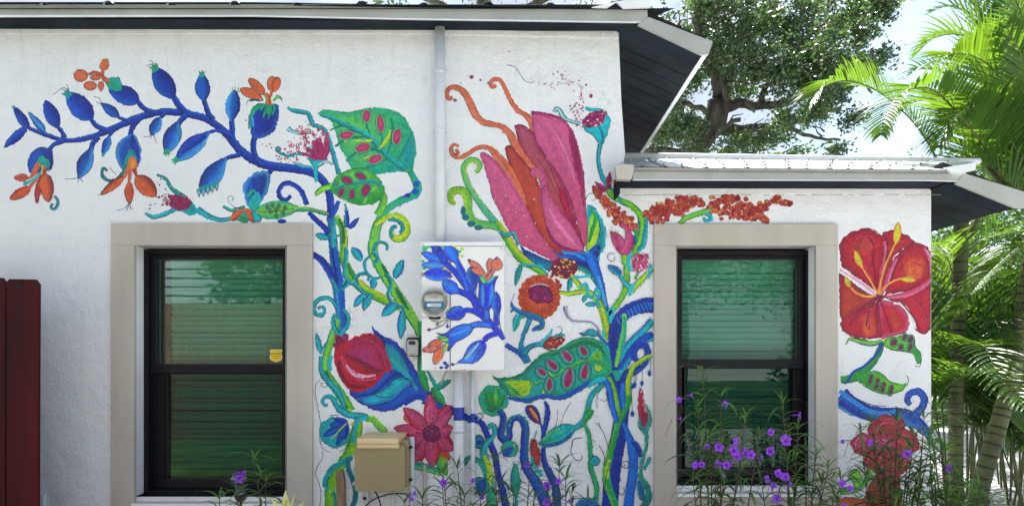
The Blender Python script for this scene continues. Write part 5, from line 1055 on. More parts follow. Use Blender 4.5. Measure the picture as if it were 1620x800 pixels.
# ================================================================== METER CABINET AND OTHER FITTINGS
m_cab = pm('white_cabinet_enamel', (.80,.81,.81), .35, .03, 2, .0003, 40)
YC = -.135
cab = empty('meter_cabinet', (W(733,586).x, 0, W(0,586).z), 'white steel electric meter cabinet painted with blue flowers, pipes above and below', 'meter cabinet')
def cprism(a, y0, y1, nm, mat, par, bev=.002, pj=None):
    m = MB(); m.prism(a, y0, y1, proj=pj); return m.build(nm, mat, par, bevel=bev)
cprism([(667.5,384),(797,384),(797,585.5),(667.5,585.5)], YC+.012, 0, 'housing', m_cab, cab, .003, YC)
cprism([(713.2,390),(797.5,390),(797.5,585),(713.2,585)], YC, YC+.0115, 'door', m_cab, cab, .0015, YC)
cprism([(667,390),(711.2,390),(711.2,501),(667,501)], YC+.002, YC+.0115, 'meter_cover', m_cab, cab, .0015, YC)
cprism([(667,502.6),(711.2,502.6),(711.2,585),(667,585)], YC+.002, YC+.0115, 'lower_cover', m_cab, cab, .0015, YC)
cprism([(665.8,382.6),(799,382.6),(799,388.6),(665.8,388.6)], YC-.004, .0, 'top_flange', m_cab, cab, .0015, YC)
for (x_, y_) in ((796,386),(669.5,386),(689,582),(793,393)):
    m = MB(); v = W(x_,y_,YC); m.lathe([(0,-.0065),(.004,-.006),(.0045,-.003),(.0045,0)], (v.x, YC, v.z), 'Y', 10); m.build('screw', m_gray, cab)
cprism([(728,584),(737,584),(737,589),(728,589)], YC-.002, YC+.006, 'latch', m_trim, cab, .001, YC)
# pipes
def pipe(nm, x_, ya, yb, r, mat=m_pvc, par=cab, y=None):
    y = -r-.012 if y is None else y; a = W(x_, ya, y); b_ = W(x_, yb, y); m = MB(); m.tube([(a.x,y,b_.z),(a.x,y,a.z)], r, 18); return m.build(nm, mat, par, smooth=True)
pipe('service_pipe', 696, 40, 390, .0315)
for py in (115, 206): 
    pipe('pipe_collar', 696, py-1.5, py+1.8, .0335, y=-.0435); cprism([(685,py-1),(707,py-1),(707,py+2),(685,py+2)], -.012, -.002, 'strap', m_pvc, cab, .001)
pipe('conduit', 726, 583, 830, .0335); pipe('pipe_collar', 726, 676, 684, .037, y=-.0455); cprism([(714,679),(744,679),(744,682.5),(714,682.5)], -.010, -.001, 'strap', m_pvc, cab, .001)
pipe('conduit', 748, 583, 830, .0145); pipe('conduit', 672, 735, 830, .012, m_trim)
a_ = W(703, 596, -.06); m = MB(); m.tube([tuple(W(709,584,-.08)), tuple(W(703,594,-.07)), tuple(W(697,607,-.05))], .008, 8); m.build('ground_wire_clamp', m_gray, cab, smooth=True)
# blue band of paint carried round the conduits
m_blue = pm('blue_band_paint', '#1238a8', .5, .25, 30)
m = MB(); v = W(726,652,-.0455); m.lathe([(.0340,-.045),(.0345,-.044),(.0345,.034),(.0340,.036)], (v.x,-.0455,v.z-.002), 'Z', 18); m.build('painted_band', m_blue, cab, smooth=True)
m = MB(); v = W(748,660,-.0265); m.lathe([(.0149,-.03),(.0152,-.029),(.0152,.026),(.0149,.027)], (v.x,-.0265,v.z), 'Z', 14); m.build('painted_band', m_blue, cab, smooth=True)
p = Paint(); p.st('731,658,14 738,660,11 746,663,12 756,664,11','b','n','N',rough=1.8); p.build('painted_stem','ragged blue stroke carried past the white conduits')
# the meter
mc = W(688.5, 479, YC); r0 = 22.5/K*.966
m_ring = pm('meter_ring_steel', (.55,.56,.52), .3, .08, 5, metal=.6); m_mface = pm('meter_beige', (.62,.61,.52), .45, .05, 8); m_mblue = pm('meter_blue_label', (.03,.22,.42), .4, .1, 8)
m_dome, n, l, b = new_mat('meter_glass_dome'); n.remove(b); tr = n.new('ShaderNodeBsdfTransparent'); gl = n.new('ShaderNodeBsdfGlossy'); gl.inputs['Roughness'].default_value = .05; fr = n.new('ShaderNodeFresnel'); fr.inputs[0].default_value = 1.45
ms = n.new('ShaderNodeMixShader'); l.new(fr.outputs[0], ms.inputs[0]); l.new(tr.outputs[0], ms.inputs[1]); l.new(gl.outputs[0], ms.inputs[2]); l.new(ms.outputs[0], n['Material Output'].inputs['Surface'])
mo = MB().lathe([(r0*1.0,0),(r0*1.02,-.012),(r0*1.02,-.03),(r0*.97,-.036),(r0*.86,-.037),(r0*.85,-.030)], (mc.x,YC+.002,mc.z), 'Y', 48).build('meter', m_ring, cab, smooth=True)
MB().lathe([(r0*.86,-.03),(r0*.84,-.032),(0,-.032)], (mc.x,YC,mc.z), 'Y', 40).build('meter_face', m_mface, mo)
MB().lathe([(r0*.84,-.034),(r0*.80,-.10),(r0*.74,-.118),(r0*.55,-.124),(0,-.126)], (mc.x,YC,mc.z), 'Y', 40).build('meter_dome', m_dome, mo, smooth=True)
q = MB(); zc_ = mc.z
q.box((mc.x-r0*.72,YC-.06,zc_+r0*.06),(mc.x+r0*.72,YC-.033,zc_+r0*.55)); q.build('meter_shroud', m_mface, mo, bevel=.006)
q = MB(); q.box((mc.x-r0*.33,YC-.066,zc_+r0*.28),(mc.x+r0*.30,YC-.061,zc_+r0*.60)); q.build('display', pm('meter_display', (.36,.38,.34), .3, .1, 5), mo, bevel=.002)
q = MB(); q.box((mc.x-r0*.66,YC-.058,zc_-r0*.42),(mc.x+r0*.66,YC-.034,zc_+r0*.05)); q.build('label_plate', m_mblue, mo, bevel=.004)
q = MB(); q.box((mc.x-r0*.48,YC-.060,zc_-r0*.30),(mc.x+r0*.46,YC-.0585,zc_-r0*.10)); q.build('serial_label', m_cab, mo)
for i_ in range(12): 
    q = MB(); X = mc.x-r0*.2+i_*r0*.05; q.box((X,YC-.0607,zc_-r0*.27),(X+.0008+.0006*(i_ % 3),YC-.0601,zc_-r0*.14)); q.build('barcode_line', m_gap, mo)
for (xa_,xb_,ya_,yb_) in ((679,697,501,504.5),(682,686,504,508),(691,694,505,514),(690,695,510,516),(685,688,503,509)): cprism([(xa_,ya_),(xb_,ya_),(xb_,yb_),(xa_,yb_)], YC-.012, YC, 'seal_clip', m_gap if xb_-xa_>10 else m_gray, cab, .001, YC)
# flowers painted on the cabinet (two leaves of steel, one picture)
c_rough = .25
p = Paint(m_paint2, YC, cab, c_rough, .00002); BX = dict(ink=.95, inkc='k')
for q in ((671,388,4,'s'),(676,390,4,'e'),(672,394,4,'s'),(681,388,5,'s'),(689,389,4,'s'),(697,391,4,'s'),(699,398,4,'s'),(702,404,3,'t'),(706,388,3,'e'),(720,390,3.5,'Y'),(722,396,3.5,'e'),(727,398,3,'s'),(731,394,3.3,'Y'),(719,401,3,'Y'),(724,404,3.3,'e'),(731,405,3.2,'Y'),(723,413,2.6,'t'),(709,417,3,'s'),(686,421,2.6,'t'),(671,424,3.5,'s'),(669,413,3,'s'),(715,388,3,'Y')): p.blob(q[0],q[1],q[2],q[2]*.85,q[3],var=.02)
p.st('797,537,5 790,527,8 782,518,9 773,509,11 764,499,12 757,488,12 750,474,11 744,463,10 737,452,10 729,441,9 720,430,9 712,423,9 704,415,9 697,406,10','u','u','n',**BX,var=.08); p.st('744,462,10 738,446,9 731,430,9 725,418,8 720,408,8','n','u','U',**BX,var=.08)
p.pod(722,414,705,388,20,'u','U','u',a=.95,b=.7,**BX); p.pod(702,414,682,387,12,'n','u','n',b=.8,**BX); p.pod(700,410,690,386,13,'u','N','u',b=.7,**BX); p.pod(699,414,667,399,14,'u','U','u',b=.7,**BX); p.pod(703,420,667,419,13,'u','l','u',b=.7,**BX); p.pod(706,416,694,398,11,'N','u','n',**BX)
p.st('716,437,3 708,436,4','u'); p.pod(713,436,671,433,19,'u','u','U',a=1,b=.65,**BX); p.ln('671,433 666,430',1); p.ln('671,434 665,434',1); p.ln('671,435 666,438',1); p.ln('700,428 712,435',1); p.ln('702,424 714,433',1)
p.st('748,474,8 740,467,8 730,462,8 722,459,9','u','u','n',**BX); p.pod(725,461,700,446,21,'u','U','u',a=.95,b=.6,**BX)
p.st('744,468,7 748,458,6 750,450,6','u','u','n',**BX); p.pod(750,454,745,421,20,'u','N','U',a=.95,b=.7,**BX)
p.st('770,505,9 770,496,9 769,486,10','u','U','n',**BX)
p.poly('758,438 764,444 768,447 774,444 788,436 784,446 782,462 782,476 778,486 768,490 760,486 757,474 758,458','u','n','u',(0,1),4,ink=.95,sp=3); p.st('764,450,4 764,466,8 764,484,3','u','l','u'); p.st('778,450,3 777,466,7 774,482,3','u','U','l'); p.ln('767,448 768,466 770,486',1); p.ln('757,440 753,464 757,480 762,488',1)
p.st('786,515,7 785,500,6 786,492,6','u','u','n',**BX); p.pod(786,498,785,461,14,'u','n','U',a=1,b=.75,**BX); p.ln('785,461 791,470 792,486 790,500 792,518 797,530',1)
p.pod(768,448,760,436,8,'g','e','g',**BX); p.pod(770,447,784,437,7,'g','l','e',**BX)
p.st('770,442,3 766,432,3 760,424,4','d','o','d',**BX); p.pod(762,427,742,413,10,'o','d','o',a=.9,b=.5,**BX); p.pod(766,434,746,425,9,'o','d','o',a=1,b=.5,**BX); p.st('771,442,3 773,432,3 776,427,3','d','o','d',**BX); p.pod(773,430,776,408,8,'o','d','o',a=1,b=.6,**BX); p.st('771,442,4 778,432,4 782,427,4','d','o','d',**BX); p.blob(786,418,9,9.5,'o','d',ink=1); p.pod(786,411,785,406,4,'W','m'); p.pod(745,413,740,411,5,'M','q'); p.pod(748,424,744,422,4,'M','q')
p.st('760,497,8 750,492,7 740,490,7 732,491,7','u','u','n',**BX); p.pod(736,491,706,501,21,'U','u','n',a=.85,b=.5,**BX); p.ln('708,502 700,508 694,510',1); p.ln('708,505 702,513 692,518 682,521',1); p.ln('709,506 708,514',1); p.blob(679,521,3,2,'v',ink=1); p.blob(708,516,2,2.5,'n',ink=1); p.ln('732,486 722,485 710,494',1)
p.st('776,515,8 764,513,8 752,513,8 745,516,9','u','U','n',**BX); p.poly('744,512 748,520 744,528 734,535 722,541 716,548 708,556 710,544 704,538 708,532 698,530 690,526 702,528 712,522 720,517 732,513','u','n','U',(1,-.4),4,ink=.95,sp=3); p.st('712,530,3 724,526,6 740,520,3','U','l','u')
p.pod(710,536,692,533,6,'e','g','G',**BX); p.pod(710,538,695,538,6,'Y','e','g',**BX); p.pod(709,542,700,558,6,'Y','e','Y',**BX); p.st('703,546,2.5 696,550,2.5 690,554,2.5','d','o',ink=.6); p.st('700,548,2.5 697,554,2.5','d','o',ink=.6)
p.pod(700,540,677,548,12,'o','o','O',a=.9,b=.55,**BX); p.pod(692,550,668,554,10,'o','d','O',a=.9,b=.5,**BX); p.pod(698,552,687,576,14,'o','o','d',a=.85,b=.65,**BX); p.blob(670,554,2,2.4,'O',ink=1); p.blob(679,548,2,2.4,'O',ink=1)
p.st('790,526,8 782,528,8 772,532,8 766,538,8','u','u','n',**BX); p.poly('767,538 770,548 766,558 758,568 748,575 736,574 724,573 732,566 738,554 746,544 756,539','u','u','l',(-1,.2),5,ink=.95,sp=3); p.st('758,542,2 746,556,5 736,568,4','l','z','l'); p.ln('765,540 758,556 748,572',1); p.ln('726,573 718,577 714,577',1)
for q in ((704,574,3,2.5),(708,578,2.5,2.5),(698,581,3,2),(706,581,2.5,2),(716,576,2.5,2)): p.blob(*q,'n',ink=1)
p.build('painted_flowers','bright blue buds with orange flowers on the cabinet front')
q = MB(); q.prism([(711.3,390),(713.1,390),(713.1,585),(711.3,585)], YC+.0096, YC+.0113, proj=YC); q.build('door_gap', m_gray, cab)

# key lock box
YL = -.05
lk = empty('key_lock_box', (W(653,563).x, 0, W(0,563).z), 'small grey and black key lock box on the wall left of the meter cabinet', 'lock box')
m_blk = pm('black_rubber', (.015,.015,.018), .5, .1, 20); m_lg = pm('silver_casting', (.42,.44,.46), .38, .06, 20, metal=.4)
def rrect(x0,x1,y0,y1,r): return [(x0+r,y0),(x1-r,y0),(x1,y0+r),(x1,y1-r),(x1-r,y1),(x0+r,y1),(x0,y1-r),(x0,y0+r)]
cprism(rrect(642.5,663.5,533,563.5,3), YL+.006, 0, 'body', m_blk, lk, .002, YL); cprism(rrect(643.8,661.5,537,562,2), YL, YL+.0058, 'front_plate', m_lg, lk, .0015, YL)
cprism(rrect(646.5,657.5,539,545,1.5), YL-.003, YL-.0001, 'shutter', m_blk, lk, .001, YL); text_mesh('lettering', 'Master', .011, (W(652.3,0,YL).x, YL-.001, W(0,561,YL).z), m_blk, lk)
# khaki utility box
YU = -.14
m_kh = pm('khaki_plastic', '#978a63', .55, .04, 3, .0003, 90); m_kh2 = pm('khaki_plastic_edge', '#a29d7c', .55, .04, 3)
ub = empty('utility_box', (W(601,776).x, 0, W(0,776).z), 'square khaki plastic irrigation box mounted low on the wall', 'utility box')
cprism(rrect(566,645,697,772,2), YU+.03, 0, 'housing', m_kh, ub, .004, YU); cprism(rrect(561,641,703,777,3), YU, YU+.028, 'lid', m_kh, ub, .005, YU)
for py in (718, 741, 762): cprism([(557.5,py),(561.5,py),(561.5,py+5.5),(557.5,py+5.5)], YU+.004, YU+.03, 'hinge', m_gray, ub, .001, YU)
for py in (710, 762): cprism([(645,py-2),(649,py-4),(651,py-1),(646,py+2)], YU+.035, YU+.06, 'latch', m_gap, ub, .001, YU)
pipe('conduit', 581, 770, 830, .013, m_pvc, ub); pipe('conduit', 622, 770, 830, .010, m_pvc, ub); pipe('conduit', 652, 690, 830, .016, m_pvc, ub)
cprism([(574,786),(579,786),(579,790),(574,790)], -.05, -.02, 'clip', m_gap, ub, .001)
m_wood = pm('raw_pine', (.80,.64,.38), .6, .25, 3, .0008, 20, stretch=(.6,8,8), col2=(.62,.44,.21)); 
pl_ = empty('wood_plank', (W(601,700).x, -.09, W(0,704).z), 'upper pale pine board resting crosswise on the khaki box', 'plank')
vs = [W(565,689,-.2), W(637,689,-.2), W(637,699.5,-.2), W(565,699.5,-.2)]
zt_, zb3 = W(0,693,-.17).z, W(0,701.5,-.17).z
q = MB(); xa_, xb_2 = W(564.5,0,-.17).x, W(630,0,-.17).x; q.box((xa_, -.17, zb3), (xb_2, .0-.004, zt_)); 
o = q.build('board', m_wood, pl_, bevel=.0015)
for v in o.data.vertices:
    if v.co.y > -.1: v.co.z += .018; v.co.x += .022 if v.co.x > xa_+.1 else .02
pl2 = empty('wood_plank', (W(601,705).x, -.09, W(0,708).z), 'lower thin pine board between the khaki box and the upper board', 'plank')
q = MB(); q.box((W(565,0,-.165).x, -.165, W(0,708.5,-.165).z), (W(631,0,-.165).x, -.01, W(0,702,-.165).z)); q.build('board', m_wood, pl2, bevel=.0015)
m_stake = pm('grey_brown_stake', (.30,.20,.12), .75, .3, 4, .001, 20, stretch=(8,8,.6))
stk_ = empty('wooden_stake', (W(540,830,-.06).x, -.06, 0), 'rough brown wooden stake leaning on the wall left of the khaki box', 'stake')
q = MB(); q.prism([(532,748),(538,742.5),(543,744),(545,762),(547,830),(549,900),(536,900),(534,830)], -.075, -.03, proj=-.06); q.build('post', m_stake, stk_, bevel=.003)
cb = empty('black_cable', (W(601,776).x, -.05, .5), 'thin black cable drooping below the khaki box', 'cable')
q = MB(); q.tube([tuple(W(x,y,-.06)) for x, y in ((578,800),(585,793),(598,786),(614,781),(630,779.5),(642,780.5),(648,785),(652,792))], .0045, 8); q.build('loop', m_blk, cb, smooth=True)
q = MB(); q.tube([tuple(W(x,y,-.055)) for x, y in ((592,774),(596,781),(600,790),(603,802),(604,830))], .0045, 8); q.build('drop', m_blk, cb, smooth=True)
# solar path lamp
sl_ = empty('solar_light', (W(379,800,-.35).x, -.35, 0), 'dark glass globe solar light standing before the left window sill', 'garden light')
m_dkg, n, l, b = new_mat('dark_glass'); b.inputs['Base Color'].default_value = (.008,.012,.03,1); b.inputs['Roughness'].default_value = .06; b.inputs['Specular IOR Level'].default_value = .8
v = W(377.5,754,-.35); rs = .042
q = MB().lathe([(rs*math.sin(a), rs*math.cos(a)) for a in np.linspace(.05, 2.75, 14)], (v.x,-.35,v.z), 'Z', 24).build('globe', m_dkg, sl_, smooth=True)
v2 = W(381,778,-.35); MB().lathe([(.010,.05),(.030,.045),(.034,.0),(.034,-.03),(.022,-.05),(.008,-.052),(.008,-.9)], (v2.x,-.35,v2.z), 'Z', 20).build('body', m_dkg, sl_, smooth=True)
MB().lathe([(rs*1.02,-.003),(rs*1.06,0),(rs*1.02,.003)], (v.x,-.35,v.z-.004), 'Z', 24).build('ring', m_gray, sl_, smooth=True)
# ================================================================== VEGETATION
def fast_mesh(name, V, nq, mat, kind='quad'):
    V = np.asarray(V, np.float32).reshape(-1, 3); me = bpy.data.meshes.new(name); n_ = len(V); k = 4 if kind == 'quad' else 3
    me.vertices.add(n_); me.vertices.foreach_set('co', V.ravel()); me.loops.add(n_); me.loops.foreach_set('vertex_index', np.arange(n_, dtype=np.int32))
    me.polygons.add(n_//k); me.polygons.foreach_set('loop_start', np.arange(0, n_, k, dtype=np.int32)); me.update(calc_edges=True); me.materials.append(mat); return me
def leaf_cloud(name, clumps, per, mat, parent, size=.11, sub=.32, seed=0, nsub=22, asp=.5, kind='stuff'):
    "many small folded leaves in twig clusters spread through rounded clumps"
    g_ = np.random.default_rng(seed); P = []
    for (c, r) in clumps:
        c = np.array(c); k = max(3, int(nsub*(r if r < 3 else 3)))
        d = g_.normal(0, 1, (k, 3)); d /= np.linalg.norm(d, axis=1)[:, None]; rad = r*g_.uniform(.25, 1.0, k)**.6
        cc = c+d*rad[:, None]*np.array([1, 1, .8])
        P.append(np.repeat(cc, per, 0)+g_.normal(0, 1, (k*per, 3))*sub*g_.uniform(.5, 1.2, (k, 1)).repeat(per, 0)*np.array([1, 1, .7]))
    P = np.vstack(P); m = len(P)
    t = g_.normal(0, 1, (m, 3)); t[:, 2] *= .6; t /= np.linalg.norm(t, axis=1)[:, None]; u = g_.normal(0, 1, (m, 3)); u = np.cross(t, u); u /= np.linalg.norm(u, axis=1)[:, None]
    s_ = size*g_.uniform(.6, 1.3, (m, 1)); nn = np.cross(t, u)*s_*.12
    V = np.stack([P-t*s_*.5, P+u*s_*asp*.5+nn, P+t*s_*.5, P-u*s_*asp*.5+nn], 1)
    o = link(name, fast_mesh(name, V, 4, mat), parent); 
    return o
def sp3(P, step=.06):
    P = [np.array(p, float) for p in P]; Q = [2*P[0]-P[1]]+P+[2*P[-1]-P[-2]]; out = []
    for i in range(1, len(Q)-2):
        n_ = max(2, int(np.linalg.norm(Q[i+1]-Q[i])/step))
        for k in range(n_):
            t = k/n_; a, b_, c, d = Q[i-1:i+3]; out.append(.5*((2*b_)+(-a+c)*t+(2*a-5*b_+4*c-d)*t*t+(-a+3*b_-3*c+d)*t**3))
    out.append(P[-1]); return np.array(out)

# ---- Mexican petunias along the wall
def leaf_mesh(L_, w_, curve, seed):
    r_ = random.Random(seed); m = MB(); n_ = 6; vs = []; x = z = 0; ang = .15
    for i in range(n_+1):
        t = i/n_; hw = w_/2*max(.04, math.sin(math.pi*min(1, (t*.94+.03))**.8))
        vs += [(-hw, x, z+hw*.35), (0, x, z), (hw, x, z+hw*.35)]
        ang -= curve/n_; x += L_/n_*math.cos(ang); z += L_/n_*math.sin(ang)
    return m.add(vs, [(i*3+j, i*3+j+1, i*3+j+4, i*3+j+3) for i in range(n_) for j in range(2)])
LM = {mt: [leaf_mesh(.13+.02*k, .0125+.002*(k % 3), .6+.3*k, k).mesh('leaf', mt, smooth=True) for k in range(6)] for mt in (m_leaf, m_leafd)}
def flower_mesh(seed, open_=1.0):
    r_ = random.Random(seed); m = MB(); na = 40; rings = [0, .12, .26, .5, .78, 1.0]; vs = []; R0 = .026
    for ri, r in enumerate(rings):
        for k in range(na):
            a = 2*math.pi*k/na; lobe = (.70+.30*abs(math.cos(2.5*a))**.6) if r > .3 else 1
            rr_ = R0*r*lobe; z = -.020*(1-min(1, r*2.2))**1.2+.004*r*math.sin(5*a+seed)*r+.002*math.sin(13*a+seed*2)*r*r-(.004*r*r)
            if open_ < 1: rr_ *= open_; z += .012*r
            vs.append((rr_*math.cos(a), rr_*math.sin(a), z))
    for ri in range(len(rings)-1):
        m.add([], []) 
    o = 0; m.v = vs
    for ri in range(len(rings)-1):
        for k in range(na): m.f.append((ri*na+k, ri*na+(k+1) % na, (ri+1)*na+(k+1) % na, (ri+1)*na+k)); m.mi.append(1 if ri < 1 else 0)
    t = MB(); t.tube([(0,0,-.018),(0,0,-.032),(0,.002,-.048)], [.004,.0025,.0015], 6)
    m.add(t.v, t.f, 0); me = m.mesh('flower', (m_petal, m_petald), smooth=True); return me
FM = [flower_mesh(1), flower_mesh(4), flower_mesh(9, .75), flower_mesh(15, .86)]
def place(nm, me, par, M):
    o = bpy.data.objects.new(nm, me); COL.objects.link(o); o.parent = par; o.matrix_parent_inverse = Matrix.Translation(-world_loc(par)); o.matrix_basis = M; return o
def ori(d, up):
    d = Vector(d).normalized(); x = d.cross(up); x = x.normalized() if x.length > 1e-4 else Vector((1,0,0)); z = x.cross(d)
    return Matrix((x, d, z)).transposed().to_4x4()
class Clump:
    def __init__(s, px, y, label, seed, dark=.4):
        s.y = y; s.r = random.Random(seed); b_ = W(px, 800, y); s.base = Vector((b_.x, y, .04)); s.dark = dark
        s.root = empty('petunia_plant', s.base, label, 'flowering plant', 'purple petunias along the foot of the wall')
    def stalk(s, px, py, dy=0, sp=.032, x0=None, lean=0, size=1.0, bare=.35, term=5, top=True):
        r = s.r; tip = W(px, py, s.y+dy); b_ = s.base+Vector((((W(x0,800,s.y).x-s.base.x) if x0 is not None else r.uniform(-.05,.05)), r.uniform(-.04,.04), 0))
        mid = b_.lerp(tip, .5)+Vector((lean*.1+r.uniform(-.02,.02), r.uniform(-.02,.02), .05))
        c = sp3([b_, mid, tip], .03); n_ = len(c)
        m = MB(); m.tube([tuple(q) for q in c], [.005*(1-i/n_)+.0018 for i in range(n_)], 6); m.build('stem', m_stem, s.root, smooth=True)
        L_ = n_*.03; sp *= 1.15; k = int(L_*(1-bare)/sp); ph = r.uniform(0, 6)
        for i in range(k):
            t = bare+(1-bare)*i/max(1, k); q = c[min(n_-1, int(t*n_))]; tn = Vector(c[min(n_-1, int(t*n_)+1)]-c[max(0, int(t*n_)-1)]).normalized()
            if q[2] < .42 and r.random() < .8: continue
            ph += 1.3
            for sgn in (0, math.pi):
                a = ph+sgn; sd_ = Vector((math.cos(a), math.sin(a)*.75, 0)); d = (sd_*r.uniform(.7,1.1)+tn*r.uniform(.35,.95)).normalized()
                sz = 1.12*size*r.uniform(.65,1.12)*(1.05-.3*t); mt = m_leafd if r.random() < s.dark else m_leaf
                place('leaf', r.choice(LM[mt]), s.root, Matrix.Translation(q)@ori(d, Vector((0,0,1)))@Matrix.Rotation(r.uniform(-.5,.5), 4, 'Y')@Matrix.Scale(sz, 4))
        if top:
            for i in range(term):
                a = i*2*math.pi/term+r.uniform(-.3,.3); d = Vector((math.cos(a)*.6, math.sin(a)*.5, r.uniform(.5,1.3)))
                place('leaf', r.choice(LM[m_leafd if r.random() < s.dark else m_leaf]), s.root, Matrix.Translation(tip)@ori(d, Vector((0,0,1)))@Matrix.Scale(size*r.uniform(.6,.95), 4))
        return s
    def flower(s, px, py, side=0, sc=1.0, dy=-.03):
        r = s.r; p_ = W(px, py, s.y+dy); n_ = Vector((side*.95+r.uniform(-.25,.25), -1+abs(side)*.85, r.uniform(-.1,.35))).normalized()
        M = Matrix.Translation(p_)@n_.to_track_quat('Z', 'Y').to_matrix().to_4x4()@Matrix.Rotation(r.uniform(0,6), 4, 'Z')@Matrix.Scale(sc*.96*r.uniform(.88,1.08), 4)
        place('flower', FM[r.choice((0,1,0,1,3))] if sc > .8 else FM[2], s.root, M)
        e_ = p_-n_*.045; m = MB(); m.tube([tuple(p_-n_*.04), tuple(e_+Vector((0,.02,-.03))), tuple(e_+Vector((r.uniform(-.02,.02),.04,-.09)))], .0012, 5); m.build('pedicel', m_stem, s.root); return s
c = Clump(418, -.55, 'petunia with one flower in front of the solar light and left window', 1, .15)
c.stalk(402,728,x0=424,sp=.04,bare=.45).stalk(372,772,x0=398,sp=.045,bare=.4).stalk(420,762,x0=424,sp=.04,term=7).stalk(347,790,x0=352,term=6).stalk(448,800,x0=440,term=4).flower(378,757,.35,1.05).flower(384,748,.8,.9)
c = Clump(700, -.6, 'thin petunia with a violet flower below the pink daisy', 2, .7)
c.stalk(701,748,x0=706,bare=.6,term=7,sp=.045).stalk(700,772,x0=712,sp=.04).stalk(724,742,x0=748,sp=.05,bare=.5).stalk(668,790,x0=664,term=6).stalk(640,796,x0=640,term=5).flower(701,763).flower(655,780,.7,.8).flower(652,789,-.5,.7)
c = Clump(800, -.62, 'tall dark-leaved petunia before the snaking navy stem', 3, .75)
c.stalk(783,730,x0=812,sp=.04,bare=.5,term=7,lean=-.3).stalk(838,742,x0=838,sp=.04,bare=.5,term=8).stalk(760,790,x0=764,term=6).stalk(735,785,x0=730,term=6).stalk(812,772,x0=806).stalk(790,768,x0=780).flower(749,760,-.5,.8).flower(834,735,.6,.8).flower(762,786,.2,.7)
c = Clump(870, -.6, 'petunia with four violet flowers left of the blue ribbed dome', 4, .7)
c.stalk(885,738,x0=868,sp=.04,bare=.45,term=8,lean=.3).stalk(866,782,x0=858,sp=.04).stalk(905,780,x0=900,sp=.05).stalk(845,790,x0=846).stalk(895,760,x0=884).stalk(930,795,x0=925,term=5).flower(865,767,0,1.0).flower(883,760,.3,.95).flower(865,794).flower(901,793,.5,.75)
c = Clump(1150, -.72, 'tall petunia bush crowded with violet flowers before the right window', 5, .45)
for q in ((1112,590),(1104,645),(1140,628),(1124,690),(1180,660),(1150,705),(1200,690),(1130,735),(1172,745),(1096,760)): c.stalk(*q,x0=1130+(q[0]-1130)*.25,sp=.036,bare=.25,size=1.0)
for q in ((1075,632,-.3,.8),(1093,625,.8,.7),(1146,639,.2,.85),(1076,662,.9,.6),(1138,707,0,1.05),(1162,712,0,1.1),(1165,722,.1,1.1),(1181,716,0,1),(1188,719,0,1.1),(1136,734,0,1),(1150,735,0,1.1),(1144,752,.2,.7),(1101,735,.1,.9),(1110,734,.1,.9),(1118,706,.4,.8),(1165,697,.3,.9),(1099,738,0,.7)): c.flower(*q)
c = Clump(1265, -.68, 'spreading petunia bush under the right window sill with violet flowers', 6, .3)
for q in ((1238,640),(1262,680),(1290,722),(1310,740),(1330,758),(1245,725),(1300,765),(1255,775),(1320,785),(1205,765),(1285,790),(1275,712)): c.stalk(*q,x0=1262+(q[0]-1262)*.3,sp=.034,bare=.2)
for q in ((1264,656,.8,.8),(1220,683,.2,.9),(1244,696,0,1.3),(1218,713,0,1.2),(1204,723,.6,.7),(1230,748,0,1),(1243,754,0,1.15),(1223,767,0,.9),(1215,757,.3,.9),(1230,788,0,1.1),(1250,766,.6,.8),(1333,764,0,1.0),(1346,773,.1,.95),(1334,800,0,.9)): c.flower(*q)
c = Clump(1430, -.6, 'dark petunia bush growing over the lower red hibiscus', 7, .6)
for q in ((1362,684),(1378,668),(1394,690),(1420,668),(1446,690),(1462,662),(1436,715),(1410,722),(1382,716),(1395,752),(1425,745),(1455,738),(1368,744),(1470,705),(1410,775),(1440,778),(1375,792)): c.stalk(*q,x0=1430+(q[0]-1430)*.25,sp=.034,bare=.2,lean=-.2)
for q in ((1334,698,-.8,.7),(1378,700,.4,.9),(1436,718,0,1.1)): c.flower(*q)
c = Clump(1500, -.5, 'green petunia bush at the wall corner with one open flower', 8, .12)
for q in ((1482,650),(1470,690),(1495,715),(1478,735),(1510,745),(1525,765),(1540,785),(1500,770),(1470,770),(1550,770),(1455,790),(1520,795),(1490,792),(1565,792)): c.stalk(*q,x0=1500+(q[0]-1500)*.4,sp=.032,bare=.15,size=1.1)
c.flower(1503,741,0,1.15)
# pale yellow lily at the left window
YY = -.75
ly = empty('lily', Vector((W(462,800,YY).x, YY, .04)), 'pale yellow lily bloom by the lower right corner of the left window', 'flower')
m = MB(); m.tube([tuple(W(466,1000,YY)),tuple(W(464,900,YY)),tuple(W(462,812,YY))], .006, 8); m.build('stem', m_leaf, ly, smooth=True)
def lpetal(x0,y0,x1,y1,w_,nm='petal',mat=m_lily,dy=0,cup=.012):
    a, b_ = W(x0,y0,YY), W(x1,y1,YY+dy); n_ = 8; vs = []; s_ = (b_-a).cross(Vector((0,1,0))).normalized()
    for i in range(n_+1):
        t = i/n_; c_ = a.lerp(b_, t)+Vector((0,-cup*math.sin(math.pi*t)*1.5,0)); hw = w_*max(.03, math.sin(math.pi*(t*.95+.03)**.8))
        vs += [tuple(c_-s_*hw+Vector((0,-cup,0))), tuple(c_), tuple(c_+s_*hw+Vector((0,-cup,0)))]
    q = MB(); q.add(vs, [(i*3+j,i*3+j+1,i*3+j+4,i*3+j+3) for i in range(n_) for j in range(2)]); q.build(nm, mat, ly, smooth=True)
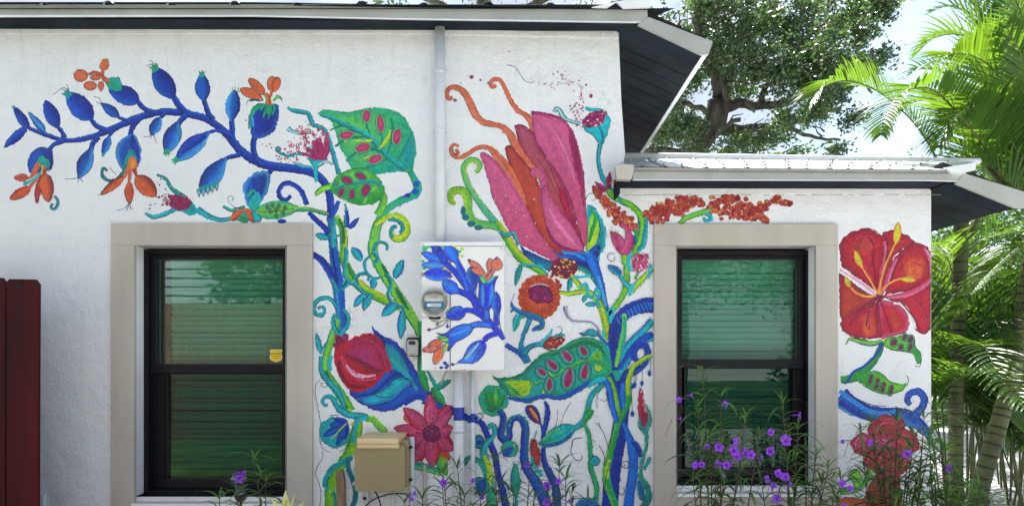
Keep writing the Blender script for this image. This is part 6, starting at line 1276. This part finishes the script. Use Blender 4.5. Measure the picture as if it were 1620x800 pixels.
lpetal(458,818,453,774,.022,dy=.02); lpetal(458,818,431,786,.018,dy=-.05); lpetal(462,818,468,779,.010,dy=.05); lpetal(464,820,482,792,.016,dy=-.04); lpetal(456,822,438,806,.018,dy=-.07); lpetal(458,812,455,790,.010,'throat',m_lilyc,dy=-.01,cup=.02)

# ---- palms
m_ptr = pm('palm_trunk_green', (.115,.145,.04), .65, .25, 2.6, .003, 25, col2=(.035,.032,.012)); m_ring = pm('palm_ring', (.045,.04,.02), .8, .3, 10); m_ptr2 = pm('palm_trunk_brown', (.19,.14,.09), .75, .35, 3, .002, 30, col2=(.09,.06,.04))
def palm_trunk(par, P, r0, r1, seg=.10, green_from=1.2):
    c = sp3([tuple(p_) for p_ in P], .02); n_ = len(c); rr_ = []; last = 0; acc = 0; rings = []
    tr_ = random.Random(int(r0*1e4)); nxt = 0; cur = seg
    for i in range(n_):
        if i: acc += np.linalg.norm(c[i]-c[i-1])
        if acc-nxt > cur: nxt = acc; cur = seg*tr_.uniform(.65,1.25)
        ph = (acc-nxt)/cur; rr_.append((r0+(r1-r0)*i/n_)*(1.05-.07*ph if ph > .08 else 1.0)); rings.append(ph < .07)
    m = MB(); m.tube([tuple(q) for q in c], rr_, 20)
    for f in range((n_-1)*20):
        i = f//20; m.mi[f] = 1 if rings[i] else (0 if c[i][2] > green_from else 2)
    m.build('trunk', (m_ptr, m_ring, m_ptr), par, smooth=False)
def frond(par, P, L0, n_=44, mat=m_palm, droop=.5, w_=.016, fwd=.55, single=False, seed=0, start=.12, up=0.0, rad=.011):
    r = random.Random(seed); P = [tuple(W(*q)) if len(q) == 3 and abs(q[0]) > 30 else tuple(q) for q in P]; c = sp3(P, .03); m_ = len(c)
    mb = MB(); mb.tube([tuple(q) for q in c], [rad*(1-.8*i/m_) for i in range(m_)], 6); fr_ = mb.build('frond', m_rachis, par, smooth=True)
    LB = MB()
    n_ = int(n_*1.3)
    for k in range(n_):
        t = start+(1-start)*k/(n_-1); i = min(m_-2, int(t*(m_-1))); q = Vector(c[i]); tn = Vector(c[i+1]-c[max(0, i-1)]).normalized()
        sd_ = tn.cross(Vector((0,0,1))); sd_ = sd_.normalized() if sd_.length > .05 else Vector((0,1,0)); nrm = sd_.cross(tn).normalized()
        LL = L0*1.22*(math.sin(math.pi*(t*.86+.12))**.6)*r.uniform(.85,1.1)
        for sg in (-1, 1):
            d = (sd_*sg*(1-fwd*.45)+tn*(fwd+.5*t)+nrm*(.28+up)+Vector((r.uniform(-.08,.08),)*3)).normalized(); x = q.copy(); vs = []; ns = 6
            dr = droop*r.uniform(.7,1.3); wv = w_*r.uniform(.8,1.15)
            for j in range(ns+1):
                s_ = j/ns; hw = wv*max(.03, math.sin(math.pi*(s_*.93+.07)**.62)); b_ = d.cross(nrm).normalized(); nn = b_.cross(d).normalized()
                vs += [tuple(x-b_*hw+nn*hw*.35), tuple(x), tuple(x+b_*hw+nn*hw*.35)]
                x = x+d*LL/ns; d = (d+Vector((0,0,-1))*dr*2.0/ns*(s_+.15)).normalized()
            F = [(j*3+a, j*3+a+1, j*3+a+4, j*3+a+3) for j in range(ns) for a in range(2)]
            if single: q_ = MB(); q_.add(vs, F); q_.build('leaflet', mat, fr_)
            else: LB.add(vs, F)
    if not single: LB.build('leaflets', mat, fr_, kind='stuff')
    return fr_
pa = empty('palm_tree', (4.25, 2.0, 0), 'palm with a straight ringed trunk, nearer of two, arching fronds over the lower roof', 'palm')
palm_trunk(pa, [W(1512,803,2.0), W(1513,600,2.0), W(1519,430,2.0), W(1522,330,2.0), W(1530,270,1.9)], .060, .062, .085)
frond(pa, [(1562,330,1.55),(1585,290,1.4),(1558,235,1.25),(1528,194,1.1),(1483,147,.9),(1452,139,.8),(1420,154,.7),(1400,184,.6),(1394,216,.55)], .40, 50, m_palm, .55, .012, single=True, seed=1, start=.2)
frond(pa, [(1500,330,2.1),(1497,290,2.2),(1479,246,2.2),(1456,208,2.3),(1430,178,2.4),(1389,145,2.5),(1344,128,2.5),(1306,136,2.4),(1284,160,2.3),(1276,190,2.3)], .42, 52, m_palm, .6, .013, single=True, seed=2, start=.25)
frond(pa, [(1560,330,1.9),(1571,279,1.7),(1533,207,1.75),(1492,168,1.8),(1461,159,1.9),(1432,170,2.0),(1412,200,2.0)], .40, 44, m_palm, .6, .012, seed=3, start=.2)
frond(pa, [(1548,340,1.8),(1560,250,1.9),(1580,150,2.2),(1570,60,2.4),(1535,0,2.6),(1480,-40,2.7)], .55, 46, m_palm, .45, .014, seed=4, start=.2, up=.1)
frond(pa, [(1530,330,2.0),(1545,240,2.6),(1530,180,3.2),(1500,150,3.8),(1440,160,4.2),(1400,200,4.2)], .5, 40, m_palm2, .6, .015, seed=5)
pb = empty('palm_tree', (4.7, 1.5, 0), 'palm with a leaning pale ringed trunk, the one at the right edge', 'palm')
palm_trunk(pb, [W(1544,806,1.5), W(1556,750,1.5), W(1580,670,1.5), W(1602,590,1.5), W(1616,510,1.5), W(1632,410,1.45), W(1650,320,1.4)], .070, .056, .085, .95)
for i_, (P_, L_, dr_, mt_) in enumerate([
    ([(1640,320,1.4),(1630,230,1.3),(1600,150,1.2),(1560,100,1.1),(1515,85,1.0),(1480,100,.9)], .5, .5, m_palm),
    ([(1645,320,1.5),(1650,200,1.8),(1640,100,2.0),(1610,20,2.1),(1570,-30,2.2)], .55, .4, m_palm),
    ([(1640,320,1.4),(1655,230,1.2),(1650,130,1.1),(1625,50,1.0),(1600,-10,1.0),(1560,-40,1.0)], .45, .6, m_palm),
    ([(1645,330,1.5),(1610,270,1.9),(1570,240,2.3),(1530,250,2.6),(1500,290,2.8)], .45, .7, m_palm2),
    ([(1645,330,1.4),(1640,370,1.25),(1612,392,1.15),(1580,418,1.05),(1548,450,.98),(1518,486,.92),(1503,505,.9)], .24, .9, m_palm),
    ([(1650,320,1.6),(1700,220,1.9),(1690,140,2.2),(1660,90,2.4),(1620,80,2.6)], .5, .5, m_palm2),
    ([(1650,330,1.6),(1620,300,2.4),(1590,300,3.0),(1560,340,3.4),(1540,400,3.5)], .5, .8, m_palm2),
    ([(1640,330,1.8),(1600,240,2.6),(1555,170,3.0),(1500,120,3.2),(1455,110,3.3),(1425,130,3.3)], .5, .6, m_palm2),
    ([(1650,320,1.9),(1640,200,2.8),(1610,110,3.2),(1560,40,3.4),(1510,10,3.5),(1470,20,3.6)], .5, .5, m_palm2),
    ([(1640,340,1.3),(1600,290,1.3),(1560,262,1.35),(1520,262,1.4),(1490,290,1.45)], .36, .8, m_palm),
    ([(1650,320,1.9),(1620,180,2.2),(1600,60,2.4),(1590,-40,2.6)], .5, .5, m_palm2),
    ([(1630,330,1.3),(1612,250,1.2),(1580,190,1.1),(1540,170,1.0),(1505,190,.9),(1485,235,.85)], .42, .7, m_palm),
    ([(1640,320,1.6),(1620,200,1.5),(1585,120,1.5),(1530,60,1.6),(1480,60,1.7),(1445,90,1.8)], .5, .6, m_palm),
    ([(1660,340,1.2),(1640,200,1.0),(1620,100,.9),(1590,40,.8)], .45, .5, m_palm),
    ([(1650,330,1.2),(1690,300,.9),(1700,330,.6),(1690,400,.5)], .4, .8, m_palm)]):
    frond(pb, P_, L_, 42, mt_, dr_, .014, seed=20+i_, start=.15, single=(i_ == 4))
for q_ in [((1585,335,1.5),(1570,310,1.5),(1548,345,1.6),(1530,375,1.75)),((1610,330,1.3),(1590,300,1.4),(1562,262,1.4))]:
    mb = MB(); mb.tube([tuple(W(*t_)) for t_ in q_], .022, 8); mb.build('leaf_base', m_rachis, pb, smooth=True)
# shaded areca clumps behind the corner
rr2 = random.Random(5)
for ci, (X, Y, nfr, lb, h_) in enumerate([(4.55,2.5,20,'areca palm clump just behind the house corner, many thin canes',1.35),(5.6,2.9,20,'dense areca palm clump between and behind the two ringed trunks',1.4),(5.6,7.5,16,'yellow-green areca palm clump further back',1.7),(8.6,7.0,18,'tall areca palm clump in the right background',1.9),(4.9,2.1,12,'low dark areca palm by the straight ringed trunk',.8),(5.0,4.9,18,'upright bright areca palm seen in the gap beside the wall corner',1.75),(6.9,3.4,18,'dark leafy areca palm behind the leaning trunk',1.45)]):
    ar = empty('areca_palm', (X, Y, 0), lb, 'palm')
    for k in range(nfr):
        a = rr2.uniform(0, 2*math.pi); e_ = rr2.uniform(.8,1.9)*h_; ro = rr2.uniform(.5,1.15)*h_; bx, by = X+rr2.uniform(-.25,.25), Y+rr2.uniform(-.25,.25)
        P_ = [(bx,by,0),(bx+.1*math.cos(a),by+.1*math.sin(a),e_*.55),(bx+.45*ro*math.cos(a),by+.45*ro*math.sin(a),e_),(bx+ro*math.cos(a),by+ro*math.sin(a),e_*1.12),(bx+1.45*ro*math.cos(a),by+1.45*ro*math.sin(a),e_*.92)]
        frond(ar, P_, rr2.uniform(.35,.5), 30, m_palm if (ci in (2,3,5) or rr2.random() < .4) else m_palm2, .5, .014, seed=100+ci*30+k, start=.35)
# leaf shrubs beyond
for i_, (X, Y, Z, r_, lb, mt_) in enumerate([(7.5,11,1.0,1.5,'round green shrub in the far right yard',m_bush),(10.2,12,1.6,2.0,'large bright shrub beside the bungalow',m_bush),(9.6,17,4.2,3.2,'leafy tree behind the palms at the right edge',m_oak),(14.5,16,3.8,3.4,'broad tree in the far right background',m_bush),(5.5,17,3.2,2.4,'low leafy tree behind the lower roof',m_oak)]):
    sh = empty('shrub' if i_ < 2 else 'leafy_tree', (X, Y, 0), lb, 'shrub' if i_ < 2 else 'tree')
    m = MB(); 
    for k in range(5): a = k*1.3; m.tube([(X,Y,0),(X+.3*r_*math.cos(a)*.5,Y+.3*r_*math.sin(a)*.5,Z*.6),(X+.6*r_*math.cos(a),Y+.6*r_*math.sin(a),Z+.2*r_)], [.05*r_,.03*r_,.01*r_], 6)
    m.build('trunk', m_bark, sh, smooth=True, kind='stuff')
    cl = [((X+rr2.gauss(0,.45)*r_, Y+rr2.gauss(0,.4)*r_, max(.35*r_*.5, Z+rr2.gauss(0,.4)*r_)), r_*.45) for _ in range(9)]
    leaf_cloud('foliage', cl, 40, mt_, sh, .13 if i_ < 2 else .17, .22*r_*.6, 40+i_, 20)['kind'] = 'stuff'
# bungalow across the yard
bg_ = empty('bungalow', (15.6, 20, 0), 'small pale bungalow with a grey roof glimpsed between the palm trunks', 'house')
X0, X1 = W(1500,0,20).x, W(1580,0,20).x; zw = W(0,492,20).z; zr = W(0,470,20).z
m_bw = pm('bungalow_wall', (.55,.54,.46), .8, .05, 3)
q = MB(); q.box((X0,20,0),(X1+4,26,zw)); q.build('wall', m_bw, bg_)
q = MB(); q.add([(X0-.4,19.5,zw-.05),(X1+4.4,19.5,zw-.05),(X1+2,23,zr+.9),(X0+2,23,zr+.9)], [(0,1,2,3)]); q.add([(X0-.4,26.5,zw-.05),(X1+4.4,26.5,zw-.05),(X1+2,23,zr+.9),(X0+2,23,zr+.9)], [(3,2,1,0)]); q.build('roof', m_gray, bg_)
q = MB(); q.box((X0-.4,19.45,zw-.25),(X1+4.4,19.5,zw)); q.build('fascia', m_whitemetal, bg_)
q = MB(); q.box((W(1530,0,20).x,19.95,zw-1.6),(W(1542,0,20).x,20-.002,zw-.5)); q.build('window', m_gap, bg_)
# grassy strips
gs = MB(); gs.add([(6.5,8.5,.006),(30,8.5,.006),(30,60,.006),(4,60,.006)], [(0,1,2,3)]); m_grass = pm('lawn', (.07,.13,.03), .95, .4, 2, .02, 30); tag(gs.build('lawn', m_grass), kind='structure')

# ---- live oak behind the house
YO = 13.0
oak = empty('oak_tree', (W(1060,0,YO).x, YO, 0), 'big live oak with dark spreading limbs behind the lower roof', 'tree')
def limb(par, P, r0, r1): 
    c = sp3([tuple(W(*q)) if abs(q[0]) > 30 else q for q in P], .15); n_ = len(c); g_ = np.random.default_rng(int(abs(P[0][0])))
    c[1:] += g_.normal(0, .02, (n_-1, 3)); m = MB(); m.tube([tuple(q) for q in c], [.78*(r0+(r1-r0)*(i/n_)**.8) for i in range(n_)], 9); m.build('limb', m_bark, par, smooth=True)
g3 = random.Random(4)
tw = MB()
for k in range(60):
    x_, y_ = g3.uniform(1050,1390), g3.uniform(-10,225); a_ = g3.uniform(-2.6,-.5); L_ = g3.uniform(14,34); yd = YO+g3.uniform(-2.2,1.5)
    tw.tube([tuple(W(x_,y_,yd)), tuple(W(x_+L_*.5*math.cos(a_)+g3.uniform(-3,3),y_+L_*.5*math.sin(a_),yd-.1)), tuple(W(x_+L_*math.cos(a_+.4),y_+L_*math.sin(a_+.4),yd-.2))], [.035,.022,.008], 5)
tw.build('twigs', m_bark, oak, kind='stuff')
m = MB(); c = sp3([(W(1050,0,YO).x,YO,0),tuple(W(1062,420,YO)),tuple(W(1085,262,YO)),tuple(W(1108,222,YO)),tuple(W(1132,192,YO)),tuple(W(1136,160,YO))], .2); m.tube([tuple(q) for q in c], [.55-.27*i/len(c) for i in range(len(c))], 14); m.build('trunk', m_bark, oak, smooth=True)
for P_, a, b_ in (([(1136,175,13),(1160,165,13),(1200,168,12.6),(1250,160,12),(1300,140,11.5)],.2,.07),([(1128,200,13),(1160,206,13),(1200,202,13.5),(1235,196,13.5),(1275,186,13.8),(1330,170,14)],.2,.08),([(1136,165,13),(1130,120,12.6),(1110,70,12),(1100,10,11.6)],.2,.07),([(1138,160,13),(1160,100,13.4),(1200,40,13.8),(1230,-30,14)],.2,.07),([(1090,250,12),(1060,240,12),(1030,238,11.8),(1022,248,11.8)],.14,.1),([(1026,248,11.8),(1045,215,11.8),(1070,200,12),(1066,182,12.2)],.16,.08),([(1130,185,13),(1100,168,12.6),(1075,165,12.4),(1050,180,12)],.12,.05),
               ([(1150,165,13),(1145,140,12),(1142,120,11.6)],.1,.05),([(1240,196,13.5),(1280,215,13.6),(1330,222,13.6)],.09,.04),([(1200,168,12.6),(1215,130,12.4),(1260,80,12.2),(1310,30,12)],.11,.05),([(1085,262,12.8),(1120,232,12.8),(1140,205,12.6),(1170,190,12.4)],.13,.07)): limb(oak, P_, a, b_)
cls = []
ro_ = random.Random(9)
for (px, py, rp) in ((1075,130,30),(1060,165,24),(1090,90,32),(1100,50,30),(1130,20,34),(1130,100,40),(1165,60,42),(1160,140,38),(1190,100,44),(1200,20,42),(1240,60,46),(1240,130,44),(1270,100,40),(1280,30,46),(1310,70,38),(1340,20,40),(1370,50,28),(1380,0,32),(1150,-30,40),(1230,-50,50),(1320,-40,50),(1390,-50,36),(1075,205,20),(1100,195,20),(1050,220,14),(1110,235,12),(1170,225,20),(1190,240,14),(1210,215,14),(1300,125,30),(1325,150,18),(1290,175,18),(1340,105,24),(1250,190,16),(1235,215,10),(1260,235,8),(1350,190,12),(1370,110,18),(1395,90,10),(1100,10,16),(1120,-15,24),(1050,195,16),(1036,205,12),(1150,245,12),(1080,70,14),(1400,25,14),(1410,-10,14),(1320,235,7)):
    for _ in range(2): cls.append((tuple(W(px+ro_.uniform(-8,8), py+ro_.uniform(-8,8), YO+ro_.uniform(-2.2,2.2))), rp/250*17/4*.85))
leaf_cloud('crown', cls, 48, m_oak, oak, .12, .19, 3, 27, .55)['kind'] = 'stuff'
o2_ = empty('oak_tree', (W(760,0,YO).x, YO, 0), 'oak whose crown just shows above the upper roof', 'tree')
m = MB(); m.tube([(W(760,0,YO).x,YO,0),tuple(W(762,200,YO)),tuple(W(766,-10,YO))], [.4,.3,.2], 12); m.build('trunk', m_bark, o2_, smooth=True)
m = MB(); m.tube([tuple(W(763,60,YO)),tuple(W(700,10,YO)),tuple(W(640,-20,YO))], [.16,.12,.05], 8); m.tube([tuple(W(765,60,YO)),tuple(W(820,20,YO)),tuple(W(900,-20,YO))], [.16,.12,.05], 8); m.build('limb', m_bark, o2_, smooth=True)
leaf_cloud('crown', [(tuple(W(px,py,YO+ro_.uniform(-1,1))), rp/58.8*.8) for px,py,rp in ((600,-12,18),(640,-22,26),(680,-16,22),(725,-20,28),(770,-26,24),(835,-14,20),(880,-20,24),(930,-16,20),(700,-50,40),(800,-60,40),(880,-50,36),(1040,20,12),(1050,40,10))], 26, m_oak, o2_, .145, .26, 8, 16)['kind'] = 'stuff'

# ---- trees mirrored in the panes, behind the camera
for i_, (X, Y, Z, r_, lb) in enumerate([(-4.6,-7.6,2.9,.9,'small leafy tree rising over the yard fence'),(4.6,-13,4.5,2.6,'spreading tree across the driveway, mirrored in the right window'),(9.5,-15,5.0,3.2,'tall tree across the street at the right'),(1.8,-18,5.5,3.0,'dark tree behind the driveway hedge'),(7.0,-9.5,1.0,1.1,'rounded hedge shrub beside the driveway')]):
    sh = empty('leafy_tree', (X, Y, 0), lb, 'tree'); m = MB(); m.tube([(X,Y,0),(X+.1,Y,Z*.5),(X,Y,Z)], [.08*r_,.06*r_,.03*r_], 8); m.build('trunk', m_bark, sh, smooth=True)
    leaf_cloud('crown', [((X+rr2.gauss(0,.45)*r_, Y+rr2.gauss(0,.4)*r_, Z+rr2.gauss(0,.35)*r_), r_*.45) for _ in range(10)], 30, m_bush, sh, .16, .2*r_*.7, 70+i_, 18)['kind'] = 'stuff'
gs = MB(); gs.add([(-9,-30,.006),(1.6,-30,.006),(1.6,-6.0,.006),(-1.6,-5.6,.006),(-1.8,-2.7,.006),(-5.2,-2.6,.006),(-9,-5.5,.006)], [(0,1,2,3,4,5,6)]); tag(gs.build('lawn', m_grass), kind='structure')  # unseen; tongue towards the wall added to darken the left pane's reflection
gs = MB(); gs.add([(1.6,-30,.006),(30,-30,.006),(30,-8,.006),(1.6,-8,.006)], [(0,1,2,3)]); tag(gs.build('lawn', m_grass), kind='structure')

GROUPS = {'areca_palm': 'areca palms round the house corner', 'palm_tree': 'ringed palms by the house corner', 'leafy_tree': 'leafy trees of the neighbourhood', 'oak_tree': 'oaks behind the house',
          'wood_plank': 'pine boards on the khaki box', 'shrub': 'shrubs in the far yard'}
for o in scene.objects:
    b_ = o.name.split('.')[0]
    if o.parent is None and b_ in GROUPS: o['group'] = GROUPS[b_]
